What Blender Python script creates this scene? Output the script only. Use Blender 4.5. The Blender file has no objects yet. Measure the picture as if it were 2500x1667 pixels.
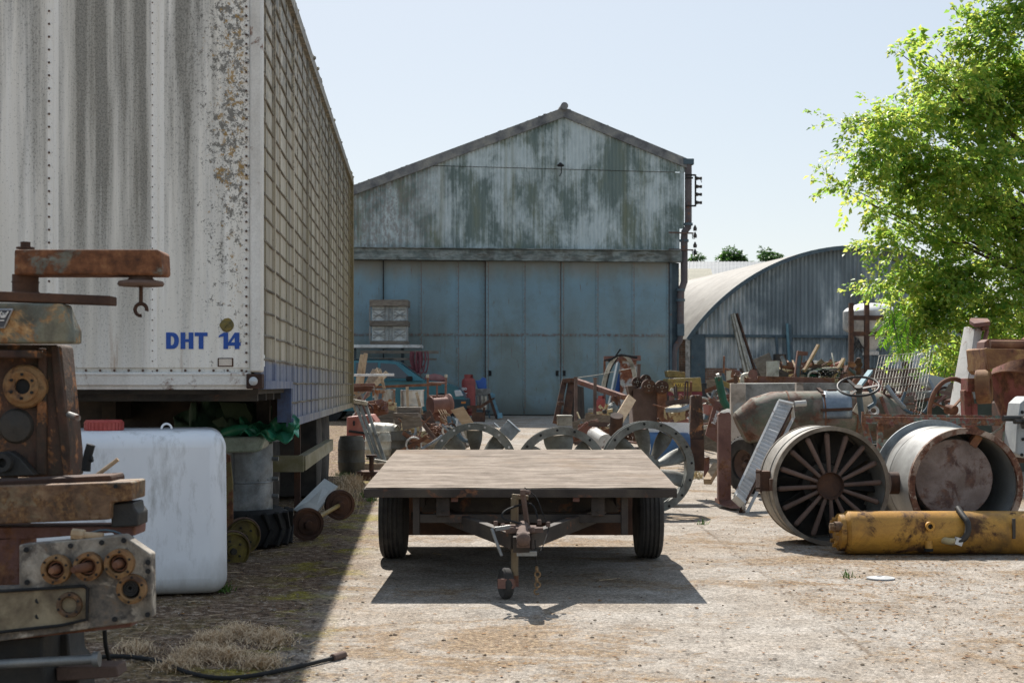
import bpy, math, random
import numpy as np
from mathutils import Matrix, Vector, Euler
random.seed(7)
rng = np.random.default_rng(11)
R = math.radians
S = bpy.context.scene
COL = S.collection

# ------------------------------------------------------------------ camera, sky, sun, exposure
F, CX, HY, EYE = 3472.6, 1250.0, 939.6, 1.2      # 50 mm lens in photo pixels, centre column, horizon row, eye height
cd = bpy.data.cameras.new('camera'); cam = bpy.data.objects.new('camera', cd); COL.objects.link(cam)
cam.location = (0, 0, EYE); cam.rotation_euler = (R(90), 0, 0)
cd.sensor_width = 36; cd.lens = 50; cd.shift_y = 0.0424; cd.clip_start = .1; cd.clip_end = 3000
cd.dof.use_dof = True; cd.dof.focus_distance = 11.0; cd.dof.aperture_fstop = 6.3
S.camera = cam
SUN_EL, SUN_AZ = R(45.7), math.atan2(-.17, .96)    # behind the shed, a little to its left
w = bpy.data.worlds.new('World'); S.world = w; w.use_nodes = True
wn = w.node_tree.nodes; bg = wn['Background']; sky = wn.new('ShaderNodeTexSky')
sky.sky_type = 'NISHITA'; sky.sun_disc = False; sky.sun_elevation = SUN_EL; sky.sun_rotation = SUN_AZ
sky.air_density = 1.0; sky.dust_density = .8; sky.ozone_density = 1.6; sky.altitude = 50
gm = wn.new('ShaderNodeGamma'); gm.inputs[1].default_value = .34      # softens the sky's contrast: a hazy summer sky
w.node_tree.links.new(sky.outputs[0], gm.inputs[0]); hs = wn.new('ShaderNodeHueSaturation'); hs.inputs['Saturation'].default_value = 1.3; w.node_tree.links.new(gm.outputs[0], hs.inputs['Color']); w.node_tree.links.new(hs.outputs[0], bg.inputs[0]); bg.inputs[1].default_value = .147
sl = bpy.data.lights.new('sun', 'SUN'); sun = bpy.data.objects.new('sun', sl); COL.objects.link(sun)
sl.energy = 2.65; sl.angle = R(.53); sl.color = (1, .95, .88)
sun.rotation_euler = Vector((-.17, .96, 1.0)).to_track_quat('Z', 'Y').to_euler()
S.view_settings.view_transform = 'Standard'; S.view_settings.look = 'None'
S.view_settings.exposure = 1.6; S.view_settings.gamma = 1; S.view_settings.use_curve_mapping = False
S.cycles.max_bounces = 6; S.cycles.transparent_max_bounces = 8; S.cycles.use_denoising = True

# ------------------------------------------------------------------ ground shape and pixel -> place
def gz(Y):
    return 0.0 if Y < 16 else min(.0142 * (Y - 16), .34)
def W(px, py, Y):
    return Vector(((px - CX) / F * Y, Y, EYE - (py - HY) / F * Y))
def G(px, py):
    k = (py - HY) / F; Y = EYE / k
    if Y > 16: Y = (EYE + .2272) / (k + .0142)
    if Y > 40: Y = (EYE - .34) / k
    return Vector(((px - CX) / F * Y, Y, gz(Y)))
def GY(px, Y):
    return Vector(((px - CX) / F * Y, Y, gz(Y)))

# ------------------------------------------------------------------ things and meshes
def tag(o, label, cat, group=None, kind=None):
    o['label'] = label; o['category'] = cat
    if group: o['group'] = group
    if kind: o['kind'] = kind
    return o
def thing(name, label, cat, loc=(0, 0, 0), rz=0, group=None, tilt=(0, 0)):
    o = bpy.data.objects.new(name, None); COL.objects.link(o); o.empty_display_size = .1
    o.location = loc; o.rotation_euler = (R(tilt[0]), R(tilt[1]), R(rz))
    return tag(o, label, cat, group)
def mx(o):
    while o is not None and o.parent is not None: o = o.parent
    if o is None: return Matrix()
    return Matrix.LocRotScale(o.location, o.rotation_euler, None)
def frame(a, b, up=(0, 0, 1)):
    a, b = Vector(a), Vector(b); z = (b - a).normalized(); u = Vector(up)
    if abs(z.dot(u)) > .98: u = Vector((0, 1, 0)) if abs(z.y) < .9 else Vector((1, 0, 0))
    x = u.cross(z).normalized(); y = z.cross(x)
    m = Matrix((x, y, z)).transposed().to_4x4(); m.translation = a
    return m
class MB:
    """collects shapes; X maps the shape's own frame to the world"""
    def __init__(s, X=None): s.v = []; s.f = []; s.k = []; s.mi = 0; s.X = X.copy() if X else Matrix()
    def add(s, vs, fs):
        b = len(s.v); s.v += [s.X @ Vector(v) for v in vs]
        s.f += [tuple(i + b for i in f) for f in fs]; s.k += [s.mi] * len(fs); return s
    def box(s, c, d, r=None, taper=1.0):
        m = Matrix.Translation(c) @ (Euler([R(a) for a in r]).to_matrix().to_4x4() if r else Matrix())
        vs = []
        for z in (-.5, .5):
            t = taper if z > 0 else 1
            for x, y in ((-.5, -.5), (.5, -.5), (.5, .5), (-.5, .5)): vs.append(m @ Vector((x * d[0] * t, y * d[1] * t, z * d[2])))
        return s.add(vs, [(3, 2, 1, 0), (4, 5, 6, 7), (0, 1, 5, 4), (1, 2, 6, 5), (2, 3, 7, 6), (3, 0, 4, 7)])
    def bar(s, a, b, wx, wy, up=(0, 0, 1)):
        L = (Vector(b) - Vector(a)).length; m = frame(a, b, up); vs = []
        for z in (0, L):
            for x, y in ((-.5, -.5), (.5, -.5), (.5, .5), (-.5, .5)): vs.append(m @ Vector((x * wx, y * wy, z)))
        return s.add(vs, [(3, 2, 1, 0), (4, 5, 6, 7), (0, 1, 5, 4), (1, 2, 6, 5), (2, 3, 7, 6), (3, 0, 4, 7)])
    def lathe(s, prof, a=(0, 0, 0), ax=(0, 0, 1), n=28, closed=False, arc=None, caps=True):
        m = frame(a, Vector(a) + Vector(ax)); vs = []; fs = []
        full = arc is None; a0, a1 = arc or (0, 2 * math.pi); cn = n if full else n + 1
        for r, h in prof:
            for i in range(cn):
                t = a0 + (a1 - a0) * i / n; vs.append(m @ Vector((r * math.cos(t), r * math.sin(t), h)))
        P = len(prof)
        for j in range(P if closed else P - 1):
            for i in range(n):
                i2 = (i + 1) % cn; j2 = (j + 1) % P
                fs.append((j * cn + i, j * cn + i2, j2 * cn + i2, j2 * cn + i))
        if not closed and full and caps:
            if prof[0][0] > 1e-5: fs.append(tuple(range(n))[::-1])
            if prof[-1][0] > 1e-5: fs.append(tuple((P - 1) * cn + i for i in range(n)))
        return s.add(vs, fs)
    def cyl(s, a, b, r, r2=None, n=18, caps=True):
        L = (Vector(b) - Vector(a)).length
        return s.lathe([(r, 0), (r if r2 is None else r2, L)], a, Vector(b) - Vector(a), n, caps=caps)
    def pipe(s, a, b, ro, ri, n=32):
        L = (Vector(b) - Vector(a)).length
        return s.lathe([(ro, 0), (ro, L), (ri, L), (ri, 0)], a, Vector(b) - Vector(a), n, closed=True)
    def torus(s, c, ax, RR, r, n=28, m=10, arc=None):
        return s.lathe([(RR + r * math.cos(t), r * math.sin(t)) for t in [2 * math.pi * k / m for k in range(m)]], c, ax, n, True, arc)
    def tube(s, pts, r, n=7, smooth=0):
        P = [Vector(p) for p in pts]
        for _ in range(smooth):
            Q = [P[0]]
            for i in range(len(P) - 1): Q += [P[i] * .75 + P[i + 1] * .25, P[i] * .25 + P[i + 1] * .75]
            P = Q + [P[-1]]
        vs = []; fs = []; u = Vector((.3, .5, .8))
        for i, p in enumerate(P):
            t = (P[min(i + 1, len(P) - 1)] - P[max(i - 1, 0)]).normalized()
            x = u - t * u.dot(t)
            if x.length < .05: x = t.orthogonal()
            x.normalize(); u = x; y = t.cross(x); rr = r[i] if isinstance(r, (list, tuple)) and len(r) == len(P) else (r if not isinstance(r, (list, tuple)) else r[0] + (r[-1] - r[0]) * i / max(len(P) - 1, 1))
            for k in range(n):
                a = 2 * math.pi * k / n; vs.append(p + (x * math.cos(a) + y * math.sin(a)) * rr)
        for i in range(len(P) - 1):
            for k in range(n):
                k2 = (k + 1) % n; fs.append((i * n + k, i * n + k2, (i + 1) * n + k2, (i + 1) * n + k))
        fs += [tuple(range(n))[::-1], tuple((len(P) - 1) * n + k for k in range(n))]
        return s.add(vs, fs)
    def prism(s, poly, t, m=None):
        """outline in x,z extruded along +y by t (m: frame)"""
        m = m or Matrix(); n = len(poly)
        vs = [m @ Vector((x, 0, z)) for x, z in poly] + [m @ Vector((x, t, z)) for x, z in poly]
        fs = [tuple(range(n)), tuple(range(2 * n - 1, n - 1, -1))] + [(i, n + i, n + (i + 1) % n, (i + 1) % n) for i in range(n)]
        return s.add(vs, fs)
    def slab(s, q, t):
        """four (or more) world corners of a face, thickened by vector t"""
        q = [Vector(p) for p in q]; t = Vector(t); n = len(q)
        return s.add(q + [p + t for p in q], [tuple(range(n)), tuple(range(2 * n - 1, n - 1, -1))] + [(i, n + i, n + (i + 1) % n, (i + 1) % n) for i in range(n)])
    def ball(s, c, r, n=12, sc=(1, 1, 1)):
        m = Matrix.Translation(c) @ Matrix.Diagonal((*sc, 1)); k = n // 2; old = s.X; s.X = s.X @ m
        s.lathe([(r * math.sin(math.pi * i / k) if 0 < i < k else 0.0, -r * math.cos(math.pi * i / k)) for i in range(k + 1)], n=n, caps=False)
        s.X = old; return s
    def grid(s, fn, nu, nv):
        vs = [fn(i / nu, j / nv) for j in range(nv + 1) for i in range(nu + 1)]
        return s.add(vs, [(j * (nu + 1) + i, j * (nu + 1) + i + 1, (j + 1) * (nu + 1) + i + 1, (j + 1) * (nu + 1) + i) for j in range(nv) for i in range(nu)])
    def build(s, name, mat, parent=None, bevel=0, ang=38, label=None, jit=0, smooth=True, loc=None):
        o_inv = mx(parent).inverted() if parent is not None else (Matrix.Translation(-Vector(loc)) if loc is not None else Matrix())
        me = bpy.data.meshes.new(name); V = [o_inv @ v for v in s.v]
        if jit: V = [v + Vector((random.uniform(-1, 1), random.uniform(-1, 1), random.uniform(-1, 1))) * jit for v in V]
        me.from_pydata([tuple(v) for v in V], [], s.f)
        import bmesh
        bm = bmesh.new(); bm.from_mesh(me); bmesh.ops.recalc_face_normals(bm, faces=bm.faces); bm.to_mesh(me); bm.free()
        mats = mat if isinstance(mat, (list, tuple)) else [mat]
        for m in mats: me.materials.append(m)
        if len(mats) > 1: me.polygons.foreach_set('material_index', s.k)
        if smooth:
            me.polygons.foreach_set('use_smooth', [True] * len(me.polygons)); me.set_sharp_from_angle(angle=R(ang))
        o = bpy.data.objects.new(name, me); COL.objects.link(o)
        if parent is not None: o.parent = parent
        elif loc is not None: o.location = loc
        if bevel:
            b = o.modifiers.new('edge', 'BEVEL'); b.width = bevel; b.segments = 2; b.limit_method = 'ANGLE'; b.angle_limit = R(40)
        if label: o['label'] = label
        return o
def text(name, body, mat, parent, M, size, bold=.0, shear=0, depth=.0006, align='LEFT', sx=1):
    c = bpy.data.curves.new(name, 'FONT'); c.body = body; c.size = size; c.offset = bold * size; c.shear = shear
    c.extrude = depth; c.align_x = align; c.align_y = 'BOTTOM_BASELINE'; c.materials.append(mat)
    tmp = bpy.data.objects.new(name, c); me = bpy.data.meshes.new_from_object(tmp); bpy.data.objects.remove(tmp)
    o = bpy.data.objects.new(name, me); COL.objects.link(o); o.parent = parent
    o.matrix_basis = mx(parent).inverted() @ M @ Matrix.Diagonal((sx, 1, 1, 1))
    return o
FACE = Matrix(((1, 0, 0, 0), (0, 0, -1, 0), (0, 1, 0, 0), (0, 0, 0, 1)))   # text in x,z facing the viewer (-y)
def clone(o, loc=None, rz=None, label=None, parent=None):
    c = o.copy(); COL.objects.link(c)
    if parent is not None: c.parent = parent
    if loc is not None: c.location = loc
    if rz is not None: c.rotation_euler[2] = R(rz)
    if label: c['label'] = label
    for ch in list(o.children): clone(ch, parent=c)
    return c

# ------------------------------------------------------------------ materials
def lin(h):
    if not isinstance(h, str): return (*h, 1) if len(h) == 3 else h
    h = h.lstrip('#'); c = [int(h[i:i + 2], 16) / 255 for i in (0, 2, 4)]
    return tuple(x / 12.92 if x <= .04045 else ((x + .055) / 1.055) ** 2.4 for x in c) + (1,)
class NT:
    def __init__(s, name):
        s.m = bpy.data.materials.new(name); s.m.use_nodes = True; s.t = s.m.node_tree; s.n = s.t.nodes
        s.b = s.n['Principled BSDF']; s.out = s.n['Material Output']; s.co = s.n.new('ShaderNodeTexCoord')
        s.oi = s.n.new('ShaderNodeObjectInfo')
    def L(s, a, b): s.t.links.new(a, b)
    def val(s, x, sock):
        if isinstance(x, (int, float)): sock.default_value = x
        elif isinstance(x, (tuple, list)): sock.default_value = x
        else: s.L(x, sock)
    def math(s, op, a, b=0.0, c=None, clamp=False):
        n = s.n.new('ShaderNodeMath'); n.operation = op; n.use_clamp = clamp; s.val(a, n.inputs[0]); s.val(b, n.inputs[1])
        if c is not None: s.val(c, n.inputs[2])
        return n.outputs[0]
    def coords(s, scale=(1, 1, 1), off=0.0, rnd=True, rot=None):
        mp = s.n.new('ShaderNodeMapping'); s.L(s.co.outputs['Object'], mp.inputs[0]); mp.inputs['Scale'].default_value = scale
        if rot: mp.inputs['Rotation'].default_value = rot
        if rnd:
            v = s.n.new('ShaderNodeVectorMath'); v.operation = 'ADD'
            s.L(mp.outputs[0], v.inputs[0]); r = s.math('MULTIPLY_ADD', s.oi.outputs['Random'], 37.0, off); s.L(r, v.inputs[1]); return v.outputs[0]
        mp.inputs['Location'].default_value = (off, off * .7, off * 1.3); return mp.outputs[0]
    def noise(s, vec, scale, detail=6, rough=.6, dist=0):
        n = s.n.new('ShaderNodeTexNoise'); s.L(vec, n.inputs['Vector']); n.inputs['Scale'].default_value = scale
        n.inputs['Detail'].default_value = detail; n.inputs['Roughness'].default_value = rough; n.inputs['Distortion'].default_value = dist
        return n.outputs[0]
    def vor(s, vec, scale, feat='F1', out=0):
        n = s.n.new('ShaderNodeTexVoronoi'); n.feature = feat; s.L(vec, n.inputs['Vector']); n.inputs['Scale'].default_value = scale; return n.outputs[out]
    def ramp(s, fac, stops, interp='LINEAR'):
        n = s.n.new('ShaderNodeValToRGB'); n.color_ramp.interpolation = interp; s.val(fac, n.inputs[0]); e = n.color_ramp.elements
        while len(e) < len(stops): e.new(.5)
        for el, (p, c) in zip(e, stops): el.position = p; el.color = lin(c) if not isinstance(c, (int, float)) else (c, c, c, 1)
        return n.outputs[0]
    def step(s, fac, at, soft=.03):
        n = s.n.new('ShaderNodeMapRange'); n.clamp = True; s.val(fac, n.inputs[0]); n.inputs[1].default_value = at - soft; n.inputs[2].default_value = at + soft; return n.outputs[0]
    def mix(s, fac, a, b, mode='MIX'):
        n = s.n.new('ShaderNodeMix'); n.data_type = 'RGBA'; n.blend_type = mode; s.val(fac, n.inputs[0])
        s.val(lin(a) if isinstance(a, (str, tuple)) else a, n.inputs[6]); s.val(lin(b) if isinstance(b, (str, tuple)) else b, n.inputs[7]); return n.outputs[2]
    def sep(s, v=None):
        n = s.n.new('ShaderNodeSeparateXYZ'); s.L(v if v is not None else s.co.outputs['Object'], n.inputs[0]); return n.outputs
    def bump(s, h, strength=.4, dist=.01):
        n = s.n.new('ShaderNodeBump'); n.inputs['Strength'].default_value = strength; n.inputs['Distance'].default_value = dist; s.L(h, n.inputs['Height']); s.L(n.outputs[0], s.b.inputs['Normal'])
    def done(s, col, rough=.75, metal=0.0, spec=.4):
        s.val(col if not isinstance(col, (str, tuple)) else lin(col), s.b.inputs['Base Color']); s.val(rough, s.b.inputs['Roughness']); s.val(metal, s.b.inputs['Metallic'])
        s.b.inputs['Specular IOR Level'].default_value = spec; return s.m
RUST = ['#38251c', '#543526', '#714a30', '#8b6440']
def lift_darks(c):
    """lightens and slightly greys the darkest colours, standing in for missing fill light"""
    c = lin(c); l = .2 * c[0] + .7 * c[1] + .1 * c[2]; f = 1 + .75 * math.exp(-l / .07); g = .12
    return tuple((x * (1 - g) + l * g) * f for x in c[:3]) + (1,)
def mat(name, cols, scale=3, stretch=(1, 1, 1), rust=0, rough=.75, metal=0.0, bump=.35, grit=.25, spec=.35, rustcols=None, dirt=0, hv=.1, fine=90):
    """weathered surface: patchy base colours, patches of rust, grime, grit, per-object variation"""
    cols = [lift_darks(c) for c in cols]; rustcols = [lift_darks(c) for c in (rustcols or RUST)]  # dark stops brightened: fill light for the shade put into the colours
    t = NT(name); v = t.coords(stretch); v2 = t.coords((1, 1, 1), 5.3)
    a = t.noise(v, scale, 8, .62, .3)
    k = len(cols)
    col = t.ramp(a, [(.5 + (.3 + .4 * i / max(k - 1, 1) - .5) * .8, c) for i, c in enumerate(cols)]) if k > 1 else t.mix(0.0, cols[0], cols[0])
    rg = rough
    if dirt:
        d = t.noise(v2, scale * .8, 8, .7, .5); col = t.mix(t.math('MULTIPLY', t.step(d, .62 - .25 * dirt, .12), .75), col, '#3d362c')
    if rust:
        rn = t.noise(t.coords((1, 1, 1), 2.1), scale * 1.3, 9, .68, .4)
        rm = t.step(rn, .5 + (.5 - rust) * .42, .035)
        rc = t.ramp(t.noise(v2, scale * 5, 6, .65), [(.28 + .15 * i, c) for i, c in enumerate(rustcols or RUST)])
        col = t.mix(rm, col, rc); rg = t.math('MULTIPLY_ADD', rm, .9 - rough, rough)
        if metal: metal = t.math('MULTIPLY', t.math('SUBTRACT', 1.0, rm), metal)
    fn = t.noise(v2, fine, 3, .7)
    g = t.math('MULTIPLY_ADD', fn, grit * 2, 1 - grit)
    g = t.math('MULTIPLY', g, t.math('MULTIPLY_ADD', t.oi.outputs['Random'], hv * 2, 1 - hv))
    cb = t.n.new('ShaderNodeCombineColor'); [t.L(g, cb.inputs[i]) for i in range(3)]
    col = t.mix(1.0, col, cb.outputs[0], 'MULTIPLY')
    h = t.math('ADD', t.math('MULTIPLY', fn, .35), t.noise(v2, scale * 4, 6, .65))
    t.bump(h, bump, .006)
    return t.done(col, rg, metal, spec)
# ------------------------------------------------------------------ shared materials
M = {}
M['rust'] = mat('rusty steel', ['#42291f', '#5c3c2a', '#744d36', '#8f6848'], 5, rough=.88, bump=.5)
M['darkrust'] = mat('dark rusted iron', ['#2a1d18', '#3d2a20', '#523624'], 5, rough=.85, bump=.5)
M['brownrust'] = mat('brown flat rust', ['#493a33', '#58463d', '#665248'], 3, rough=.92, bump=.3)
M['redbrown'] = mat('red brown paint on steel', ['#573a33', '#69483f', '#7a584c'], 4, rust=.4, rough=.8)
M['machine'] = mat('grey green machine paint', ['#5f665f', '#747a70', '#6a6a58'], 7, rust=.45, rough=.7, rustcols=['#3f2519', '#6b3d1f', '#9a6434', '#b98a55'])
M['column'] = mat('orange rusted casting', ['#241a16', '#38261e', '#4a3226', '#332622'], 8, (1, 1, .5), rust=.3, rough=.85, dirt=.5, bump=.6, rustcols=['#5a3820', '#754a26', '#926038', '#b08458'])
M['table'] = mat('ochre rusted machine table', ['#4b3525', '#6d5038', '#87684a', '#9a8564'], 9, (1, 1, 1.6), rust=.45, dirt=.5, bump=.5, rustcols=['#3b2a1e', '#5a402a', '#7a5a38', '#987a4e'], rough=.75)
M['cream'] = mat('peeling cream and grey paint', ['#b0a594', '#c2b7a6', '#cfc6b8'], 6, (1, 1, .7), rust=.54, rough=.7, rustcols=['#33302e', '#55504a', '#6b6258', '#7a5c3c'], dirt=.55)
M['castdark'] = mat('oily dark casting', ['#1c1c1d', '#2b2926', '#3a332b'], 4, rough=.6, bump=.4)
M['bearing'] = mat('rusted bearing flange', ['#5a4329', '#86663e', '#7a552e', '#3f2c1f'], 14, rough=.7)
M['black'] = mat('black rubber', ['#0f0f10', '#181818', '#222120'], 8, rough=.8, bump=.25)
M['tyre'] = mat('dusty tyre rubber', ['#232221', '#312f2d', '#47433e'], 5, rough=.9, bump=.3)
M['steel'] = mat('grey steel', ['#6d6f70', '#7d7f7e', '#8b8b87'], 4, rust=.12, rough=.5, metal=.5)
M['galv'] = mat('dull galvanised sheet', ['#6b7278', '#828a8f', '#979d9f', '#787d7e'], 3, rough=.5, metal=.3, dirt=.2)
M['fan'] = mat('grey green cast aluminium', ['#6a6e69', '#7d807a', '#908f87'], 4, rough=.6, metal=.2, dirt=.35, rust=.08)
M['bright'] = mat('bright stainless', ['#a0a19e', '#b7b6b0', '#8f8a80'], 5, rust=.2, rough=.35, metal=.75, rustcols=['#7a5a3a', '#94643a', '#a8794a', '#b89064'])
M['keg'] = mat('dull aluminium keg', ['#a29c8c', '#b5ae9c', '#c4bcaa'], 4, rough=.5, metal=.15, dirt=.2)
M['darkkeg'] = mat('dirty grey keg', ['#45443f', '#55534c', '#625e52'], 4, rough=.65, metal=.3, dirt=.4)
M['wood'] = mat('weathered board', ['#6d5c48', '#8a7660', '#a08c74'], 6, (4, .6, 4), rough=.9, bump=.4)
M['greywood'] = mat('grey weathered timber', ['#544d44', '#6a6258', '#80776a'], 6, (1, 4, 4), rough=.95, bump=.5)
M['newwood'] = mat('clean plywood', ['#93785a', '#a48a6a', '#b0987a'], 4, (1, 1, 4), rough=.8)
M['palewood'] = mat('pale split timber', ['#8c7355', '#a58a68', '#b8a07e'], 5, (3, 3, .6), rough=.85)
M['white'] = mat('chalky white paint', ['#c6c4bf', '#d6d5d1', '#dfdedb'], 3, rough=.6, dirt=.12)
M['whiterust'] = mat('white paint with rust', ['#a8a59e', '#b8b6b0', '#c4c2bc'], 3, rust=.28, rough=.6)
M['orange'] = mat('faded red orange paint', ['#8a4a3e', '#985a4c', '#a66a5a'], 4, rust=.15, rough=.6)
M['yellow'] = mat('chipped yellow paint', ['#99690f', '#b47e14', '#bf8a1c', '#a06f14'], 3, (.5, 1.4, 1.4), rust=.34, rough=.5, dirt=.25, rustcols=['#2b1d14', '#3a2618', '#5a3c20', '#7a5526'], bump=.3)
M['yellowtin'] = mat('faded yellow tin', ['#86702f', '#957d38', '#a38a44'], 4, rust=.2, dirt=.3, rough=.55)
M['palepaint'] = mat('pale yellow paint', ['#a8966a', '#b5a478', '#9c8a60'], 4, rust=.35, rough=.6)
M['blue'] = mat('blue plastic', ['#1c4588', '#245298', '#2c5ea4'], 4, rough=.45, hv=.05)
M['bluedrum'] = mat('blue drum', ['#274a70', '#2f5780', '#3b668f'], 4, rough=.4, dirt=.2)
M['bluepaint'] = mat('light blue chipped paint', ['#47707e', '#567f8c', '#668f9a'], 5, rust=.15, rough=.6)
M['bluegrey'] = mat('blue grey steel paint', ['#33434c', '#3e4f58', '#4a5a60'], 4, rust=.15, rough=.65)
M['green'] = mat('dark green paint', ['#12402f', '#18503a', '#1f5c44'], 4, rust=.12, rough=.5)
M['redgas'] = mat('red cylinder paint', ['#7a302b', '#873731', '#90433a'], 3, rough=.5, dirt=.1, hv=.02)
M['lettering'] = mat('white lettering', ['#d8d6d0', '#e0deda'], 30, rough=.6, grit=.1, bump=.05)
M['tarpgreen'] = mat('green tarpaulin', ['#156b4a', '#1d7f5a', '#2a936c'], 5, rough=.38, bump=.15, spec=.5)
M['tarpdark'] = mat('dirty dark green sacking', ['#2c4a38', '#3c5a45', '#4a6450'], 5, rough=.6, bump=.3)
M['concrete'] = mat('pale concrete block', ['#7d7a74', '#92908a', '#a5a29a'], 4, rough=.95, bump=.6, dirt=.15)
M['pinkcon'] = mat('pale cast edge', ['#a59686', '#b5a797', '#c0b3a4'], 4, rough=.9, dirt=.15)
M['brick'] = None
M['plastic'] = None
# ------------------------------------------------------------------ ground
def ground_mat():
    t = NT('yard concrete'); v = t.coords((1, 1, 1), 0, False); x, y, z = t.sep()
    big = t.noise(v, .55, 6, .6, .6); mid = t.noise(v, 3.2, 8, .7, .4); fine = t.noise(v, 55, 4, .75); grit = t.vor(v, 130)
    col = t.ramp(mid, [(.3, '#776f66'), (.45, '#8a837a'), (.6, '#9b948b'), (.75, '#a9a29a')])
    col = t.mix(t.math('MULTIPLY', t.step(big, .52, .1), .45), col, '#857460')
    # right of the slab joint: gravelly, browner
    wob = t.math('MULTIPLY_ADD', t.noise(v, 2.5, 4, .6), .12, -.06)
    xr = t.math('ADD', x, wob)
    right = t.step(xr, 1.62, .015)
    patch = t.math('ADD', t.noise(t.coords((.8, 1.1, 1), 3, False), 1.15, 8, .66, .6), t.math('MULTIPLY_ADD', t.noise(v, 13, 6, .75), .5, -.25))
    brown = t.ramp(t.noise(v, 24, 5, .7), [(.3, '#4a3826'), (.5, '#776147'), (.7, '#9b886b')])
    yb = t.math('MULTIPLY', t.step(y, 6.6, .5), t.math('SUBTRACT', 1.0, t.step(y, 10.5, 1.0)))
    th = t.math('MULTIPLY', right, t.math('MULTIPLY', yb, .06))
    pm = t.step(t.math('ADD', patch, t.math('ADD', th, t.math('MULTIPLY', t.math('SUBTRACT', fine, .5), .3))), .572, .05)
    col = t.mix(t.math('MULTIPLY', pm, .8), col, brown)
    # the joint itself
    jx = t.math('ABSOLUTE', t.math('SUBTRACT', t.math('ADD', x, t.math('MULTIPLY', wob, .35)), 1.6))
    joint = t.math('SUBTRACT', 1.0, t.step(jx, .014, .008)); joint = t.math('MULTIPLY', joint, t.step(t.noise(v, 4, 5, .7), .5, .06)); col = t.mix(t.math('MULTIPLY', joint, .6), col, '#54432f')
    # soil, moss and litter beside the lorry trailer
    edge = t.math('ADD', x, t.math('MULTIPLY', y, .05)); edge = t.math('ADD', edge, t.math('MULTIPLY_ADD', t.noise(v, 1.6, 7, .65), .9, -.45))
    soil = t.math('SUBTRACT', 1.0, t.step(edge, -.6, .16))
    sc = t.ramp(t.noise(v, 16, 8, .72), [(.3, '#2a2019'), (.42, '#4c3b2d'), (.52, '#6c5846'), (.6, '#8b7a68'), (.72, '#c0b3a2')])
    moss = t.ramp(t.noise(v, 30, 5, .7), [(.3, '#453f12'), (.5, '#7d7224'), (.7, '#a59a48')])
    mm = t.step(t.noise(v, 1.9, 8, .7), .53, .04); band = t.math('SUBTRACT', 1.0, t.step(t.math('ABSOLUTE', t.math('ADD', edge, .72)), .28, .16)); sc = t.mix(t.math('MULTIPLY', mm, t.math('MULTIPLY_ADD', band, .75, .15)), sc, moss)
    col = t.mix(t.math('MULTIPLY', soil, t.step(mid, .36, .1)), col, sc)
    # stones in the surface
    stone = t.math('SUBTRACT', 1.0, t.step(grit, .22, .08)); sel = t.step(t.noise(v, 40, 2), .5, .04)
    col = t.mix(t.math('MULTIPLY', t.math('MULTIPLY', stone, sel), .6), col, '#d5cdc0')
    dk = t.step(t.noise(v, 19, 6, .75), .66, .03); col = t.mix(t.math('MULTIPLY', dk, .55), col, '#43382b')
    sp1 = t.noise(v, 26, 6, .82); g = t.math('MULTIPLY', t.math('MULTIPLY_ADD', fine, 1.3, .35), t.math('MULTIPLY_ADD', sp1, 1.5, .25)); pit = t.step(t.noise(v, 42, 3, .7), .64, .02); g = t.math('MULTIPLY', g, t.math('MULTIPLY_ADD', pit, -.6, 1.0))
    cell = t.n.new('ShaderNodeSeparateColor'); t.L(t.vor(v, 75, 'F1', 1), cell.inputs[0]); cell2 = t.n.new('ShaderNodeSeparateColor'); t.L(t.vor(v, 160, 'F1', 1), cell2.inputs[0])
    g = t.math('MULTIPLY', g, t.math('MULTIPLY', t.math('MULTIPLY_ADD', cell.outputs[0], .62, .74), t.math('MULTIPLY_ADD', cell2.outputs[0], .5, .78))); cb = t.n.new('ShaderNodeCombineColor'); [t.L(g, cb.inputs[i]) for i in range(3)]
    col = t.mix(1.0, col, cb.outputs[0], 'MULTIPLY')
    h = t.math('ADD', t.math('MULTIPLY', fine, .6), t.math('ADD', t.math('MULTIPLY', mid, .5), t.math('MULTIPLY', stone, .4)))
    t.bump(h, .75, .012)
    return t.done(col, .95, 0, .15)
M['ground'] = ground_mat()
g = MB(); xs = [-900, -200, -60, -20, 20, 60, 200, 900]; ys = [-60, 0, 8, 16] + [16 + 2.4 * i for i in range(1, 11)] + [60, 120, 400, 2500]
g.grid(lambda u, v: (xs[round(u * 7)], ys[round(v * (len(ys) - 1))], gz(ys[round(v * (len(ys) - 1))])), 7, len(ys) - 1)
gr = g.build('ground', M['ground'], smooth=False); gr['kind'] = 'structure'

# ------------------------------------------------------------------ facade helper
class Plane:
    def __init__(s, px, Y, rz):
        s.o = GY(px, Y); s.c, s.s = math.cos(R(rz)), math.sin(R(rz)); s.rz = rz
    def __call__(s, px, py):
        k = (px - CX) / F; u = (s.o.y * k - s.o.x) / (s.c - k * s.s); Y = s.o.y + u * s.s
        return u, EYE - (py - HY) / F * Y - s.o.z
def corr(mb, u0, u1, bot, top, pitch, amp, y=0.0, n=6):
    """corrugated sheet in x,z whose lower and upper edge are functions of x"""
    k = int((u1 - u0) / pitch * n); vs = []
    for i in range(k + 1):
        u = u0 + (u1 - u0) * i / k; d = y + amp * math.cos(2 * math.pi * u / pitch)
        vs += [(u, d, bot(u)), (u, d, top(u))]
    mb.add(vs, [(2 * i, 2 * i + 2, 2 * i + 3, 2 * i + 1) for i in range(k)])

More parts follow.
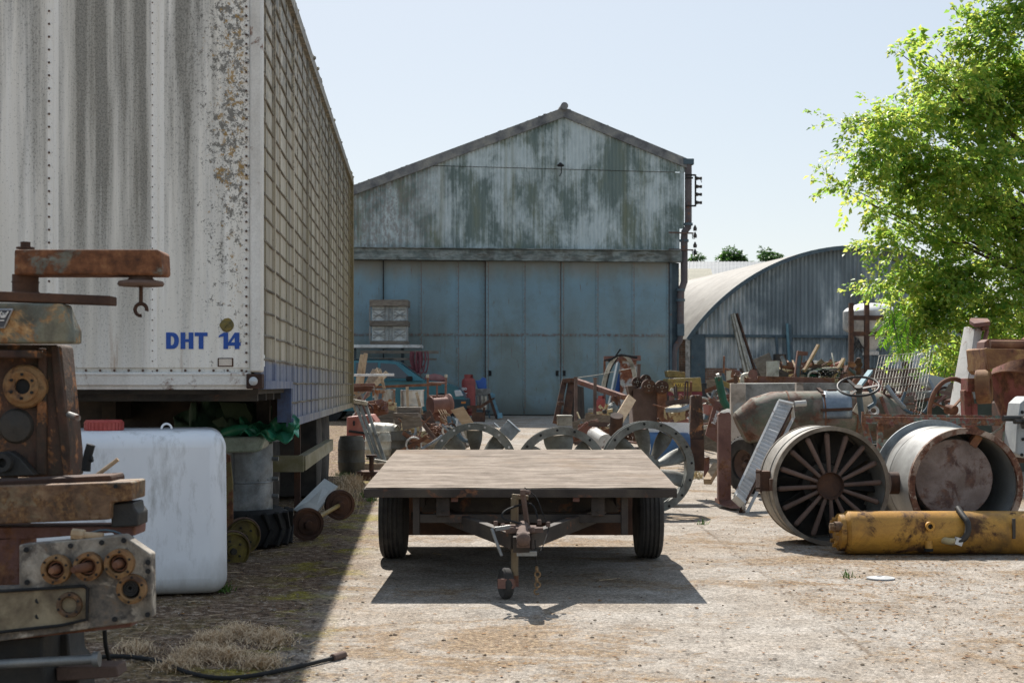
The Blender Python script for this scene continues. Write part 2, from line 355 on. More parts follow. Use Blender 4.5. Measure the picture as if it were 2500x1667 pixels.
# ------------------------------------------------------------------ big shed
def gable_mat():
    t = NT('flaking shed sheet'); v = t.coords((1.0, 1, .62), 4, False); s = t.coords((9, 1, .28), 2, False)
    a = t.noise(v, 1.0, 8, .64, .25); b = t.noise(s, 1.4, 6, .65); c = t.noise(t.coords((1, 1, .7), 9, False), 12, 6, .75)
    f = t.math('ADD', a, t.math('ADD', t.math('MULTIPLY', t.math('SUBTRACT', b, .5), .45), t.math('MULTIPLY', t.math('SUBTRACT', c, .5), .22)))
    pale = t.ramp(t.noise(v, 5, 5), [(.3, '#aab7ba'), (.6, '#bac6c8'), (.8, '#c8d0cf')])
    dark = t.ramp(t.noise(t.coords((1, 1, .3), 1, False), 1.6, 6, .65), [(.3, '#5c6b69'), (.5, '#6b7a77'), (.65, '#737d70'), (.8, '#7e836f')])
    col = t.mix(t.step(f, .505, .085), dark, pale)
    x, y, z = t.sep(); lf = t.math('MULTIPLY', t.math('SUBTRACT', 1.0, t.step(x, -3.8, .9)), t.step(c, .5, .06))
    col = t.mix(t.math('MULTIPLY', lf, .7), col, '#7a746f')
    olive = t.step(t.noise(t.coords((2.2, 1, .1), 6, False), 1, 3), .64, .05); col = t.mix(t.math('MULTIPLY', olive, .35), col, '#6f7050')
    return t.done(col, .7, .1, .3)
def door_mat():
    t = NT('blue grey door paint'); v = t.coords((1, 1, .5), 4, False)
    a = t.noise(v, .7, 6, .6, .5); col = t.ramp(a, [(.3, '#6c7775'), (.45, '#738180'), (.55, '#788d93'), (.68, '#80857f'), (.8, '#8a8478')])
    x, y, z = t.sep()
    up = t.step(t.math('ADD', z, t.math('MULTIPLY_ADD', a, 1.4, -.7)), 2.75, .9); blue = t.mix(.5, col, '#6a90a6')
    col = t.mix(t.math('MULTIPLY', up, t.math('SUBTRACT', 1.0, t.step(z, 3.9, .3))), col, blue)
    bot = t.math('SUBTRACT', 1.0, t.step(t.math('ADD', z, t.math('MULTIPLY_ADD', a, .5, -.25)), .3, .25)); col = t.mix(t.math('MULTIPLY', bot, .7), col, '#4a4a42')
    st = t.step(t.noise(t.coords((9, 1, 1.2), 8, False), 1.6, 8, .75), .63, .03); col = t.mix(t.math('MULTIPLY', st, .7), col, '#66503f')
    tp = t.step(t.math('ADD', z, t.math('MULTIPLY_ADD', t.noise(v, 3, 5, .6), 1.0, -.5)), 4.0, .25); col = t.mix(t.math('MULTIPLY', tp, .6), col, '#7c7468')
    bl = t.noise(t.coords((.8, 1, .8), 14, False), 1.5, 7, .7); col = t.mix(t.math('MULTIPLY', t.step(bl, .56, .08), .35), col, '#5f6a68')
    # rust along the sheet seams
    hs = t.math('SUBTRACT', 1.0, t.step(t.math('ABSOLUTE', t.math('SUBTRACT', z, 2.26)), .035, .03)); hs = t.math('MULTIPLY', hs, t.step(t.noise(v, 9, 6, .7), .5, .06))
    dr = t.math('MULTIPLY', t.math('SUBTRACT', 1.0, t.step(t.math('ABSOLUTE', t.math('SUBTRACT', z, 1.95)), .3, .15)), t.step(t.noise(t.coords((14, 1, .7), 21, False), 1.5, 6, .7), .62, .04)); col = t.mix(t.math('MULTIPLY', dr, .6), col, '#6a4d38')
    col = t.mix(t.math('MULTIPLY', hs, .75), col, '#65412b')
    g = t.math('MULTIPLY_ADD', t.noise(v, 60, 3, .7), .3, .85); cb = t.n.new('ShaderNodeCombineColor'); [t.L(g, cb.inputs[i]) for i in range(3)]
    return t.done(t.mix(1.0, col, cb.outputs[0], 'MULTIPLY'), .6, .1, .4)
M['gable'] = gable_mat(); M['door'] = door_mat()
M['barge'] = mat('lichened cement barge', ['#4f5153', '#66686a', '#7a7b79', '#8c8b84'], 3, (1, 1, 1), rough=.95, bump=.6, fine=40, grit=.4)
M['lintel'] = mat('blotched lintel sheet', ['#4f5a5b', '#65716f', '#8a9492', '#5a5c52'], 3, (.7, 1, 2.5), rough=.8, dirt=.3)
def brick_mat():
    t = NT('old brick'); v = t.coords((1, 1, 1), 0, False); sp = t.sep(v); cb = t.n.new('ShaderNodeCombineXYZ'); t.L(sp[0], cb.inputs[0]); t.L(sp[2], cb.inputs[1])
    b = t.n.new('ShaderNodeTexBrick'); t.L(cb.outputs[0], b.inputs['Vector']); b.inputs['Scale'].default_value = 1; b.inputs['Brick Width'].default_value = .23; b.inputs['Row Height'].default_value = .085
    b.inputs['Mortar Size'].default_value = .012; b.inputs['Color1'].default_value = lin('#7a5a4c'); b.inputs['Color2'].default_value = lin('#8e6f60'); b.inputs['Mortar'].default_value = lin('#8b8378')
    col = t.mix(t.step(t.noise(v, 2, 6, .7), .55, .1), b.outputs[0], '#5c5048'); t.bump(b.outputs[1], -.4, .01)
    return t.done(col, .95, 0, .2)
M['brick'] = brick_mat()
fp = Plane(1376, 40, 5.7)
barn = thing('shed', 'large gabled shed with flaking pale green corrugated front above blue sliding doors', 'shed', fp.o, 5.7)
BX = mx(barn)
def pt(px, py, y=0): u, z = fp(px, py); return (u, y, z)
apexT = fp(1376, 264); leftT = fp(864, 453); rightT = fp(1677, 389)
sl_l = (apexT[1] - leftT[1]) / (apexT[0] - leftT[0]); uL = -9.0; zL = apexT[1] + sl_l * (uL - apexT[0])
sl_r = (rightT[1] - apexT[1]) / (rightT[0] - apexT[0]); uR = rightT[0]
def roofz(u): return apexT[1] + (sl_l * (u - apexT[0]) if u < apexT[0] else sl_r * (u - apexT[0]))
zlin = fp(1250, 612)[1]; zsof = fp(1665, 559)[1]; uw = fp(1659, 700)[0]
b = MB(BX)
corr(b, uL, uw, lambda u: zlin, lambda u: min(roofz(u) - .2, fp(1376, 416)[1] + .02 - .012 * u), .105, .013)
corr(b, fp(1060, 409)[0], uR - .05, lambda u: fp(1376, 413)[1] - .012 * u, lambda u: roofz(u) - .2, .105, .013, -.02)
corr(b, uw, uR - .08, lambda u: zsof, lambda u: roofz(u) - .2, .105, .013)
b.build('gable_sheeting', M['gable'], barn, ang=60)
b = MB(BX)
for a, c in (((uL, zL), apexT), (apexT, (uR + .06, roofz(uR + .06)))):
    b.prism([(a[0], a[1] - .27), (c[0], c[1] - .27), (c[0], c[1]), (a[0], a[1])], .16, Matrix.Translation((0, -.1, 0)))
for i in range(60):
    u = random.uniform(uL, uR); b.ball((u, random.uniform(-.09, .05), roofz(u) - .005), random.uniform(.015, .045), 6, (1.6, 1, .6))
b.build('barge_board', M['barge'], barn, jit=.004)
b = MB(BX); b.cyl((apexT[0], -.2, apexT[1] + .02), (apexT[0], 24, apexT[1] + .02), .105, n=16); b.build('ridge_cap', M['barge'], barn)
b = MB(BX)
b.prism([(uL - .1, zL - .03), (apexT[0], apexT[1] - .03), (uR, roofz(uR) - .03), (uR, roofz(uR) - .14), (apexT[0], apexT[1] - .14), (uL - .1, zL - .14)], 24, Matrix.Translation((0, .07, 0)))
b.build('roof', M['barge'], barn)
b = MB(BX); zl0, zl1 = fp(1250, 638)[1], zlin + .01
b.prism([(uL, zl0), (uw + .03, zl0), (uw + .03, zl1), (uL, zl1)], .2, Matrix.Translation((0, -.2, 0)))
b.box(((uL + uw) / 2, -.12, zl1 + .02), (uw - uL, .28, .03)); b.build('lintel', M['lintel'], barn, bevel=.01)
b = MB(BX); b.box((uL + .1, 12, zL / 2), (.2, 24, zL - .2)); b.box((uw - .1, 12.2, 2.6), (.2, 23.6, 5.2)); b.box(((uL + uw) / 2, 24, 3), (uw - uL - .4, .2, 6))
b.build('wall', M['gable'], barn)
b = MB(BX); b.box(((uL + uw) / 2, .6, zlin / 2 + .2), (uw - uL - .5, .06, zlin + .4)); b.build('inner_wall', M['darkrust'], barn)
# doors: sheets with riveted seams
ue = fp(1186, 800)[0]; ud = fp(1634, 800)[0]; zd = zl0 - .002
def door(name, u0, u1, y, seams, gap=None):
    b = MB(BX); b.box(((u0 + u1) / 2, y + .03, zd / 2 + .01), (u1 - u0, .05, zd - .02))
    for s_ in seams:
        b.box((s_, y - .003, zd / 2), (.05, .014, zd - .06)); b.mi = 1; b.box((s_ + .03, y - .001, zd / 2), (.012, .01, zd - .06)); b.mi = 0
    b.box(((u0 + u1) / 2, y - .003, 2.26), (u1 - u0 - .02, .012, .06)); b.box(((u0 + u1) / 2, y - .003, .12), (u1 - u0 - .02, .014, .16))
    b.mi = 1
    for s_ in seams:
        for k in range(34): b.ball((s_, y - .01, .1 + k * zd / 34), .011, 6)
    for k in range(int((u1 - u0) / .12)): b.ball((u0 + .05 + k * .12, y - .012, 2.26), .011, 6)
    return b.build(name, [M['door'], M['rust']], barn, ang=30)
d1 = door('sliding_door', uL, ue - .01, .1, [fp(x, 800)[0] for x in (1026, 1117)] + [ue - .04] + [uL + .9 * k for k in range(1, 3)])
um = fp(1369, 800)[0]
d2 = door('sliding_door', ue, um - .006, -.02, [ue + .04, fp(1279, 800)[0], um - .05])
d3 = door('sliding_door', um + .006, ud, -.02, [um + .05, fp(1457, 800)[0], fp(1545, 800)[0], ud - .05])
for d, px in ((d2, 1196), (d2, 1360), (d3, 1377)):
    u, z = fp(px, 911); b = MB(BX); b.box((u, -.03, z), (.05, .03, .11)); b.box((u, -.035, z), (.08, .014, .15)); b.build('handle', M['black'], d)
b = MB(BX); u, z = fp(936, 700); b.box((u, .05, zd / 2), (.03, .06, zd)); b.build('door_gap_strip', M['black'], barn)
b = MB(BX); b.box(((ud + uw) / 2, .12, zd / 2), (uw - ud, .1, zd)); b.box((ud + .03, -.02, zd / 2), (.07, .12, zd)); b.build('door_post', M['bluegrey'], barn)
# lamp over the doors
b = MB(BX); u, z = fp(1366, 405); b.lathe([(0, 0), (.09, .0), (.11, .03), (.05, .07), (.03, .1), (0, .1)], (u, -.22, z - .05), (0, 0, 1), 14); b.tube([(u, -.2, z + .04), (u, -.1, z + .06), (u, 0, z + .02)], .015); b.tube([(u + .05, -.03, z), (u + .05, -.03, z - .2), (u, -.02, z - .3)], .012)
b.build('wall_lamp', M['black'], barn)
# rain pipe with old insulators
pipe = thing('rainwater_pipe', 'cranked rusty rainwater pipe at the right corner of the big shed', 'downpipe', BX @ Vector((uw, 0, 0)), 5.7)
P = lambda px, py, y=-.02: BX @ Vector(pt(px, py, y))
b = MB(); b.tube([P(1680, 396), P(1680, 540), P(1679, 556), P(1671, 566), P(1670, 580), P(1670, 688), P(1662, 712), P(1661, 760), P(1661, 800)], .1, 10)
b.tube([P(1661, 812), P(1660, 830), P(1649, 846), P(1645, 862), P(1645, 1005)], .085, 10); b.build('pipe', mat('grey brown iron pipe', ['#403b3c', '#4c4647', '#5a5352'], 4, rust=.2, rough=.8), pipe)
b = MB(); b.box(P(1680, 396), (.3, .22, .16)); b.build('hopper', M['bluegrey'], pipe, bevel=.01)
b = MB(); b.box(P(1661, 806), (.2, .2, .34)); b.build('gutter_box', M['bluegrey'], pipe, bevel=.01)
for y in (545, 585, 705, 730): x = 1680 if y < 560 else 1670 if y < 690 else 1661; b = MB(); b.cyl(P(x, y), P(x, y + 6), .13, n=12); b.build('pipe_clip', M['bluegrey'], pipe)
def insul(mb, px, py): c = P(px, py, -.1); mb.cyl(c, c + Vector((.1, 0, 0)), .06, .03, 10); mb.cyl(c + Vector((.1, 0, 0)), c + Vector((.16, 0, 0)), .045, n=10)
br = thing('insulator_bracket', 'black square bracket with four wire insulators high on the shed corner', 'bracket', P(1672, 505), 5.7)
b = MB(); [b.bar(P(x0, y0, -.1), P(x1, y1, -.1), .045, .045) for x0, y0, x1, y1 in ((1672, 429, 1696, 429), (1696, 428, 1696, 505), (1672, 504, 1697, 504), (1672, 436, 1690, 436))]; b.build('bracket_arm', M['black'], br)
b = MB(); [insul(b, 1698, y) for y in (437, 457, 476, 496)]; b.tube([P(1700, 436, -.1), P(1708, 436, -.1), P(1711, 447, -.1)], .012); b.build('insulator', M['castdark'], br)
for yy, lab in ((570, 'upper of two rusty pegs with insulators beside the rain pipe'), (611, 'lower of two rusty pegs with insulators beside the rain pipe')):
    br = thing('insulator_peg', lab, 'bracket', P(1640, yy), 5.7, 'insulator pegs on the shed corner')
    b = MB(); b.bar(P(1630, yy - 1, -.15), P(1690, yy + 1, -.15), .04, .04); b.build('bracket_arm', M['brownrust'], br)
    b = MB(); b.tube([P(1687, yy, -.15), P(1688, yy + 14, -.15), P(1694, yy + 14, -.15)], .012)
    for dx, dy in ((6, -5), (6, 12)): c = P(1688 + dx, yy + dy, -.15); b.lathe([(0, 0), (.05, 0), (.055, .08), (.03, .12), (.02, .16), (0, .16)], c, (0, 0, 1), 10)
    b.build('insulator', M['castdark'], br)

# ------------------------------------------------------------------ round-roofed barn
def hut_mat():
    t = NT('dull corrugated iron'); v = t.coords((1, 1, .5), 3, False)
    a = t.noise(v, .42, 6, .62, .6); s = t.noise(t.coords((7, 1, .35), 1, False), 1, 4, .6)
    f = t.math('ADD', a, t.math('MULTIPLY', t.math('SUBTRACT', s, .5), .3))
    col = t.ramp(f, [(.32, '#6c767b'), (.46, '#818c91'), (.53, '#a3acb0'), (.6, '#cfd3d3')])
    return t.done(col, .6, .35, .4)
M['hutsheet'] = hut_mat()
M['hutroof'] = mat('pale roof sheet', ['#5c5952', '#6b6861', '#7b776e'], 1.2, (1, 1, 1), rough=.7, metal=0.0, dirt=.12, bump=.1)
hp = Plane(2090, 50, 10.5)
hut = thing('barn', 'round roofed corrugated iron barn to the right of the tall shed', 'barn', hp.o, 10.5)
HX = mx(hut)
eu, ez = hp(1679, 816); au, az = hp(2090, 604); half = -eu; rise = az - ez; Rr = (half * half + rise * rise) / (2 * rise); zc = az - Rr; th0 = math.asin(half / Rr)
b = MB(HX); k = 60
for j in range(1):
    vs = []; fs = []; NA, ND = 180, 2
    for i in range(NA + 1):
        th = -th0 * 1.03 + 2.06 * th0 * i / NA
        for dd in (-.35, 20): vs.append((Rr * math.sin(th), dd, zc + Rr * math.cos(th)))
    fs = [(2 * i, 2 * i + 2, 2 * i + 3, 2 * i + 1) for i in range(NA)]
# corrugation rings along the depth
vs = []; fs = []; NA = 44; nd = 300
for j in range(nd + 1):
    d = -.35 + 20 * j / nd; rr = Rr + .025 * math.cos(math.pi * j / 1.5)
    for i in range(NA + 1):
        th = -th0 * 1.03 + 2.06 * th0 * i / NA; vs.append((rr * math.sin(th), d, zc + rr * math.cos(th)))
for j in range(nd):
    for i in range(NA): fs.append((j * (NA + 1) + i, j * (NA + 1) + i + 1, (j + 1) * (NA + 1) + i + 1, (j + 1) * (NA + 1) + i))
b.add(vs, fs); b.build('roof', M['hutroof'], hut, ang=80)
b = MB(HX)
for i in range(48):
    t0, t1 = (-1.03 + 2.06 * i / 48) * th0, (-1.03 + 2.06 * (i + 1) / 48) * th0
    b.slab([(r * math.sin(t_), -.37, zc + r * math.cos(t_)) for r, t_ in ((Rr + .04, t0), (Rr + .04, t1), (Rr - .1, t1), (Rr - .1, t0))], (0, .05, 0))
b.build('verge_trim', M['bluegrey'], hut)
b = MB(HX); corr(b, -half * .99, half * .99, lambda u: ez - .02, lambda u: max(ez, zc + math.sqrt(max(Rr * Rr - u * u, .01)) - .04), .15, .035)
corr(b, -half + .6, half, lambda u: hp(1800, 898)[1], lambda u: ez - .08, .15, .035, .03); b.build('end_sheeting', M['hutsheet'], hut, ang=60)
b = MB(HX); b.box((.2, -.03, ez - .05), (2 * half - .7, .1, .1)); b.box((-half + .35, -.02, ez / 2), (.5, .12, ez)); b.build('frame', M['bluegrey'], hut)
zb = hp(1800, 898)[1]; b = MB(HX); b.box((.3, .06, zb / 2 - .02), (2 * half - .6, .3, zb)); b.build('brick_base', M['brick'], hut)
b = MB(HX); b.box((-half, 10, ez / 2), (.15, 19, ez)); b.box((half, 10, ez / 2), (.15, 19, ez)); b.build('side_wall', M['brick'], hut)
# far roofs
for px0, px1, yt, yb, Y, m, lab, cat in ((1560, 1900, 639, 690, 95, mat('grey blue far roof', ['#4d565c', '#596268', '#646c70'], .5, (1, 6, 1), rough=.6), 'long grey low roofed building far behind the rain pipe', 'building'),
                                         (1600, 1734, 657, 700, 80, mat('straw far roof', ['#5f5c46', '#6b6850', '#77735c'], .5, (1, 6, 1), rough=.7), 'small building with a straw coloured roof beside the shed corner', 'building')):
    a, c = W(px0, yt, Y + 6), W(px1, yt, Y + 6); e0, e1 = W(px0 - 12, yb, Y), W(px1 + 12, yb, Y)
    rt = thing('farm_building', lab, cat, GY((px0 + px1) / 2, Y))
    b = MB(); b.slab([e0, e1, c, a], (0, 0, -.15)); b.slab([a, c, c + Vector((0, 7, -2.6)), a + Vector((0, 7, -2.6))], (0, 0, -.15))
    for i in range(40):
        f = i / 39; p, q = e0.lerp(e1, f), a.lerp(c, f); b.bar(p + Vector((0, 0, .02)), q + Vector((0, 0, .0)), .08, .05)
    b.build('roof', m, rt)
    b = MB(); cx = (e0.x + e1.x) / 2; b.box((cx, Y + 6.5, (e0.z + .3) / 2), (e1.x - e0.x - .5, 11.5, e0.z - .5)); b.build('wall', M['concrete'], rt)
# ------------------------------------------------------------------ lorry trailer
def front_mat():
    t = NT('streaked white trailer paint'); x, y, z = t.sep()
    s1 = t.noise(t.coords((2.6, 1, .13), 1, False), 1.9, 6, .6); s2 = t.noise(t.coords((11, 1, .35), 4, False), 1.3, 6, .62)
    sp = t.noise(t.coords((1, 1, .8), 7, False), 95, 4, .8); sp2 = t.noise(t.coords((1, 1, 1), 3, False), 26, 7, .8)
    hi = t.step(z, 1.75, .6)
    midp = t.math('MULTIPLY', t.step(x, -1.2, .04), t.math('SUBTRACT', 1.0, t.step(x, -.67, .02))); strip = t.math('ADD', t.math('SUBTRACT', 1.0, t.step(t.math('ABSOLUTE', t.math('ADD', x, 1.213)), .026, .006)), t.math('SUBTRACT', 1.0, t.step(t.math('ABSOLUTE', t.math('ADD', x, .61)), .03, .008)))
    lft = t.math('SUBTRACT', 1.0, t.step(x, -1.24, .02))
    m1 = t.math('MULTIPLY', t.step(t.math('ADD', s1, t.math('ADD', t.math('MULTIPLY', t.math('SUBTRACT', s2, .5), .55), t.math('ADD', t.math('MULTIPLY', midp, .1), t.math('MULTIPLY_ADD', lft, .05, t.math('MULTIPLY', strip, -.5))))), .575, .1), t.math('MULTIPLY_ADD', hi, .75, .25))
    m1 = t.math('MULTIPLY', m1, 1.0)
    col = t.ramp(s2, [(.3, '#d8d3c8'), (.5, '#e4e0d7'), (.7, '#efede8')])
    col = t.mix(t.math('MULTIPLY', m1, .8), col, '#6f6b60')
    spk = t.step(t.math('ADD', sp, t.math('MULTIPLY', m1, .11)), .63, .03); col = t.mix(t.math('MULTIPLY', spk, .5), col, '#45443e')
    edge = t.math('MULTIPLY', t.math('MULTIPLY', t.step(x, -.36, .14), t.math('SUBTRACT', 1.0, t.math('MULTIPLY', t.step(x, -.09, .03), .6))), t.math('MULTIPLY_ADD', t.step(z, 1.9, .6), .1, .085))
    mid_ = t.math('MULTIPLY', t.step(x, -1.22, .03), t.math('SUBTRACT', 1.0, t.step(x, -.66, .02)))
    blo = t.step(t.math('ADD', sp2, edge), .69, .02); col = t.mix(t.math('MULTIPLY', blo, .8), col, '#4a463e')
    lic = t.step(t.math('ADD', t.noise(t.coords((1, 1, 1), 12, False), 21, 7, .8), edge), .745, .015); col = t.mix(t.math('MULTIPLY', lic, .85), col, '#9c7a38')
    # rust weeping near the bottom rail
    low = t.math('SUBTRACT', 1.0, t.step(z, 1.5, .16)); rw = t.step(t.noise(t.coords((7, 1, .5), 5, False), 2, 7, .7), .63, .05)
    col = t.mix(t.math('MULTIPLY', t.math('MULTIPLY', low, rw), .6), col, '#8a6038')
    t.bump(sp, .1, .002)
    return t.done(col, .5, 0, .4)
def side_mat():
    t = NT('grimy ribbed trailer side'); x, y, z = t.sep()
    s = t.noise(t.coords((1, 2.0, .16), 1, False), 1.4, 6, .6); s2 = t.noise(t.coords((1, 7, .5), 4, False), 1.5, 6, .65); c = t.noise(t.coords((1, 1, 1), 2, False), 22, 6, .75)
    col = t.ramp(t.math('ADD', s, t.math('MULTIPLY', t.math('SUBTRACT', s2, .5), .9)), [(.28, '#6c6557'), (.42, '#948b7b'), (.55, '#bab19f'), (.7, '#d8d1c3')])
    green = t.step(t.math('ADD', s2, t.math('MULTIPLY', y, .014)), .56, .08); col = t.mix(t.math('MULTIPLY', green, .6), col, '#6a623c')
    dep = t.math('MULTIPLY_ADD', y, .09, .05)
    bz = t.math('SUBTRACT', 1.0, t.step(t.math('ADD', z, t.math('MULTIPLY_ADD', s2, .1, -.05)), 1.345, .02))
    bcol = t.ramp(s2, [(.35, '#4c5878'), (.55, '#6e7890'), (.7, '#9297a4')])
    keep = t.math('SUBTRACT', 1.0, t.step(t.math('ADD', dep, t.math('MULTIPLY_ADD', s2, 1.2, -.6)), .5, .35)); col = t.mix(t.math('MULTIPLY', bz, t.math('MULTIPLY_ADD', keep, .85, .1)), col, bcol)
    top = t.step(t.math('ADD', t.math('MULTIPLY', t.step(z, 3.2, .6), .16), c), .62, .05); col = t.mix(t.math('MULTIPLY', top, .75), col, '#4b4a44')
    far = t.step(t.math('ADD', y, t.math('MULTIPLY', c, 1.0)), 10.2, .4); col = t.mix(t.math('MULTIPLY', far, .6), col, '#6b5c2e')
    t.bump(c, .3, .004)
    return t.done(col, .55, 0, .4)
M['tfront'] = front_mat(); M['tside'] = side_mat()
M['tpost'] = mat('white rusted edge trim', ['#c0bcb4', '#d0cdc6', '#dad8d2'], 4, (1, 1, .5), rust=.2, rough=.55)
M['chassis'] = mat('black chassis paint', ['#242322', '#32302d', '#413b35'], 4, rust=.12, rough=.8)
M['blueskirt'] = mat('blue trailer paint', ['#34466c', '#44587e', '#5f6e8c'], 4, (1, 1, .6), rough=.5, dirt=.3)
M['numerals'] = mat('blue lettering', ['#123f8a', '#164898', '#144490'], 9, rough=.5, grit=.1)
M['lampglass'] = mat('clear lamp lens', ['#a8acae', '#b8bcbe'], 9, rough=.15, spec=.8)
TL, TT, TZ, TW = 10.8, 3.93, 1.2, 2.6
tr = thing('lorry_trailer', 'tall weathered white lorry trailer with ribbed grimy side and DHT 14 on its end', 'trailer', (-1.47, 8.39, 0), 3.66)
X = mx(tr)
b = MB(X)      # front bulkhead
b.box((-TW / 2 - .035, .03, (TZ + .06 + TT) / 2), (TW - .07, .05, TT - TZ - .06))
for x0, x1 in ((-1.23, -.64), (-2.6, -1.25), (-.64, -.075)): b.box(((x0 + x1) / 2, .001 if x0 == -1.23 else .004, (TZ + .1 + TT) / 2), (x1 - x0 - .004, .012, TT - TZ - .1))
for x0 in (-1.235, -.655): b.box((x0 + (.022 if x0 > -1 else 0), -.005, (TZ + .1 + TT) / 2), (.045, .008, TT - TZ - .1))
fr = b.build('end_panel', M['tfront'], tr, bevel=.001)
b = MB(X)
for x0, st, r in ((-1.235, .075, .007), (-.64, .06, .004), (-.095, .055, .0075)):
    z = TZ + .08
    while z < TT: b.ball((x0, -.012, z), r, 8); z += st
for k in range(30): b.ball((-2.5 + k * .082, -.008, TZ + .085), .008, 8)
b.build('rivets', M['brownrust'], fr)
b = MB(X); b.box((-.037, .02, (TZ + .075 + TT) / 2), (.074, .1, TT - TZ - .075)); b.build('corner_post', M['tpost'], tr, bevel=.012)
b = MB(X); b.box((-TW / 2, .02, TZ + .03), (TW - .13, .09, .065)); b.box((-TW / 2, .03, TZ - .012), (TW - .13, .07, .03)); b.cyl((-TW, -.02, TZ + .063), (-.08, -.02, TZ + .063), .012, n=8); b.build('bottom_rail', M['tpost'], tr, bevel=.008)
b = MB(X); b.box((-.046, .02, TZ + .022), (.092, .12, .088)); b.build('corner_casting', M['darkrust'], tr, bevel=.006)
b = MB(X); b.lathe([(.026, 0), (.026, .012), (.02, .02), (0, .026)], (-.05, -.04, TZ + .022), (0, -1, 0), 16); b.build('marker_lamp', M['lampglass'], tr)
b = MB(X); b.box((-.217, -.008, 1.333), (.075, .012, .04)); lp = b.build('reflector', mat('cream reflector', ['#c2b6a6', '#cfc4b6'], 8, rough=.4), tr, bevel=.002)
b = MB(X); b.box((-.217, -.004, 1.333), (.092, .008, .052)); b.build('reflector_frame', M['darkrust'], lp, bevel=.004)
def glyph(ch, x0, mb, h=.097, w=.074, s=.027):
    z0 = 1.411; y = -.004
    def r(ax, az, bx, bz): mb.box((x0 + (ax + bx) / 2, y, z0 + (az + bz) / 2), (bx - ax, .004, bz - az))
    if ch == 'H': r(0, 0, s, h); r(w - s, 0, w, h); r(s, h * .42, w - s, h * .6)
    elif ch == 'T': r(w / 2 - s / 2, 0, w / 2 + s / 2, h - s * .8); r(0, h - s * .8, w, h)
    elif ch == '1': r(w * .45, 0, w * .45 + s, h); mb.slab([(x0 + w * .45, y - .002, z0 + h), (x0 + w * .45, y - .002, z0 + h * .78), (x0 + w * .08, y - .002, z0 + h * .70), (x0 + w * .08, y - .002, z0 + h * .80)], (0, .004, 0))
    elif ch == '4':
        r(w * .55, 0, w * .55 + s, h); r(0, h * .2, w * .55, h * .2 + s * .75); r(w * .55 + s, h * .2, w * 1.02, h * .2 + s * .75)
        mb.slab([(x0 + w * .55, y - .002, z0 + h), (x0 + w * .55, y - .002, z0 + h * .72), (x0 + w * .22, y - .002, z0 + h * .36), (x0, y - .002, z0 + h * .36)], (0, .004, 0))
    elif ch == 'D':
        r(0, 0, s, h); n = 14
        for k in range(n):
            pt_ = lambda a, q: (x0 + s + (w - s - (s * q)) * math.cos(a) ** .7 if math.cos(a) > 1e-6 else x0 + s, y - .002, z0 + h / 2 + (h / 2 - s * .8 * q) * math.sin(a))
            a0, a1 = -math.pi / 2 + math.pi * k / n, -math.pi / 2 + math.pi * (k + 1) / n; mb.slab([pt_(a0, 0), pt_(a1, 0), pt_(a1, 1), pt_(a0, 1)], (0, .004, 0))
for ch, x0 in (('D', -.562), ('H', -.478), ('T', -.396), ('1', -.262), ('4', -.204)):
    b = MB(X); glyph(ch, x0, b); b.build('numeral', M['numerals'], tr, smooth=False)
b = MB(X); b.lathe([(0, 0), (.042, 0), (.03, .004), (0, .005)], (-.21, -.003, 1.55), (0, -1, 0), 14); b.build('lichen_patch', mat('grey lichen', ['#4f4a34', '#6a6038', '#8a7430'], 30, rough=1), fr, jit=.004)
# ribbed side
b = MB(X); ystep = 1.85; zlow = .93
side = [(0, TZ), (ystep, TZ), (ystep, zlow), (TL, zlow), (TL, TT), (0, TT)]
b.prism([(p[0], p[1]) for p in side], .04, Matrix(((0, -1, 0, -.01), (1, 0, 0, 0), (0, 0, 1, 0), (0, 0, 0, 1))))
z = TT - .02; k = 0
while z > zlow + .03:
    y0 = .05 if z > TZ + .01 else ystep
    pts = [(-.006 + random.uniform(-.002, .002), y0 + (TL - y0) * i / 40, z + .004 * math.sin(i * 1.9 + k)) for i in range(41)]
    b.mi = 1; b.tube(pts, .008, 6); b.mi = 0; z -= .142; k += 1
for i in range(24):
    y = .2 + i * .45; b.box((-.009, y, (max(TZ if y < ystep else zlow, zlow) + TT) / 2), (.012, .02, TT - (TZ if y < ystep else zlow)))
    if i % 3 == 1: b.tube([(-.004, y + .05, TZ + .02), (-.004, y + .05, TT)], .011, 6)
b.box((-.01, TL / 2, TT), (.07, TL, .09)); b.box((-.01, (ystep + TL) / 2, zlow), (.05, TL - ystep, .06)); b.box((-.01, ystep / 2 + .03, TZ), (.045, ystep - .06, .05))
b.box((-.012, TL - .05, (zlow + TT) / 2), (.08, .1, TT - zlow))
for i in range(150): y = random.uniform(.1, TL); b.ball((random.uniform(-.03, .02), y, TT + .04), random.uniform(.008, .03), 6, (1, 1.5, .7))
b.build('side_panel', [M['tside'], mat('grimy shade toned rib', ['#5d574b', '#767063', '#8d877a'], 3, rough=.8, dirt=.4)], tr, ang=50)  # ribs coloured darker than the panel: shade lines put into the colour, plus grime
b = MB(X); b.box((-.012, .115, 1.345), (.012, .11, .07)); b.build('side_plate', M['white'], tr)
b = MB(X); b.box((-.05, ystep + .02, (TZ + zlow) / 2), (.1, .05, TZ - zlow)); b.build('step_panel', M['blueskirt'], tr)
b = MB(X); b.box((-TW / 2, TL / 2, TT + .0), (TW - .1, TL - .1, .06)); b.build('roof', M['tside'], tr)
b = MB(X); b.box((-TW + .02, TL / 2, (TZ + TT) / 2), (.04, TL, TT - TZ)); b.box((-TW / 2, TL - .03, (TZ + TT) / 2 - .1), (TW, .05, TT - TZ + .2)); b.build('rear_wall', M['tside'], tr)
b = MB(X); b.box((-TW / 2, TL / 2 + .1, TZ - .03), (TW - .1, TL - .2, .05)); b.build('floor', M['chassis'], tr)
b = MB(X)
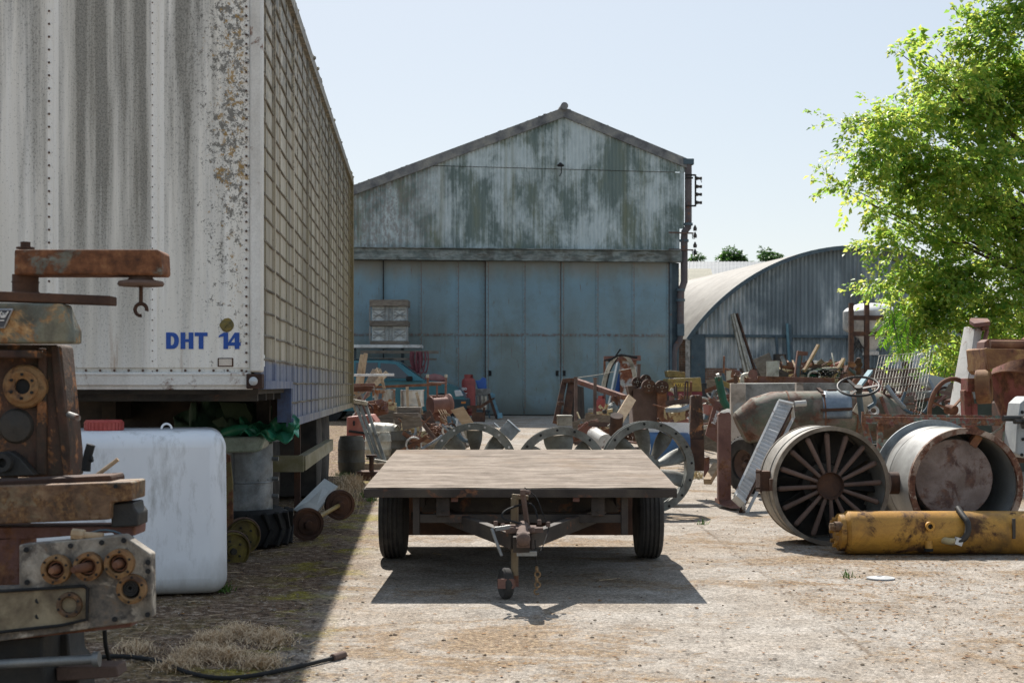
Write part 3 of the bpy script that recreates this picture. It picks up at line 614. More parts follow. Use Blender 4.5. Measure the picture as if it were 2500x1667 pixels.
for xx in (-.8, -1.8): b.box((xx, 7.4, TZ - .18), (.12, 6.4, .26))
for k in range(22): b.box((-TW / 2, .4 + k * .48, TZ - .075), (TW - .15, .06, .05))
b.box((-1.6, 4.9, .62), (1.9, .05, 1.0)); b.box((-.5, 4.95, .75), (.6, .05, .7)); b.box((-1.0, 6.4, .55), (1.7, .05, 1.0))  # dark panels added under the floor to block the bright ground behind
b.build('chassis', M['chassis'], tr)
for xx in (-.28, -2.2):
    b = MB(X); b.box((xx, 2.6, .66), (.1, .1, 1.0)); b.bar((xx, 2.6, .8), (xx - .35, 3.2, 1.1), .04, .04); b.box((xx, 2.6, .15), (.24, .24, .04)); b.build('landing_leg', M['chassis'], tr)
b = MB(X); b.bar((-.09, 3.4, 1.0), (-.09, 3.4, .1), .05, .05); b.build('stay', M['darkrust'], tr)
for yy in (6.9, 8.2):
    for xx in (-.3, -2.3):
        b = MB(X); b.lathe([(.18, -.14), (.44, -.14), (.5, -.1), (.5, .1), (.44, .14), (.18, .14)], (xx, yy, .5), (1, 0, 0), 36)
        ty = b.build('wheel', M['tyre'], tr); b = MB(X); b.lathe([(0, -.05), (.08, -.05), (.2, .02), (.29, .1), (.27, .13), (0, .02)], (xx, yy, .5), (1, 0, 0), 24); b.build('rim', M['darkrust'], ty)
    b = MB(X); b.cyl((-2.3, yy, .5), (-.3, yy, .5), .07, n=12); b.build('axle', M['chassis'], tr)
for yy in (3.7,):
    for xx in (-.42, -.8):
        b = MB(X); b.lathe([(.18, -.12), (.4, -.12), (.46, -.08), (.46, .08), (.4, .12), (.18, .12)], (xx, yy, .46), (1, 0, 0), 36); b.build('wheel', M['tyre'], tr)
    b = MB(X); b.torus((-.42, yy, .48), (1, 0, 0), .52, .03, 20, 6, (math.pi * .5, math.pi * 1.5)); b.build('mudguard', M['galv'], tr)
b = MB(X)
a, c = Vector((-.02, 3.1, .55)), Vector((-.02, 5.6, .62)); b.box((-.03, 4.85, .57), (.07, 3.6, .115)); b.box((-.13, 3.02, .57), (.24, .05, .13)); b.build('side_guard', mat('algae stained aluminium', ['#6a6544', '#7f7a60', '#93907c'], 5, (1, .3, 1), rough=.6, metal=.3), tr)
# ------------------------------------------------------------------ flatbed trailer
def deck_mat():
    t = NT('bleached plywood deck'); g = t.coords((.8, 4.5, 4.5), 2, False); v = t.coords((1, 1, 1), 5, False)
    a = t.noise(g, 3, 8, .65, .4); f = t.noise(t.coords((1.5, 26, 26), 3, False), 4, 6, .7); p = t.noise(v, 2.2, 6, .6)
    col = t.ramp(t.math('ADD', a, t.math('ADD', t.math('MULTIPLY', t.math('SUBTRACT', f, .5), .22), t.math('MULTIPLY', t.math('SUBTRACT', t.noise(v, 4.5, 8, .78), .5), 1.0))), [(.25, '#574c42'), (.43, '#73675b'), (.56, '#83776b'), (.72, '#978b7e')])
    col = t.mix(t.math('MULTIPLY', t.step(p, .6, .06), .45), col, '#7a6753')
    cr = t.step(t.noise(t.coords((.9, 22, 22), 8, False), 3.0, 5, .7), .73, .012); col = t.mix(t.math('MULTIPLY', cr, .8), col, '#332821')
    kn = t.step(t.noise(v, 13, 6, .8), .73, .02); col = t.mix(t.math('MULTIPLY', kn, .8), col, '#3d3027')
    rs = t.step(t.noise(t.coords((.7, 2.5, 1), 11, False), 1.5, 5, .6), .68, .05); col = t.mix(t.math('MULTIPLY', rs, .45), col, '#8a5a38')
    t.bump(f, .5, .004)
    return t.done(col, .9, 0, .2)
M['deck'] = deck_mat()
M['frame'] = mat('dark painted trailer steel', ['#241f1b', '#322b26', '#40382f'], 4, rust=.2, rough=.75)
fb = thing('flatbed_trailer', 'small flatbed trailer with bleached plywood deck standing alone in the yard', 'trailer', (.05, 8.39, 0))
X = mx(fb); D = X @ Matrix.Translation((0, 0, .594)) @ Matrix.Rotation(R(2.9), 4, 'X')
b = MB(D)
N = 60; top = []
def dz(u, v): return .0012 * math.sin(u * 9) * math.sin(v * 5 + 1) + .0012 * math.sin(u * 23 + v * 11)
b.grid(lambda u, v: (-.92 + 1.845 * u, -.004 + 2.352 * v, dz(u, v)), 40, 24)
b.box((0, 1.172, -.008 - .008), (1.84, 2.344, .014))
b.build('deck', M['deck'], fb, ang=60)
b = MB(D); b.box((0, .0, -.0315), (1.845, .03, .05)); b.box((-.91, 1.17, -.03), (.03, 2.3, .045)); b.box((.91, 1.17, -.03), (.03, 2.3, .045)); b.box((0, 2.33, -.03), (1.78, .03, .045)); b.build('edge_rail', M['frame'], fb, bevel=.003)
b = MB(X)
for sx in (-1, 1):
    b.box((sx * .62, .09, .425), (.04, .05, .23)); b.box((sx * .46, .06, .49), (.08, .012, .135)); b.box((sx * .60, 1.2, .56), (.05, 2.1, .08), (2.9, 0, 0))
    for k in (-.04, .04): b.cyl((sx * .46, .05, .49 + k), (sx * .46, .04, .49 + k), .008, n=8)
b.box((0, .1, .405), (1.2, .05, .05)); b.box((0, .45, .51), (1.22, .03, .2)); b.box((0, 2.2, .6), (1.2, .05, .08))
b.build('chassis', M['frame'], fb, bevel=.003)
b = MB(X); b.box((0, 2.24, .33), (1.72, .025, .5)); b.box((0, 1.9, .5), (1.1, .03, .16)); b.build('added_shade_board', M['darkrust'], fb, bevel=.003)  # boards added below the deck to deepen its shadow and hide lit ground
b = MB(X)
for sx in (-.39, .33): b.box((sx, .03, .54), (.04, .03, .06))
b.build('mounting_block', M['redbrown'], fb, bevel=.003)
b = MB(X)
for sx in (-1, 1): b.bar((sx * .52, .55, .40), (sx * .035, -.62, .345), .05, .085)
b.bar((0, -.35, .352), (0, -.72, .338), .09, .085); b.build('drawbar', M['frame'], fb, bevel=.004)
b = MB(X)
b.cyl((.01, -.46, .41), (.01, -.78, .375), .036, n=14); b.box((.01, -.8, .375), (.07, .1, .075)); b.box((0, -.55, .405), (.17, .17, .03)); b.ball((.01, -.86, .385), .038, 12); b.box((-.07, -.6, .42), (.08, .05, .03)); b.box((.09, -.62, .41), (.06, .09, .025))
for p in ((-.1, -.62, .415), (.1, -.55, .43), (-.05, -.72, .405), (.06, -.72, .405), (-.14, -.52, .42), (.15, -.52, .415)): b.cyl(p, (p[0], p[1], p[2] + .028), .013, n=6)
cp = b.build('coupling', M['brownrust'], fb, bevel=.003)
b = MB(X); b.bar((-.14, -.68, .42), (-.06, -.66, .43), .02, .02); b.tube([(-.16, -.69, .425), (-.145, -.7, .38), (-.105, -.72, .28)], .009, 8); b.box((.03, -.7, .29), (.11, .03, .025)); b.build('lever', M['steel'], fb)
b = MB(X); b.bar((.035, -.45, .42), (.01, -.50, .60), .024, .02); b.box((.01, -.50, .605), (.03, .05, .03)); b.tube([(.01, -.5, .61), (.05, -.52, .605)], .013, 8); b.build('handbrake', M['brownrust'], fb, bevel=.002)
jx, jy = -.035, -.42
b = MB(X); b.cyl((jx, jy, .13), (jx, jy, .345), .021, n=14); b.cyl((jx, jy, .43), (jx, jy, .565), .022, n=14); b.cyl((jx, jy, .345), (jx, jy, .43), .026, n=14); b.box((jx, jy, .39), (.085, .06, .03)); b.bar((jx - .015, jy, .578), (jx + .075, jy - .02, .57), .016, .024); b.cyl((jx, jy, .565), (jx, jy, .585), .014, n=10)
jp = b.build('jockey_post', mat('dull brass coloured tube', ['#5c4d38', '#6f6049', '#7d6e56'], 6, rust=.2, rough=.5, metal=.4), fb)
wx = jx - .05
b = MB(X @ Matrix.Translation((wx, jy + .02, .088)) @ Matrix.Rotation(R(18), 4, 'Z')); b.lathe([(.05, -.026), (.078, -.026), (.088, -.014), (.088, .014), (.078, .026), (.05, .026)], (0, 0, 0), (1, 0, 0), 28); jw = b.build('jockey_wheel', M['tyre'], fb)
b = MB(X @ Matrix.Translation((wx, jy + .02, .088)) @ Matrix.Rotation(R(18), 4, 'Z')); b.lathe([(0, -.035), (.02, -.035), (.022, -.015), (.05, -.012), (.05, .012), (.022, .015), (.02, .035), (0, .035)], (0, 0, 0), (1, 0, 0), 20); b.build('rim', M['galv'], jw)
b = MB(X); b.box((jx + .005, jy, .105), (.035, .05, .06)); b.box((jx - .05, jy - .055, .095), (.09, .01, .055)); b.box((jx - .05, jy + .1, .095), (.09, .01, .055)); b.box((jx - .005, jy + .02, .095), (.02, .15, .045)); b.build('jockey_fork', M['redbrown'], jp, bevel=.002)
b = MB(X); b.tube([(.1, -.5, .43), (.07, -.48, .55), (-.02, -.47, .53), (-.1, -.5, .5), (-.11, -.52, .46), (-.02, -.52, .44), (.03, -.56, .42)], .006, 6, 2)
b.tube([(.02, -.48, .63), (.09, -.5, .58), (.12, -.52, .48), (.16, -.5, .42), (.13, -.6, .34), (.1, -.66, .29)], .003, 5, 2); b.tube([(.075, -.66, .36), (.085, -.66, .21)], .003, 5); b.build('cable', M['black'], fb)
b = MB(X)
for k in range(4): b.torus((.085 + .004 * (k % 2), -.66, .2 - k * .028), (0, 1, 0) if k % 2 else (1, .3, 0), .015, .0045, 12, 6)
b.torus((.085, -.66, .078), (0, 1, 0), .014, .005, 12, 6, (-2.5, 2.0)); b.build('safety_chain', mat('rusty brass chain', ['#5e4a30', '#755c3c', '#8a704c'], 20, rough=.6, metal=.3), fb)
for sx, cx in ((-1, -.87), (1, .895)):
    prof = [(.15, -.085), (.255, -.087), (.28, -.075), (.289, -.055)]
    for gx in (-.045, -.015, .015, .045): prof += [(.29, gx - .009), (.282, gx - .006), (.282, gx + .006), (.29, gx + .009)]
    prof += [(.289, .055), (.28, .075), (.255, .087), (.15, .085)]
    b = MB(X); b.lathe(prof, (cx, 1.5, .29), (1, 0, 0), 44); ty = b.build('wheel', M['tyre'], fb, ang=25)
    b = MB(X); b.lathe([(0, -.03), (.05, -.03), (.06, 0), (.14, -.02), (.165, -.06), (.165, .06), (.14, .02), (.06, 0.02), (0, .03)], (cx, 1.5, .29), (1, 0, 0), 24); b.build('rim', M['darkrust'], ty)
    b = MB(X)
    for k in range(4): b.box((cx - sx * .24, 1.5, .36 + k * .014), (.055, .75 - k * .12, .011))
    b.box((cx - sx * .24, 1.5, .33), (.075, .08, .12)); b.build('leaf_spring', M['darkrust'], fb)
b = MB(X); b.box((0, 1.5, .29), (1.5, .05, .05)); b.build('axle', M['frame'], fb)

# ------------------------------------------------------------------ machine tool at the left
mt = thing('machine_tool', 'rusty old machine tool with short crane arm and hook, bearing flanges on its lower housing', 'machine', (-1.75, 5.5, 0))
def ps(mb, pts, Y, depth): return mb.slab([W(x, y, Y) for x, y in pts], (0, depth, 0))
def pb(mb, x0, y0, x1, y1, Y, depth): return ps(mb, [(x0, y0), (x1, y0), (x1, y1), (x0, y1)], Y, depth)
b = MB(); ps(b, [(34, 609), (60, 609), (382, 609), (392, 614), (395, 667), (389, 671), (92, 671), (33, 671)], 5.5, .15); cr = b.build('crane_arm', mat('rusted grey paint on arm', ['#5f665f', '#777c72', '#6a6a58'], 4, (1, 1, 1.4), rust=.74, rough=.8, dirt=.2, rustcols=['#3a261d', '#55341f', '#74492c', '#946840']), mt, bevel=.008)
b = MB(); b.cyl(W(62, 716, 5.58), W(62, 671, 5.58), .05, n=24); b.cyl(W(62, 690, 5.58), W(62, 688, 5.58), .053, n=24); b.cyl(W(62, 718, 5.58), W(62, 712, 5.58), .062, .052, n=24); b.build('pivot_post', M['darkrust'], mt); b = MB(); b.cyl(W(62, 608, 5.58), W(62, 604, 5.58), .035, n=18); b.cyl(W(62, 604, 5.58), W(62, 591, 5.58), .02, n=6); b.build('pivot_bolt', M['darkrust'], mt)
hc = W(344, 691, 5.58)
b = MB(); b.lathe([(0, -.012), (.085, -.012), (.09, -.004), (.085, .006), (.052, .012), (.04, .028), (0, .034)], hc, (0, 0, 1), 32); pl = b.build('disc', M['brownrust'], cr)
b = MB(); b.cyl(W(344, 738, 5.58), hc, .008, n=10); c = W(344, 756, 5.58); b.torus(c, (0, -1, 0), .023, .0075, 24, 8, (R(-15), R(275))) ; b.build('hook', M['darkrust'], cr)
b = MB(); ps(b, [(-120, 708), (0, 711), (268, 722), (268, 744), (0, 735), (-120, 732)], 5.46, .1); b.build('slide_bar', M['darkrust'], mt, bevel=.004)
b = MB(); ps(b, [(-140, 738), (152, 741), (166, 780), (178, 806), (178, 838), (-140, 838)], 5.44, .12); hd = b.build('head', mat('grey machine head', ['#4f5450', '#666a60', '#78745f', '#5a5648'], 5, (1, 1, .5), rust=.36, rough=.65, rustcols=['#4a3020', '#8a6034', '#b08a58', '#c8a878'], dirt=.2), mt, bevel=.01)
b = MB(); ps(b, [(-60, 754), (32, 753), (10, 802), (-85, 800)], 5.425, .012); np_ = b.build('nameplate', mat('pewter edge', ['#8b8d92', '#a3a5aa'], 20, rough=.4, metal=.6), mt, bevel=.003)
b = MB(); ps(b, [(-58, 758), (27, 757), (8, 798), (-83, 796)], 5.422, .01); b.build('nameplate_face', mat('dark nameplate', ['#35353a', '#434349'], 20, rough=.4), np_)
b = MB()
for x0, y0, x1, y1 in ((-6, 776, 4, 760), (2, 776, 8, 764), (5, 776, 12, 765), (8, 776, 15, 765), (11, 775, 20, 760), (-8, 774, 14, 765), (-10, 783, 10, 782)): b.bar(W(x0, y0, 5.42), W(x1, y1, 5.42), .004, .004)
b.build('nameplate_lettering', M['lettering'], np_)
b = MB(); ps(b, [(-120, 838), (142, 840), (148, 850), (172, 1100), (174, 1165), (-120, 1165)], 5.56, .17); b.build('column', M['column'], mt, bevel=.012)
b = MB(); ps(b, [(122, 842), (140, 842), (170, 1090), (170, 1163), (154, 1163), (130, 940)], 5.545, .03); ps(b, [(92, 850), (112, 850), (112, 1160), (86, 1160)], 5.54, .03); b.box(W(20, 865, 5.5), (.25, .1, .03)); b.build('column_rib', M['column'], mt, bevel=.006)
fc = W(53, 943, 5.5)
b = MB(); b.lathe([(.03, .0), (.03, .045), (.055, .052), (.062, .05), (.062, .035), (.078, .03), (.085, .02), (.085, -.04)], fc + Vector((0, .05, 0)), (0, -1, 0), 40); b.build('column_flange', M['bearing'], mt, ang=30)
b = MB(); b.cyl(fc + Vector((0, .03, 0)), fc + Vector((0, .02, 0)), .031, n=24); [b.cyl(fc + Vector((.046 * math.cos(a), .0, .046 * math.sin(a))), fc + Vector((.046 * math.cos(a), -.006, .046 * math.sin(a))), .006, n=8) for a in [.5 + k * 1.047 for k in range(6)]]; b.build('bore', M['black'], mt)
b = MB(); b.lathe([(0, 0), (.07, 0), (.06, .012), (0, .02)], W(40, 1040, 5.56), (0, -1, 0), 28); b.build('cover_disc', M['castdark'], mt)
b = MB(); ps(b, [(-40, 1105), (25, 1102), (48, 1118), (84, 1160), (-40, 1165)], 5.48, .06); bs = b.build('bracket', M['castdark'], mt, bevel=.004)
b = MB(); b.lathe([(.018, 0), (.018, .05), (.035, .05), (.04, 0)], W(15, 1128, 5.5), (0, -1, 0), 24); b.build('boss', M['castdark'], bs)
b = MB(); b.cyl(W(168, 1012, 5.54), W(190, 1020, 5.4), .012, n=10); b.build('stud', M['steel'], mt)
b = MB(); ps(b, [(-120, 1176), (0, 1174), (268, 1160), (272, 1168), (272, 1178), (-120, 1190)], 5.2, .18); b.build('table_strip', M['darkrust'], mt, bevel=.004)
b = MB(); ps(b, [(-140, 1192), (318, 1176), (321, 1180), (320, 1222), (270, 1226), (268, 1268), (-140, 1285)], 5.12, .2); b.build('table', M['table'], mt, bevel=.006)
b = MB(); b.cyl(W(282, 1187, 5.115), W(282, 1187, 5.1), .008, n=10); b.build('bolt_hole', M['black'], mt)
b = MB(); ps(b, [(270, 1230), (326, 1226), (328, 1240), (338, 1252), (337, 1284), (271, 1288)], 5.16, .14); b.build('table_clamp', M['castdark'], mt, bevel=.006)
b = MB(); ps(b, [(-120, 1288), (330, 1284), (328, 1308), (280, 1310), (275, 1300), (-120, 1330)], 5.2, .16); pb(b, -120, 1310, 46, 1450, 5.2, .2); b.build('saddle', M['redbrown'], mt, bevel=.006)
b = MB(); gh = [(46, 1330), (300, 1306), (368, 1353), (370, 1508), (335, 1518), (-140, 1585), (-140, 1440), (46, 1432)]
ps(b, gh, 4.98, .07); b.build('gear_housing', M['cream'], mt, bevel=.005)
b = MB(); ps(b, [(-140, 1455), (200, 1432), (211, 1438), (211, 1510), (150, 1524), (-140, 1556)], 4.965, .02); b.build('side_pocket', mat('oily stained casting', ['#3d352a', '#574b3a', '#776a52', '#8f8267'], 7, rough=.7), mt, bevel=.003)
b = MB(); b.tube([W(*p, 4.96) for p in ((-140, 1560), (40, 1538), (150, 1526), (212, 1512), (214, 1436), (205, 1430), (-140, 1452))], .006, 6); b.build('gasket', M['black'], mt)
for (fx, fy, r, hub) in ((138, 1389, 36, 1), (216, 1382, 35, 2), (292, 1375, 36, 1), (322, 1437, 36, 0), (171, 1475, 31, 3)):
    c = W(fx, fy, 4.965); s = 4.97 / F; b = MB(); ro = r * s
    b.lathe([(ro * .62, .03), (ro * .62, -.018), (ro * .72, -.022), (ro * .98, -.018), (ro, .0), (ro, .02)], c, (0, 1, 0), 36)
    fl = b.build('bearing_flange', M['bearing'] if hub != 3 else M['table'], mt, ang=30)
    b = MB(); b.cyl(c + Vector((0, .012, 0)), c + Vector((0, .02, 0)), ro * .63, n=24)
    for k in range(6): a = k * 1.047 + .4; p = c + Vector((ro * .84 * math.cos(a), -.022, ro * .84 * math.sin(a))); b.cyl(p, p + Vector((0, -.003, 0)), .0045, n=8)
    b.build('bore', M['black'], fl)
    if hub in (1, 2):
        b = MB(); L = .05 if hub == 1 else .1; b.lathe([(0, -L), (ro * .2, -L), (ro * .28, -L + .02), (ro * .34, -.0), (ro * .34, .015)], c, (.25 if hub == 2 else .05, 1, 0), 16); b.torus(c + Vector((0, .002, 0)), (0, 1, 0), ro * .5, .004, 24, 6); b.build('shaft', M['rust'], fl)
    elif hub == 0:
        b = MB(); [b.torus(c + Vector((-.006, .0, .003)), (0, 1, 0), ro * q, .004, 24, 6) for q in (.5, .36, .2)]; b.build('bearing_race', M['castdark'], fl)
for x, y in ((64, 1342), (172, 1332), (248, 1324), (302, 1319), (361, 1372), (361, 1394), (66, 1421), (360, 1500), (280, 1511), (92, 1466), (92, 1504)): b = MB(); b.cyl(W(x, y, 4.975), W(x, y, 4.965), .0095, n=10); b.build('bolt_hole', M['black'], mt)
b = MB(); ps(b, [(-140, 1560), (320, 1514), (320, 1530), (-140, 1580)], 5.02, .25); b.build('bed', M['redbrown'], mt, bevel=.004)
b = MB(); ps(b, [(-140, 1570), (104, 1552), (104, 1625), (120, 1700), (-140, 1700)], 5.1, .4); ps(b, [(100, 1552), (166, 1545), (170, 1600), (190, 1625), (200, 1760), (-140, 1760)], 5.3, .2); b.build('base', M['castdark'], mt, bevel=.01)
b = MB(); b.cyl(W(-140, 1628, 4.98), W(238, 1608, 4.98), .017, n=14); b.cyl(W(228, 1609, 4.98), W(243, 1608, 4.98), .027, n=14); b.build('feed_rod', M['steel'], mt)
b = MB(); b.tube([W(210, 1150, 5.5), W(212, 1120, 5.5), W(222, 1085, 5.5)], .017, 8, 1); b.tube([W(207, 1123, 5.5), W(226, 1119, 5.5)], .014, 8); b.build('lever', M['black'], mt)
b = MB(); b.cyl(W(236, 1160, 5.4), W(288, 1121, 5.4), .008, n=8); b.build('wooden_handle', M['newwood'], mt)
b = MB(); b.cyl(W(205, 1306, 5.0), W(252, 1309, 5.0), .013, n=10); b.cyl(W(176, 1303, 5.0), W(206, 1306, 5.0), .02, n=8); b.build('spanner_handle', M['palewood'], mt)
b = MB(); b.tube([W(x, y, 5.1) for x, y in ((220, 1300), (250, 1292), (285, 1297), (305, 1310), (328, 1308), (318, 1316))], .004, 5, 1); b.build('cable', M['bluegrey'], mt)
wb = thing('timber_block', 'brown timber block lying on the ground under the machine tool', 'block', W(210, 1648, 5.35))
b = MB(); ps(b, [(136, 1628), (285, 1626), (290, 1652), (136, 1664)], 5.2, .12); b.build('block', M['brownrust'], wb, bevel=.006)
# black cables
cb = thing('black_cable', 'black cable dangling from the machine and snaking over the ground to a metal ferrule', 'cable', G(520, 1650))
b = MB(); pts = [G(205, 1615), G(290, 1605), G(380, 1617), G(415, 1630), G(455, 1648), G(530, 1664), G(610, 1658), G(700, 1640), G(815, 1612)]
b.tube([p + Vector((0, 0, .012)) for p in pts], .0095, 8, 2); b.tube([W(255, 1538, 5.3), W(258, 1580, 5.3), W(268, 1615, 5.4), W(276, 1640, 5.4)], .008, 7, 1); b.build('cable', M['black'], cb)
b = MB(); b.cyl(G(812, 1613) + Vector((0, 0, .014)), G(840, 1605) + Vector((0, 0, .014)), .017, n=12); b.build('ferrule', M['brownrust'], cb)

# ------------------------------------------------------------------ white tank and things beside the trailer
def tank_mat():
    t = NT('milky plastic'); v = t.coords((1, 1, .5), 2, False); a = t.noise(v, 3, 6, .6); c = t.noise(t.coords((1, 1, .3), 5, False), 7, 7, .7)
    col = t.mix(t.math('MULTIPLY', t.step(c, .6, .08), .55), t.ramp(a, [(.3, '#dcdfe4'), (.6, '#e6e9ed'), (.8, '#eceef0')]), '#7c7a72')
    x, y, z = t.sep(); lo = t.math('SUBTRACT', 1.0, t.step(t.math('ADD', z, t.math('MULTIPLY_ADD', c, .3, -.15)), .12, .09)); col = t.mix(t.math('MULTIPLY', lo, .5), col, '#77705f')
    t.bump(a, .1, .01); return t.done(col, .42, 0, .45)
M['plastic'] = tank_mat()
tk = thing('plastic_tank', 'white plastic water tank with red screw cap standing behind the machine tool', 'tank', (-2.235, 8.38, 0), 12.5)
X = mx(tk)
b = MB(X); b.box((0, 0, .475), (1.08, .85, .93), taper=.985); o = b.build('body', M['plastic'], tk, bevel=.095); o.modifiers[0].segments = 6; o.modifiers[0].angle_limit = R(30)
b = MB(X); cpos = Vector((-.15, -.2, .925)); b.lathe([(0, .075), (.1, .075), (.108, .065), (.108, .02), (.1, .0), (.1, -.05)], cpos, (0, 0, 1), 36)
for k in range(30): a = k * math.pi / 15; b.box(cpos + Vector((.108 * math.cos(a), .108 * math.sin(a), .04)), (.006, .012, .045), (0, 0, math.degrees(a)))
b.build('cap', mat('faded red plastic', ['#9c3a34', '#ad4840', '#b5564c'], 5, rough=.5), tk)
b = MB(X); b.lathe([(.12, -.03), (.12, .012), (.1, .014)], cpos, (0, 0, 1), 30); b.torus((.2, -.3, .95), (0, 1, 0), .028, .006, 16, 6, (0, math.pi)); b.build('neck', M['plastic'], tk)

dr = thing('duct_drum', 'upright grey galvanised drum with bolted flanges standing on a tractor tyre', 'drum', W(600, 1250, 10.6))
Yd = 10.6; s = Yd / F; cx = W(598, 1250, Yd); zb_ = EYE - (1250 - HY) * s; zt_ = EYE - (1074 - HY) * s
b = MB(); b.lathe([(.205, zb_ + .012), (.205, zt_ - .012), (.198, zt_ - .012), (.198, zb_ + .012)], (cx.x, Yd, 0), (0, 0, 1), 40, closed=True); b.torus((cx.x, Yd, (zb_ + zt_) / 2 - .04), (0, 0, 1), .205, .006, 40, 6); b.box((cx.x - .05, Yd - .202, zt_ - .2), (.012, .008, .33))
for k in range(14): a = k * .45; b.ball((cx.x + .206 * math.cos(a), Yd + .206 * math.sin(a), (zb_ + zt_) / 2 - .02), .008, 6)
b.build('body', M['galv'], dr)
b = MB(); [b.lathe([(.19, z_ - .008), (.262, z_ - .008), (.262, z_ + .008), (.19, z_ + .008)], (cx.x, Yd, 0), (0, 0, 1), 40, closed=True) for z_ in (zb_, zt_)]; b.build('flange', M['galv'], dr)
b = MB(); [b.cyl((cx.x + .2, Yd, z_), (cx.x + .25, Yd, z_), .018, n=6) or b.cyl((cx.x + .25, Yd, z_), (cx.x + .3, Yd, z_), .011, n=8) for z_ in (zb_ + .12, zb_ + .25, zt_ - .14)]; b.build('bolt', M['steel'], dr)
tt = thing('tractor_tyre', 'black lugged tractor tyre lying flat under the grey drum', 'tyre', (cx.x - .08, 10.65, 0))
b = MB(mx(tt)); b.lathe([(.2, .03), (.33, .0), (.39, .03), (.405, .1), (.405, .19), (.39, .255), (.33, .285), (.2, .26)], (0, 0, 0), (0, 0, 1), 48, closed=True); b.build('carcass', M['black'], tt)
b = MB(mx(tt))
for k in range(22):
    a = k * 2 * math.pi / 22
    for sgn, z0, z1 in ((1, .02, .15), (-1, .135, .265)):
        aa = a + (.14 if sgn < 0 else 0); b.bar((.405 * math.cos(aa), .405 * math.sin(aa), z0), (.412 * math.cos(aa + sgn * .16), .412 * math.sin(aa + sgn * .16), z1), .04, .03)
b.build('lugs', M['black'], tt, bevel=.004)
sb = thing('translucent_slab', 'pale green fibreglass slab lying across the grey drum', 'slab', W(590, 1085, 10.75))
b = MB(); b.slab([W(535, 1068, 10.25), W(640, 1066, 10.25), W(646, 1074, 10.25), W(638, 1098, 10.25), W(625, 1104, 10.25), W(535, 1106, 10.25)], (0, .35, .01)); b.build('slab', mat('algae fibreglass', ['#7d8a7a', '#8f9b8b', '#9aa596'], 6, rough=.4, dirt=.2), sb, bevel=.02)
# tarpaulin heap: a crumpled sheet over sacks
def crumple(name, label, cat, c, rx, ry, h, m, seed, fold=.06, drape=()):
    r = random.Random(seed); ph = [r.uniform(0, 6.28) for _ in range(12)]
    o = thing(name, label, cat, c)
    def fn(u, v):
        a = u * 2 * math.pi; q = v
        k = 1 + .16 * math.sin(3 * a + ph[0]) + .1 * math.sin(7 * a + ph[1]) * q
        x, y = rx * q * k * math.cos(a), ry * q * k * math.sin(a)
        z = h * (1 - q ** 2.2) + fold * (math.sin(9 * x / rx + ph[2]) * math.cos(5 * y / ry + ph[3]) + .6 * abs(math.sin(6 * a + 5 * q + ph[4])) + .5 * abs(math.sin(4 * x / rx - 7 * y / ry + ph[5]))) * (1 - q * .5) - fold
        return (c[0] + x, c[1] + y, c[2] + max(z, .004) if q < .98 else c[2])
    b = MB(); b.grid(fn, 56, 22); ob = b.build('sheet', m, o, ang=22); return o
tp = thing('tarpaulin', 'bright green tarpaulin crumpled over the top of the grey drum', 'tarpaulin', W(650, 1070, 11.1))
r_ = random.Random(4)
def tarp(u, v):
    x = 585 + 145 * u; topy = 1022 + 14 * math.sin(u * 5) + 16 * u ** 2; boty = 1066 + 16 * u - 6 * math.sin(u * 7) - (14 if u > .9 else 0)
    y = topy + (boty - topy) * v; Yv = 10.75 - .35 * v - .45 * u + .06 * math.sin(u * 17 + v * 4) + .05 * math.sin(u * 9 - v * 9)
    p = W(x, y, Yv); return p + Vector((0, 0, .018 * math.sin(u * 23 + v * 6) + .02 * abs(math.sin(u * 8 + v * 11))))
b = MB(); b.grid(tarp, 44, 20); o = b.build('sheet', M['tarpgreen'], tp, ang=25); o.modifiers.new('thick', 'SOLIDIFY').thickness = .006
b = MB(); c0 = W(590, 1060, 10.5); b.tube([c0 + Vector((-.12, 0, 0)), c0 + Vector((-.02, -.05, .04)), c0 + Vector((.1, -.02, .03)), c0 + Vector((.17, .02, -.03))], [.05, .06, .05, .03], 10, 2); b.build('roll', M['tarpgreen'], tp)
sk = thing('sacking_heap', 'heap of dark green sacking and folded sheet under the trailer end', 'heap', W(560, 1080, 11.7))
def sack(u, v):
    x = 425 + 240 * u; topy = 962 + 70 * abs(u - .55) ** 1.2 * 1.6 + 8 * math.sin(u * 11) - (18 if .15 < u < .25 else 0); y = topy + (1090 - topy) * v
    p = W(x, y, 11.2 - .6 * v + .09 * math.sin(u * 13 + v * 5)); return p + Vector((0, 0, .03 * abs(math.sin(u * 15 - v * 7))))
b = MB(); b.grid(sack, 40, 18); o = b.build('sacking', M['tarpdark'], sk, ang=20); o.modifiers.new('thick', 'SOLIDIFY').thickness = .01
b = MB(); b.slab([W(535, 980, 10.9), W(598, 985, 10.9), W(616, 1020, 10.85), W(600, 1065, 10.8), W(566, 1062, 10.8)], (0, .03, .01)); b.slab([W(516, 1030, 10.8), W(545, 1018, 10.8), W(575, 1064, 10.75), W(560, 1068, 10.75)], (0, .03, .01)); b.build('folded_sheet', mat('olive folded sheet', ['#3a4a36', '#47573f', '#55624a'], 4, rough=.55), sk, jit=.004)
yp = thing('yellow_board', 'narrow rusty yellow board standing between the white tank and the drum', 'board', W(558, 1285, 9.9))
b = MB(); b.slab([W(549, 1106, 9.9), W(561, 1112, 9.9), W(568, 1180, 9.9), W(568, 1275, 9.9), W(552, 1290, 9.9)], (0, .03, 0)); b.build('panel', mat('dull yellow rusted strip', ['#5c5030', '#6e6038', '#7a6a3e'], 5, rust=.45, rough=.8), yp, bevel=.003)
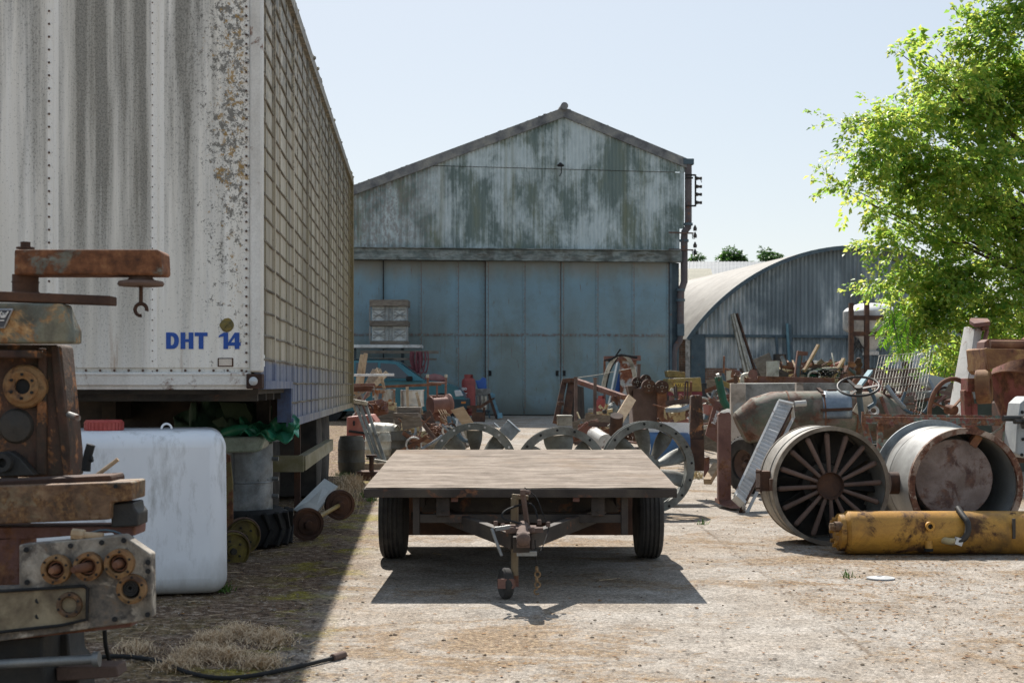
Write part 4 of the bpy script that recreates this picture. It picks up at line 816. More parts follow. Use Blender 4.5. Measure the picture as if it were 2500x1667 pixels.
def disc_wheel(name, label, cat, c, ax, r, m, rimm, group=None, spokes=0):
    o = thing(name, label, cat, (c[0], c[1], c[2] - r), group=group)
    b = MB(); b.lathe([(0, -.03), (r * .28, -.03), (r * .3, -.012), (r * .82, -.006), (r * .86, -.03), (r * .9, -.03), (r * .92, 0), (r, .004), (r, .02), (r * .86, .03), (0, .02)], c, ax, 40); b.build('disc', m, o, ang=25)
    b = MB(); b.torus(c, ax, r * .97, r * .05, 40, 8); b.build('rim', rimm, o); b = MB()
    for k in range(5): a = k * 1.2566; f = frame(c, Vector(c) + Vector(ax)); p = f @ Vector((r * .5 * math.cos(a), r * .5 * math.sin(a), -.01)); b.cyl(p, p - Vector(ax).normalized() * .012, r * .06, n=8)
    b.cyl(Vector(c) - Vector(ax).normalized() * .05, Vector(c), r * .16, n=14); b.build('hub', M['castdark'], o); return o
M['yellowdisc'] = mat('old yellow wheel', ['#4d431f', '#6d5f22', '#8a7a24', '#4a3a26'], 5, rough=.7, dirt=.4)
disc_wheel('cast_wheel', 'nearer of two yellow cast wheels leaning behind the white tank', 'wheel', W(565, 1343, 9.6), (-.55, .85, .1), .135, M['yellowdisc'], M['brownrust'], 'yellow cast wheels')
disc_wheel('cast_wheel', 'farther yellow cast wheel leaning against the tractor tyre', 'wheel', W(592, 1309, 10.0), (-.55, .85, .1), .135, M['yellowdisc'], M['brownrust'], 'yellow cast wheels')
ax_ = thing('wheel_axle', 'rusty trolley axle with two disc wheels lying beside the tractor tyre', 'axle', G(790, 1310))
ca, cb_ = W(750, 1279, 11.0), W(829, 1232, 11.9); d = (cb_ - ca).normalized(); nrm = Vector((-.42, .9, .1)).normalized()
for c, r in ((ca, .127), (cb_, .127)):
    b = MB(); b.lathe([(0, -.045), (.03, -.045), (.035, -.02), (.075, -.02), (.08, -.012), (.1, -.012), (.106, -.02), (.127, -.02), (.127, .02), (.1, .03), (0, .03)], c, nrm, 40); b.build('wheel', M['darkrust'], ax_, ang=25)
b = MB(); b.cyl(ca, cb_, .018, n=14); b.build('shaft', M['yellowtin'], ax_)
sh = thing('sheet_offcut', 'bent grey sheet metal offcut propped on the trolley axle', 'sheet', G(770, 1250))
b = MB(); b.slab([W(715, 1243, 11.6), W(792, 1168, 12.2), W(824, 1186, 12.2), W(760, 1262, 11.5)], (.004, .02, -.012)); b.build('sheet', mat('light grey sheet', ['#7f8685', '#8d9492', '#99a09d'], 2, rough=.45, metal=.2), sh, jit=.002)
hs = thing('grey_hose', 'looped grey hose lying on the ground behind the drum', 'hose', G(710, 1205))
b = MB(); b.tube([p + Vector((0, 0, .04)) for p in (G(640, 1195), G(700, 1194), G(708, 1200), G(692, 1208), G(660, 1213), G(640, 1212))], .04, 10, 2); b.tube([p + Vector((0, 0, .03)) for p in (G(690, 1212), G(740, 1212), G(790, 1210))], .035, 10); b.build('hose', mat('pale grey hose', ['#5f6568', '#6f7578', '#7b8183'], 4, rough=.5), hs)
# ------------------------------------------------------------------ helper for things that are a single mesh
def one(name, label, cat, mb, m, loc, bevel=0, group=None, **k):
    o = mb.build(name, m, loc=loc, bevel=bevel, **k); return tag(o, label, cat, group)
def sl(pts, Y, t): return MB().slab([W(x, y, Y) for x, y in pts], (0, t, 0))
# ------------------------------------------------------------------ axial fans standing behind the flatbed
def fan(label, px, py, r_px, Y, yaw, nb, wide=1.0, phase=0.0, depth=.16):
    Rr = r_px * Y / F; c = W(px, py, Y); o = thing('axial_fan', label, 'fan', (c.x, Y, c.z - Rr), yaw, 'grey axial fans behind the flatbed')
    X = mx(o); cc = (0, 0, Rr)
    b = MB(X); b.lathe([(Rr * .84, -depth / 2), (Rr, -depth / 2), (Rr, -depth / 2 + .012), (Rr * .88, -depth / 2 + .012), (Rr * .88, depth / 2 - .012), (Rr, depth / 2 - .012), (Rr, depth / 2), (Rr * .84, depth / 2)], cc, (0, 1, 0), 64, closed=True); rim = b.build('casing', M['fan'], o, ang=25)
    b = MB(X)
    for k in range(16): a = k * math.pi / 8 + .1; p = Vector((Rr * .94 * math.cos(a), -depth / 2 - .002, Rr + Rr * .94 * math.sin(a))); b.cyl(p, p + Vector((0, -.004, 0)), .012, n=10)
    b.build('bolt_holes', M['white'] if nb == 8 else M['black'], rim)
    b = MB(X); b.lathe([(0, -.05), (.06, -.05), (.075, -.04), (.085, -.03), (.12, -.025), (.12, .07), (0, .07)], cc, (0, 1, 0), 32); b.build('hub', M['fan'], o, ang=25)
    for k in range(nb):
        a = phase + k * 2 * math.pi / nb; ux, uz = math.cos(a), math.sin(a); vs = []
        b = MB(X)
        def blade(u, v):
            r = .1 + (Rr * .82 - .1) * v; ch = (.085 + .07 * math.sin(v * 2.2)) * wide; tw = R(58 - 34 * v); th = 2 * math.pi * u
            q = .5 * ch * math.cos(th); t_ = .014 * math.sin(th) * (1 - .35 * math.cos(th)) + .012 * (q / ch * 2) ** 2
            x = q * math.cos(tw) - t_ * math.sin(tw); y = q * math.sin(tw) + t_ * math.cos(tw)
            return (ux * r - uz * x, y, Rr + uz * r + ux * x)
        b.grid(blade, 16, 8); b.build('blade', M['fan'], o, ang=60)
    return o
f3 = fan('grey axial fan with its blades fully in view beside the right end of the flatbed', 1580, 1140, 113, 13.3, 4, 9, 1.0, .35)
f1 = fan('grey axial fan behind the flatbed nearest the heap of stacked timber', 1157, 1137, 105, 14.2, -3, 8, 1.25, math.pi / 2)
f2 = fan('middle grey axial fan behind the flatbed with a terminal box on top', 1370, 1157, 115, 13.2, 2, 6, 2.0, math.pi / 2 + .1)
X = mx(f2); b = MB(X); b.box((.03, -.02, .93), (.135, .12, .085)); b.box((.03, -.02, .975), (.145, .13, .02)); b.build('terminal_box', M['keg'], f2, bevel=.006)
X = mx(f1); b = MB(X); m_ = X @ Matrix.Translation((.0, 0, .43)) @ Matrix.Rotation(R(42), 4, 'Y'); b.X = m_; b.box((.03, -.05, .50), (.16, .12, .12)); b.box((.03, -.05, .567), (.17, .13, .015)); b.box((-.1, -.05, .455), (.07, .1, .01)); b.build('terminal_box', M['galv'], f1, bevel=.006)
# ------------------------------------------------------------------ kegs, frame, boards beside the trailer's tail
def keg(label, c, r, L, ax, m, rz=0):
    o = thing('keg', label, 'keg', c); b = MB()
    p = [(r * .8, 0), (r * .86, .0), (r * .88, L * .06), (r * .9, L * .07), (r * .98, L * .14), (r, L * .3), (r * 1.03, L * .33), (r, L * .36), (r, L * .62), (r * 1.03, L * .65), (r, L * .68), (r * .98, L * .86), (r * .9, L * .93), (r * .88, L * .94), (r * .86, L), (r * .8, L), (r * .8, L * .95), (r * .3, L * .92), (r * .1, L * .95), (0, L * .95)]
    b.lathe([(0, L * .03)] + p, c, ax, 36); b.build('shell', m, o, ang=30)
    b = MB(); f = frame(c, Vector(c) + Vector(ax)); q = f @ Vector((0, 0, L * .92)); b.cyl(q, f @ Vector((0, 0, L * .98)), r * .16, n=12); b.build('valve', M['steel'], o); return o
g_ = G(858, 1158); keg('dirty dark grey beer keg standing at the tail of the lorry trailer', g_, .175, .5, (0, 0, 1), M['darkkeg'])
g_ = G(923, 1118); keg('pale beige keg standing beside the leaning grey frame', g_, .2, .4, (0, 0, 1), M['keg'])
g2 = W(903, 1056, 22.6); keg('silver keg lying on its side above the standing beige keg', g2, .17, .47, (.93, -.32, -.05), M['keg'])
g_ = G(968, 1120); keg('dark keg in shade behind the pale beige keg', g_ + Vector((0, .8, 0)), .19, .4, (0, 0, 1), M['darkkeg'])
om = thing('red_machine', 'faded red machine body behind the kegs', 'machine', G(885, 1096))
b = MB(); b.slab([W(846, 1018, 23.5), W(905, 1012, 23.5), W(918, 1030, 23.5), W(915, 1096, 23.5), W(846, 1100, 23.5)], (0, .8, 0)); b.build('body', M['orange'], om, bevel=.02)
b = MB(); b.box(W(864, 1033, 23.45), (.03, .04, .08)); b.cyl(W(852, 1052, 23.45), W(895, 1058, 23.4), .02); b.torus(W(905, 1085, 23.4), (0, 1, 0), .12, .02, 20, 6); b.build('fitting', M['black'], om)
lf = thing('channel_ladder', 'grey twin channel frame leaning beside the kegs', 'frame', G(935, 1131))
b = MB(); Y1, Y2 = 20.6, 21.4
for x0, x1 in ((866, 918), (876, 928), (890, 940)): b.bar(W(x0, 980, Y2), W(x1, 1126, Y1), .045, .05, (0, 1, 0))
b.build('rail', M['fan'], lf, bevel=.004)
b = MB(); b.bar(W(862, 979, Y2 - .06), W(897, 985, Y2 - .06), .1, .06); b.bar(W(898, 1056, 21.0), W(926, 1060, 21.0), .06, .05); b.bar(W(914, 1124, 20.55), W(948, 1130, 20.55), .12, .05); b.build('cross_plate', M['keg'], lf, bevel=.004)
b = sl([(868, 1132), (940, 1131), (938, 1150), (870, 1160)], 19.4, .05)
one('board', 'short brown board propped near the ground by the dark keg', 'board', b, M['wood'], G(900, 1160), .004)
b = MB(); c = G(905, 1172); b.box(c + Vector((.05, .15, .08)), (.45, .3, .05)); b.box(c + Vector((.05, .1, .04)), (.3, .25, .07)); b.cyl(c + Vector((0, .1, .1)), c + Vector((0, .1, .3)), .03); b.cyl(c + Vector((0, .1, .28)), c + Vector((0, .1, .31)), .07)
one('iron_stand', 'low rusty iron stand beside the deck corner of the flatbed', 'stand', b, M['darkrust'], c, .004)
# timber heap: broken boards
heap = [((868, 962), (884, 866), 9), ((880, 955), (893, 863), 10), ((895, 945), (917, 905), 16), ((905, 950), (925, 900), 12), ((915, 940), (945, 910), 12), ((932, 935), (918, 902), 6), ((862, 975), (905, 940), 10), ((870, 985), (900, 962), 10), ((884, 975), (912, 945), 9)]
for i, (a, c, wd) in enumerate(heap):
    Y = 26.5 + .25 * (i % 4); b = MB(); b.bar(W(*a, Y), W(*c, Y + .3), wd * Y / F, .04, (0, 1, 0))
    one('broken_board', ['tall broken board standing furthest left in the timber heap', 'second tall broken board with a split top in the timber heap', 'thick dark board end sticking out of the timber heap', 'dark splintered board leaning right in the timber heap', 'short board pointing steeply right over the car window', 'thin stick crossing the timber heap', 'flat board low in the timber heap', 'lowest slanting board of the timber heap', 'inner slanting board under the timber heap'][i], 'board', b, M['palewood'] if i in (0, 1, 4, 5) else M['wood'], W(*a, Y), .004, 'broken boards in the timber heap')
b = MB(); b.bar(W(846, 916, 26), W(962, 915, 26), .06, .045); one('white_rail', 'white rail lying across the timber heap in front of the car door', 'rail', b, M['white'], W(900, 912, 26), .005)
b = MB(); [b.bar(W(844, y, 26.2 + k * .1), W(x1, y - 1, 26.2 + k * .1), .1, .05) for k, (y, x1) in enumerate(((940, 915), (947, 912), (953, 908)))]; one('stacked_planks', 'flat stack of red brown planks under the timber heap', 'planks', b, M['redbrown'], W(880, 950, 26.3), .004)
# sleepers
def stack(nm, lab, x0, x1, y0, y1, Y, n, m, dy=.5):
    h = (y1 - y0) / n
    for k in range(n):
        j = random.uniform(-3, 3); b = MB(); a = W(x0 + j, y0 + h * k, Y); c = W(x1 + j * .5, y0 + h * (k + 1) - .8, Y)
        b.box(((a.x + c.x) / 2, Y + dy / 2, (a.z + c.z) / 2), (c.x - a.x, dy, a.z - c.z), (0, 0, random.uniform(-4, 4)))
        one(nm, lab % ('topmost', 'second from top', 'third from top', 'fourth from top', 'fifth from top', 'sixth from top', 'seventh from top')[k], 'timber', b, m, ((a.x + c.x) / 2, Y, c.z), .008, 'sawn timbers in the stacks')
stack('timber_baulk', 'grey weathered timber %s in the stack below the rust streaked drum', 904, 963, 993, 1066, 26.5, 5, M['greywood'])
stack('timber_baulk', 'grey weathered timber %s in the stack below the plain bright drum', 963, 1024, 1008, 1092, 25.5, 7, M['greywood'])
for c, lab in (((1012, 1085, 23.5), 'upper broken timber block in front of the stacks'), ((1005, 1097, 23.0), 'lower broken timber block in front of the stacks'), ((1030, 1090, 23.2), 'small dark timber block by the finned radiator')):
    b = MB(); p = W(*c); b.box(p, (.28, .25, .1), (random.uniform(-8, 8), random.uniform(-12, 12), random.uniform(-20, 20))); one('timber_block', lab, 'timber', b, M['greywood'], p, .008)
for k_, (x0, y0, x1, y1, ww) in enumerate(((985, 1092, 1052, 1099, .1), (1022, 1078, 1060, 1094, .05), (1046, 1060, 1066, 1092, .06), (1068, 1085, 1110, 1092, .05), (1085, 1050, 1118, 1088, .05), (1120, 1040, 1142, 1090, .045), (950, 1085, 990, 1070, .06))):
    b = MB(); b.bar(W(x0, y0, 23.3), W(x1, y1, 22.9), ww, .05); one('scrap_bar', ('flat rusty bar at the foot of the stacks', 'short scrap bar slanting by the radiator foot', 'upright scrap bar beside the radiator foot', 'rusty bar low behind the left fan', 'slanting bar behind the plywood offcut foot', 'thin bar right of the plywood offcut foot', 'short brown bar between the two timber stacks')[k_], 'scrap', b, [M['redbrown'], M['rust'], M['greywood']][k_ % 3], W(x1, y1, 23), .004)
# washing machine drums
for x0, x1, y0, y1, m, lab in ((909, 965, 951, 993, mat('stainless with rust streaks', ['#9a9a97', '#b0afaa', '#8a7d6c'], 4, (2.5, 2.5, .4), rust=.42, rough=.35, metal=.75, rustcols=['#6a3f20', '#8a5428', '#a26a36', '#b98a58']), 'rust streaked stainless drum on the left timber stack'), (978, 1035, 953, 992, M['bright'], 'clean bright stainless drum on the right timber stack')):
    Y = 26.8; a, c = W(x0, y1, Y), W(x1, y0, Y); o = thing('steel_drum', lab, 'drum', ((a.x + c.x) / 2, Y, a.z)); r = (c.x - a.x) / 2; H = c.z - a.z
    b = MB(); b.lathe([(r, 0), (r, H), (r * .9, H), (r * .9, H * .97), (r * .96, H * .95), (r * .96, 0)], ((a.x + c.x) / 2, Y, a.z), (0, 0, 1), 36, closed=True); b.build('shell', m, o)
    b = MB(); b.torus(((a.x + c.x) / 2, Y, c.z), (0, 0, 1), r * .97, .012, 36, 6); b.torus(((a.x + c.x) / 2, Y, a.z + .02), (0, 0, 1), r, .01, 36, 6); b.build('rim', m, o)
for (x0, y0, x1, y1), lab in ((((938, 948, 928, 905)), 'rusty stub of tube over the rust streaked drum'), ((996, 1005, 994, 945), 'upright pale lath in front of the bright drum'), ((1030, 1010, 1017, 958), 'leaning pale lath at the right of the bright drum')):
    b = MB(); b.bar(W(x0, y0, 26.0), W(x1, y1, 26.2), .05, .04, (0, 1, 0)); one('lath', lab, 'lath', b, M['palewood'], W(x0, y0, 26), .003)
b = MB(); b.box(W(1000, 1000, 25.9), (.42, .5, .1)); one('timber_baulk', 'drilled timber under the bright stainless drum', 'timber', b, M['greywood'], W(1000, 1005, 25.9), .008, 'sawn timbers in the stacks')
# red hand truck and rail
ht = thing('hand_truck', 'red two wheeled hand truck frame standing in front of the car bonnet', 'hand truck', GY(1066, 28))
Y = 28
b = MB(); [b.cyl(W(x, 1020, Y), W(x2, 917, Y), .022, n=10) for x, x2 in ((1046, 1044), (1087, 1089))]; [b.cyl(W(1045, y, Y), W(1088, y, Y), .018, n=8) for y in (935, 967, 1010)]; b.cyl(W(1067, 935, Y), W(1067, 1020, Y), .018, n=8); b.build('frame', M['redbrown'], ht)
b = MB(); [b.cyl(W(x, 922, Y), W(x, 914, Y), .03, n=10) for x in (1044, 1089)]; b.build('grip', M['keg'], ht)
b = MB(); b.bar(W(915, 945, 27.5), W(1077, 938, 27.8), .05, .05); one('rusty_tube', 'long thin rusty tube across the front of the car', 'tube', b, M['rust'], W(1000, 942, 27.6))
# rusted drum with flange, finned radiator, plywood
o = thing('cable_drum', 'pink brown flanged drum lying on the scrap beside the radiator', 'drum', W(1072, 1000, 25)); a, c = W(1050, 990, 25), W(1097, 986, 25.2); ax = c - a; L = ax.length
b = MB(); b.lathe([(.16, 0), (.16, .02), (.125, .03), (.125, L - .05), (.16, L - .03), (.18, L - .02), (.18, L), (0, L)], a, ax, 32); b.lathe([(0, 0), (.16, 0)], a, ax, 32, caps=False); b.build('shell', mat('pinkish rust', ['#6a4a40', '#7f5c50', '#937063'], 3, (1, 1, 1), rough=.8), o, ang=25)
o = thing('finned_radiator', 'rusty finned radiator leaning among the scrap', 'radiator', W(1055, 1085, 24))
b = MB(); b.slab([W(1030, 1012, 24), W(1046, 1005, 24), W(1073, 1075, 23.7), W(1062, 1086, 23.7)], (.02, .14, 0)); b.build('body', M['darkrust'], o, bevel=.004)
b = MB()
for k in range(17): f = k / 16; p, q = W(1040, 1014, 23.95).lerp(W(1066, 1082, 23.65), f), W(1053, 1006, 23.95).lerp(W(1074, 1070, 23.65), f); b.bar(p, q, .02, .1, (0, 0, 1))
b.build('fins', M['brownrust'], o)
for pts, Y, lab, m in ((((1070, 1016), (1098, 1030), (1110, 1055), (1078, 1050)), 24.4, 'rusty curved plate beside the finned radiator', 'rust'), (((1043, 1000), (1090, 996), (1100, 1020), (1050, 1030)), 25.2, 'dark red plate below the flanged drum', 'redbrown'), (((1098, 1024), (1117, 1020), (1112, 1075), (1096, 1080)), 24.6, 'dark post stump behind the plywood', 'darkrust'), (((1060, 1050), (1095, 1040), (1100, 1062), (1066, 1075)), 24.0, 'brown box end in the scrap heap', 'redbrown')):
    one('scrap_plate', lab, 'scrap', sl(pts, Y, .12), M[m], W(*pts[2], Y), .006)
b = sl([(1100, 1001), (1131, 992), (1156, 1031), (1131, 1040)], 24.2, .02); one('plywood_offcut', 'clean tan plywood offcut tilted on the scrap', 'board', b, M['newwood'], W(1131, 1040, 24.2), .002)
b = MB(); b.cyl(W(1106, 1055, 23.9), W(1114, 1024, 24.1), .04, n=12); one('white_tube', 'short fat white tube standing in the scrap', 'tube', b, M['white'], W(1106, 1055, 23.9))
b = MB(); [b.tube([W(x0, 1000, 24.2), W(x0 + 14, 1025, 24.0), W(x0 + 30, 1055, 23.9)], .008, 5, 1) for x0 in (1070, 1076, 1082, 1086)]; b.torus(W(1088, 1020, 24.1), (0, 1, .3), .08, .014, 16, 6); one('string_coil', 'tangle of pale string hanging over the scrap', 'string', b, M['palewood'], W(1090, 1050, 24))
b = MB(); [b.box(W(1060 + dx, 1094 - dy, 22.8), (.22, .2, .1), (dx, dy * 3, dx * 2)) for dx, dy in ((0, 0), (18, 3), (30, 6))]; one('rubble_pile', 'low pile of broken bricks under the scrap beside the left fan', 'rubble', b, M['concrete'], W(1075, 1098, 22.8), .01)
# ------------------------------------------------------------------ car
car = thing('car', 'dark teal estate car parked across the yard in front of the shed doors', 'car', GY(940, 36), 0)
s = 36 / F; cz = gz(36); Yc = 36
def cp_(x, y, d=0): return Vector(((x - CX) * s, Yc + d, EYE - (y - HY) * s))
M['carpaint'] = mat('dark teal car paint', ['#15505c', '#195a66', '#1d6470'], 2, rough=.28, metal=.3, grit=.05, bump=.02, spec=.6, hv=0)
M['glass'] = mat('dark car glass', ['#05080a', '#080c0f'], 2, rough=.06, grit=.05, bump=0, spec=.9, hv=0)
low = [(752, 1004), (750, 960), (756, 932), (800, 926), (900, 925), (1000, 926), (1036, 928), (1070, 931), (1100, 938), (1118, 946), (1130, 957), (1134, 970), (1143, 974), (1143, 996), (1130, 1004)]
def loft(b, pts, W0, inset):
    """profile in the car's side plane swept across its width with rounded shoulders"""
    secs = [(0.0, inset), (.05, inset * .35), (.16, 0), (1 - .16, 0), (.95, inset * .35), (1.0, inset)]; vs = []; n = len(pts)
    cx = sum(p[0] for p in pts) / n; cy = sum(p[1] for p in pts) / n
    for q, ins in secs:
        for x, y in pts:
            dx, dy = cx - x, cy - y; L = math.hypot(dx, dy) or 1; vs.append(cp_(x + dx / L * ins, y + dy / L * ins, q * W0))
    fs = [tuple(range(n)), tuple(range(len(vs) - n, len(vs)))[::-1]]
    for j in range(len(secs) - 1):
        for i in range(n): fs.append((j * n + i, j * n + (i + 1) % n, (j + 1) * n + (i + 1) % n, (j + 1) * n + i))
    b.add(vs, fs)
b = MB(); loft(b, low, 1.7, 4); b.build('body', M['carpaint'], car, ang=50)
top = [(764, 934), (776, 900), (790, 882), (830, 876), (900, 874), (945, 876), (975, 884), (1040, 931)]
b = MB(); vs = []; n = len(top)
for d, k in ((.06, 0), (.2, 1), (1.5, 1), (1.64, 0)):
    for x, y in top: vs.append(cp_(x, y if k or y > 925 else y + 3, d if y > 925 else d + (.06 if d < 1 else -.06)))
fs = [tuple(range(n)), tuple(range(3 * n, 4 * n))[::-1]] + [(j * n + i, j * n + i + 1, (j + 1) * n + i + 1, (j + 1) * n + i) for j in range(3) for i in range(n - 1)]
b.add(vs, fs); b.build('cabin', M['carpaint'], car, ang=40)
for q in (((928, 886), (965, 889), (1003, 923), (928, 923)), ((868, 886), (921, 885), (921, 923), (868, 923)), ((792, 892), (861, 886), (861, 923), (780, 923))):
    b = MB(); b.slab([cp_(x, y, .085 if y < 900 else .035) for x, y in q], (0, .03, 0)); b.build('side_window', M['glass'], car)
b = MB(); b.slab([cp_(979, 886, .25), cp_(1034, 926, .15), cp_(1034, 926, 1.55), cp_(979, 886, 1.45)], (.012, 0, .012)); b.build('windscreen', M['glass'], car)
b = MB(); b.slab([cp_(1109, 953, -.02), cp_(1124, 952, -.02), cp_(1132, 966, .0), cp_(1112, 968, -.02)], (0, .25, 0)); b.build('headlight', M['lampglass'], car, bevel=.01)
b = MB(); b.slab([cp_(1126, 980, -.015), cp_(1137, 980, -.015), cp_(1137, 985, -.015), cp_(1126, 985, -.015)], (0, .1, 0)); b.slab([cp_(1032, 951, -.012), cp_(1037, 951, -.012), cp_(1037, 954, -.012), cp_(1032, 954, -.012)], (0, .1, 0)); b.build('indicator', mat('amber lens', ['#b5651a', '#c47424'], 9, rough=.3), car)
b = MB(); b.slab([cp_(1105, 974, -.03), cp_(1144, 974, .0), cp_(1144, 997, .0), cp_(1108, 1000, -.03)], (0, 1.74, 0)); b.build('bumper', mat('dark bumper', ['#182a30', '#20343a'], 4, rough=.5), car, bevel=.02)
b = MB(); b.box(cp_(1000, 924, -.1), (.16, .1, .12)); b.build('door_mirror', M['black'], car, bevel=.02)
b = MB(); [b.bar(cp_(x, 926, .0), cp_(x, 1000, -.0), .012, .012) for x in (925, 864)]; b.bar(cp_(760, 931, -.0), cp_(1030, 931, -.0), .012, .012); b.bar(cp_(790, 878, .12), cp_(960, 877, .12), .03, .03); b.build('trim', M['black'], car)
for xx in (1079, 800):
    for d in (.1, 1.6):
        c = cp_(xx, 0, d); c.z = cz + .33; b = MB(); b.lathe([(.18, -.1), (.31, -.1), (.33, -.07), (.33, .07), (.31, .1), (.18, .1)], c, (0, 1, 0), 30, closed=True); wh = b.build('wheel', M['black'], car)
        b = MB(); b.lathe([(0, -.06), (.19, -.09), (.19, .09), (0, .05)], c, (0, 1, 0), 24); b.build('rim', M['steel'], wh)
    b = MB(); c = cp_(xx, 0, -.012); c.z = cz + .33; b.lathe([(0, 0), (.38, 0), (.38, .05), (0, .05)], c, (0, 1, 0), 26); b.build('wheel_arch', M['black'], car)
b = MB(); b.ball(cp_(1050, 926, 2.0), .22, 12, (1.4, .8, .7)); o = one('red_bundle', 'dusty pink bundle behind the car bonnet', 'bundle', b, mat('dusty pink cloth', ['#7d4a48', '#8f5c58', '#9c6c66'], 3), cp_(1050, 935, 2.0), jit=.01)
# ------------------------------------------------------------------ rack with glazed crates, hose and rails
rk = thing('rack', 'makeshift rack with pale grey shelf standing behind the car', 'rack', GY(945, 38.3)); Y = 38.3
b = MB(); a, c = W(850, 842, Y), W(1029, 849, Y); b.box(((a.x + c.x) / 2, Y + .3, (a.z + c.z) / 2), (c.x - a.x, .9, .085)); b.build('shelf', M['white'], rk, bevel=.004)
b = MB(); [b.bar(GY(x, Y + .3), W(x, 850, Y + .3), .08, .08) for x in (866, 983)]; b.build('post', M['bluegrey'], rk)
b = MB(); [b.bar(W(880, y0, Y - .05), W(x1, y0 + 1, Y - .05), .05, .05 * k) for y0, x1, k in ((859, 1071, 1.6), (876, 1066, 1.1))]; b.build('rail', M['greywood'], rk)
M['crateglass'] = mat('scratched pale panel', ['#8f9aa0', '#aab2b4', '#c0c6c4', '#7c888e'], 9, (1, 1, 1), rough=.3, bump=.1)
for yt, yb, lab in ((748, 785, 'upper glazed crate of grey timber on top of the other crate'), (796, 832, 'lower glazed crate of grey timber resting on the rack shelf')):
    o = thing('glazed_crate', lab, 'crate', W(949, yb + 9, Y), group='glazed crates on the rack'); a, c = W(905, yb, Y), W(994, yt, Y); mx_ = (a.x + c.x) / 2
    b = MB(); b.box((mx_, Y + .4, (a.z + c.z) / 2), (c.x - a.x - .05, .7, c.z - a.z)); b.build('panel', M['crateglass'], o)
    b = MB(); t0, t1 = W(0, yt - 16 if yt < 760 else yt - 13, Y).z, W(0, yt, Y).z; b.box((mx_, Y + .35, (t0 + t1) / 2), (1.03, .9, t0 - t1 - .002))
    if yt > 760: z0 = W(0, yb, Y).z; z1 = W(0, 841, Y).z; b.box((mx_, Y + .35, (z0 + z1) / 2), (1.0, .9, z0 - z1 - .004))
    b.build('timber_rail', M['greywood'], o, bevel=.008)
    b = MB()
    for x in (903, 995): p = W(x, yb, Y); q = W(x, yt, Y); b.bar(p, q, .04, .04)
    for x in (940, 949, 957): b.bar(W(x, yb, Y), W(x, yt, Y), .02, .05)
    for x0 in (911, 962):
        for dy in (6, 20): b.bar(W(x0, yt + dy + 2, Y + .03), W(x0 + 28, yt + dy + 2, Y + .03), .02, .02)
        b.bar(W(x0, yt + 12, Y + .03), W(x0 + 28, yt + 30, Y + .03), .015, .015); b.bar(W(x0, yt + 30, Y + .03), W(x0 + 28, yt + 12, Y + .03), .015, .015)
    b.build('wire_frame', M['steel'], o)
ho = thing('red_hose', 'coils of dull red hose hanging from the rack rails', 'hose', W(1028, 919, 38.1))
b = MB(); r_ = random.Random(3)
for k in range(9):
    x = 1012 + r_.uniform(0, 30); wd = r_.uniform(4, 11); y1 = r_.uniform(895, 920); d = 38.1 - k * .02
    b.tube([W(x - wd, 858, d), W(x - wd - 2, (858 + y1) / 2, d), W(x - wd * .5, y1 - 3, d), W(x + wd * .5, y1, d), W(x + wd + 2, (858 + y1) / 2, d), W(x + wd, 858, d)], .018, 6, 2)
b.build('hose', mat('dull red hose', ['#5e2e35', '#70383f', '#7d454a'], 4, rough=.6), ho)
# ------------------------------------------------------------------ gas cylinder group
def gas(label, px, ytop, ybot, wpx, Y, m, letters=True):
    a = W(px, ybot, Y); H = (ybot - ytop) * Y / F; r = wpx * Y / F / 2; o = thing('gas_cylinder', label, 'gas cylinder', a)
    b = MB(); b.lathe([(0, .02), (r * .8, .0), (r * .85, .02), (r * .8, .05), (r, .1), (r, H * .8), (r * .93, H * .86), (r * .75, H * .9), (r * .3, H * .925), (0, H * .93)], a, (0, 0, 1), 36); b.build('shell', m, o, ang=25)
    b = MB(); b.lathe([(r * .62, H * .9), (r * .62, H), (r * .58, H), (r * .58, H * .9)], a, (0, 0, 1), 24, closed=True, arc=(0, 5.2)); b.build('collar', m, o)
    b = MB(); b.cyl(a + Vector((0, 0, H * .92)), a + Vector((0, 0, H * .97)), r * .15); b.cyl(a + Vector((-r * .2, 0, H * .96)), a + Vector((r * .2, 0, H * .96)), r * .1); b.build('valve', M['yellowtin'], o); return o, a, r, H
o, a, r, H = gas('tall red gas cylinder with white lettering behind the car bonnet', 1144, 914, 1014, 34, 37.6, M['redgas'])
q = lambda x, y: Matrix.Translation(W(x, y, 37.6 - r - .004)) @ FACE
text('lettering', 'ISO', M['lettering'], o, q(1127, 952), .09, .03); b = MB(); [b.box(W(x_, y_, 37.6 - r - .003), (.05 * k_, .004, .018)) for x_, y_, k_ in ((1137, 960, 1.6), (1136, 963.5, .5), (1136.5, 966, 1))]; b.build('small_print', M['lettering'], o)
o, a, r, H = gas('short red gas cylinder among the posts below the rusty cabinet', 1467, 966, 1036, 22, 30, M['redgas'])
b = MB(); b.slab([W(1161, 929, 38), W(1172, 929, 38), W(1178, 921, 38), W(1182, 923, 38), W(1187, 923, 38), W(1189, 949, 38), W(1166, 949, 38)], (0, .25, 0)); one('blue_bag', 'crumpled bright blue bag on the grey box beside the gas cylinder', 'bag', b, M['blue'], W(1177, 949, 38), .02, jit=.012)
b = MB(); b.box(W(1179, 957, 38) + Vector((0, .15, 0)), (.39, .4, .18)); one('grey_box', 'pale grey box on a silver bucket beside the gas cylinder', 'box', b, M['concrete'], W(1179, 965, 38), .012)
b = MB(); p = W(1177, 1000, 38.1); b.lathe([(0, 0), (.14, 0), (.15, .37), (.14, .37), (0, .36)], p, (0, 0, 1), 26); b.torus(p + Vector((0, 0, .2)), (0, 0, 1), .147, .008, 26, 6); one('bucket', 'silver bucket under the grey box', 'bucket', b, M['bright'], p)
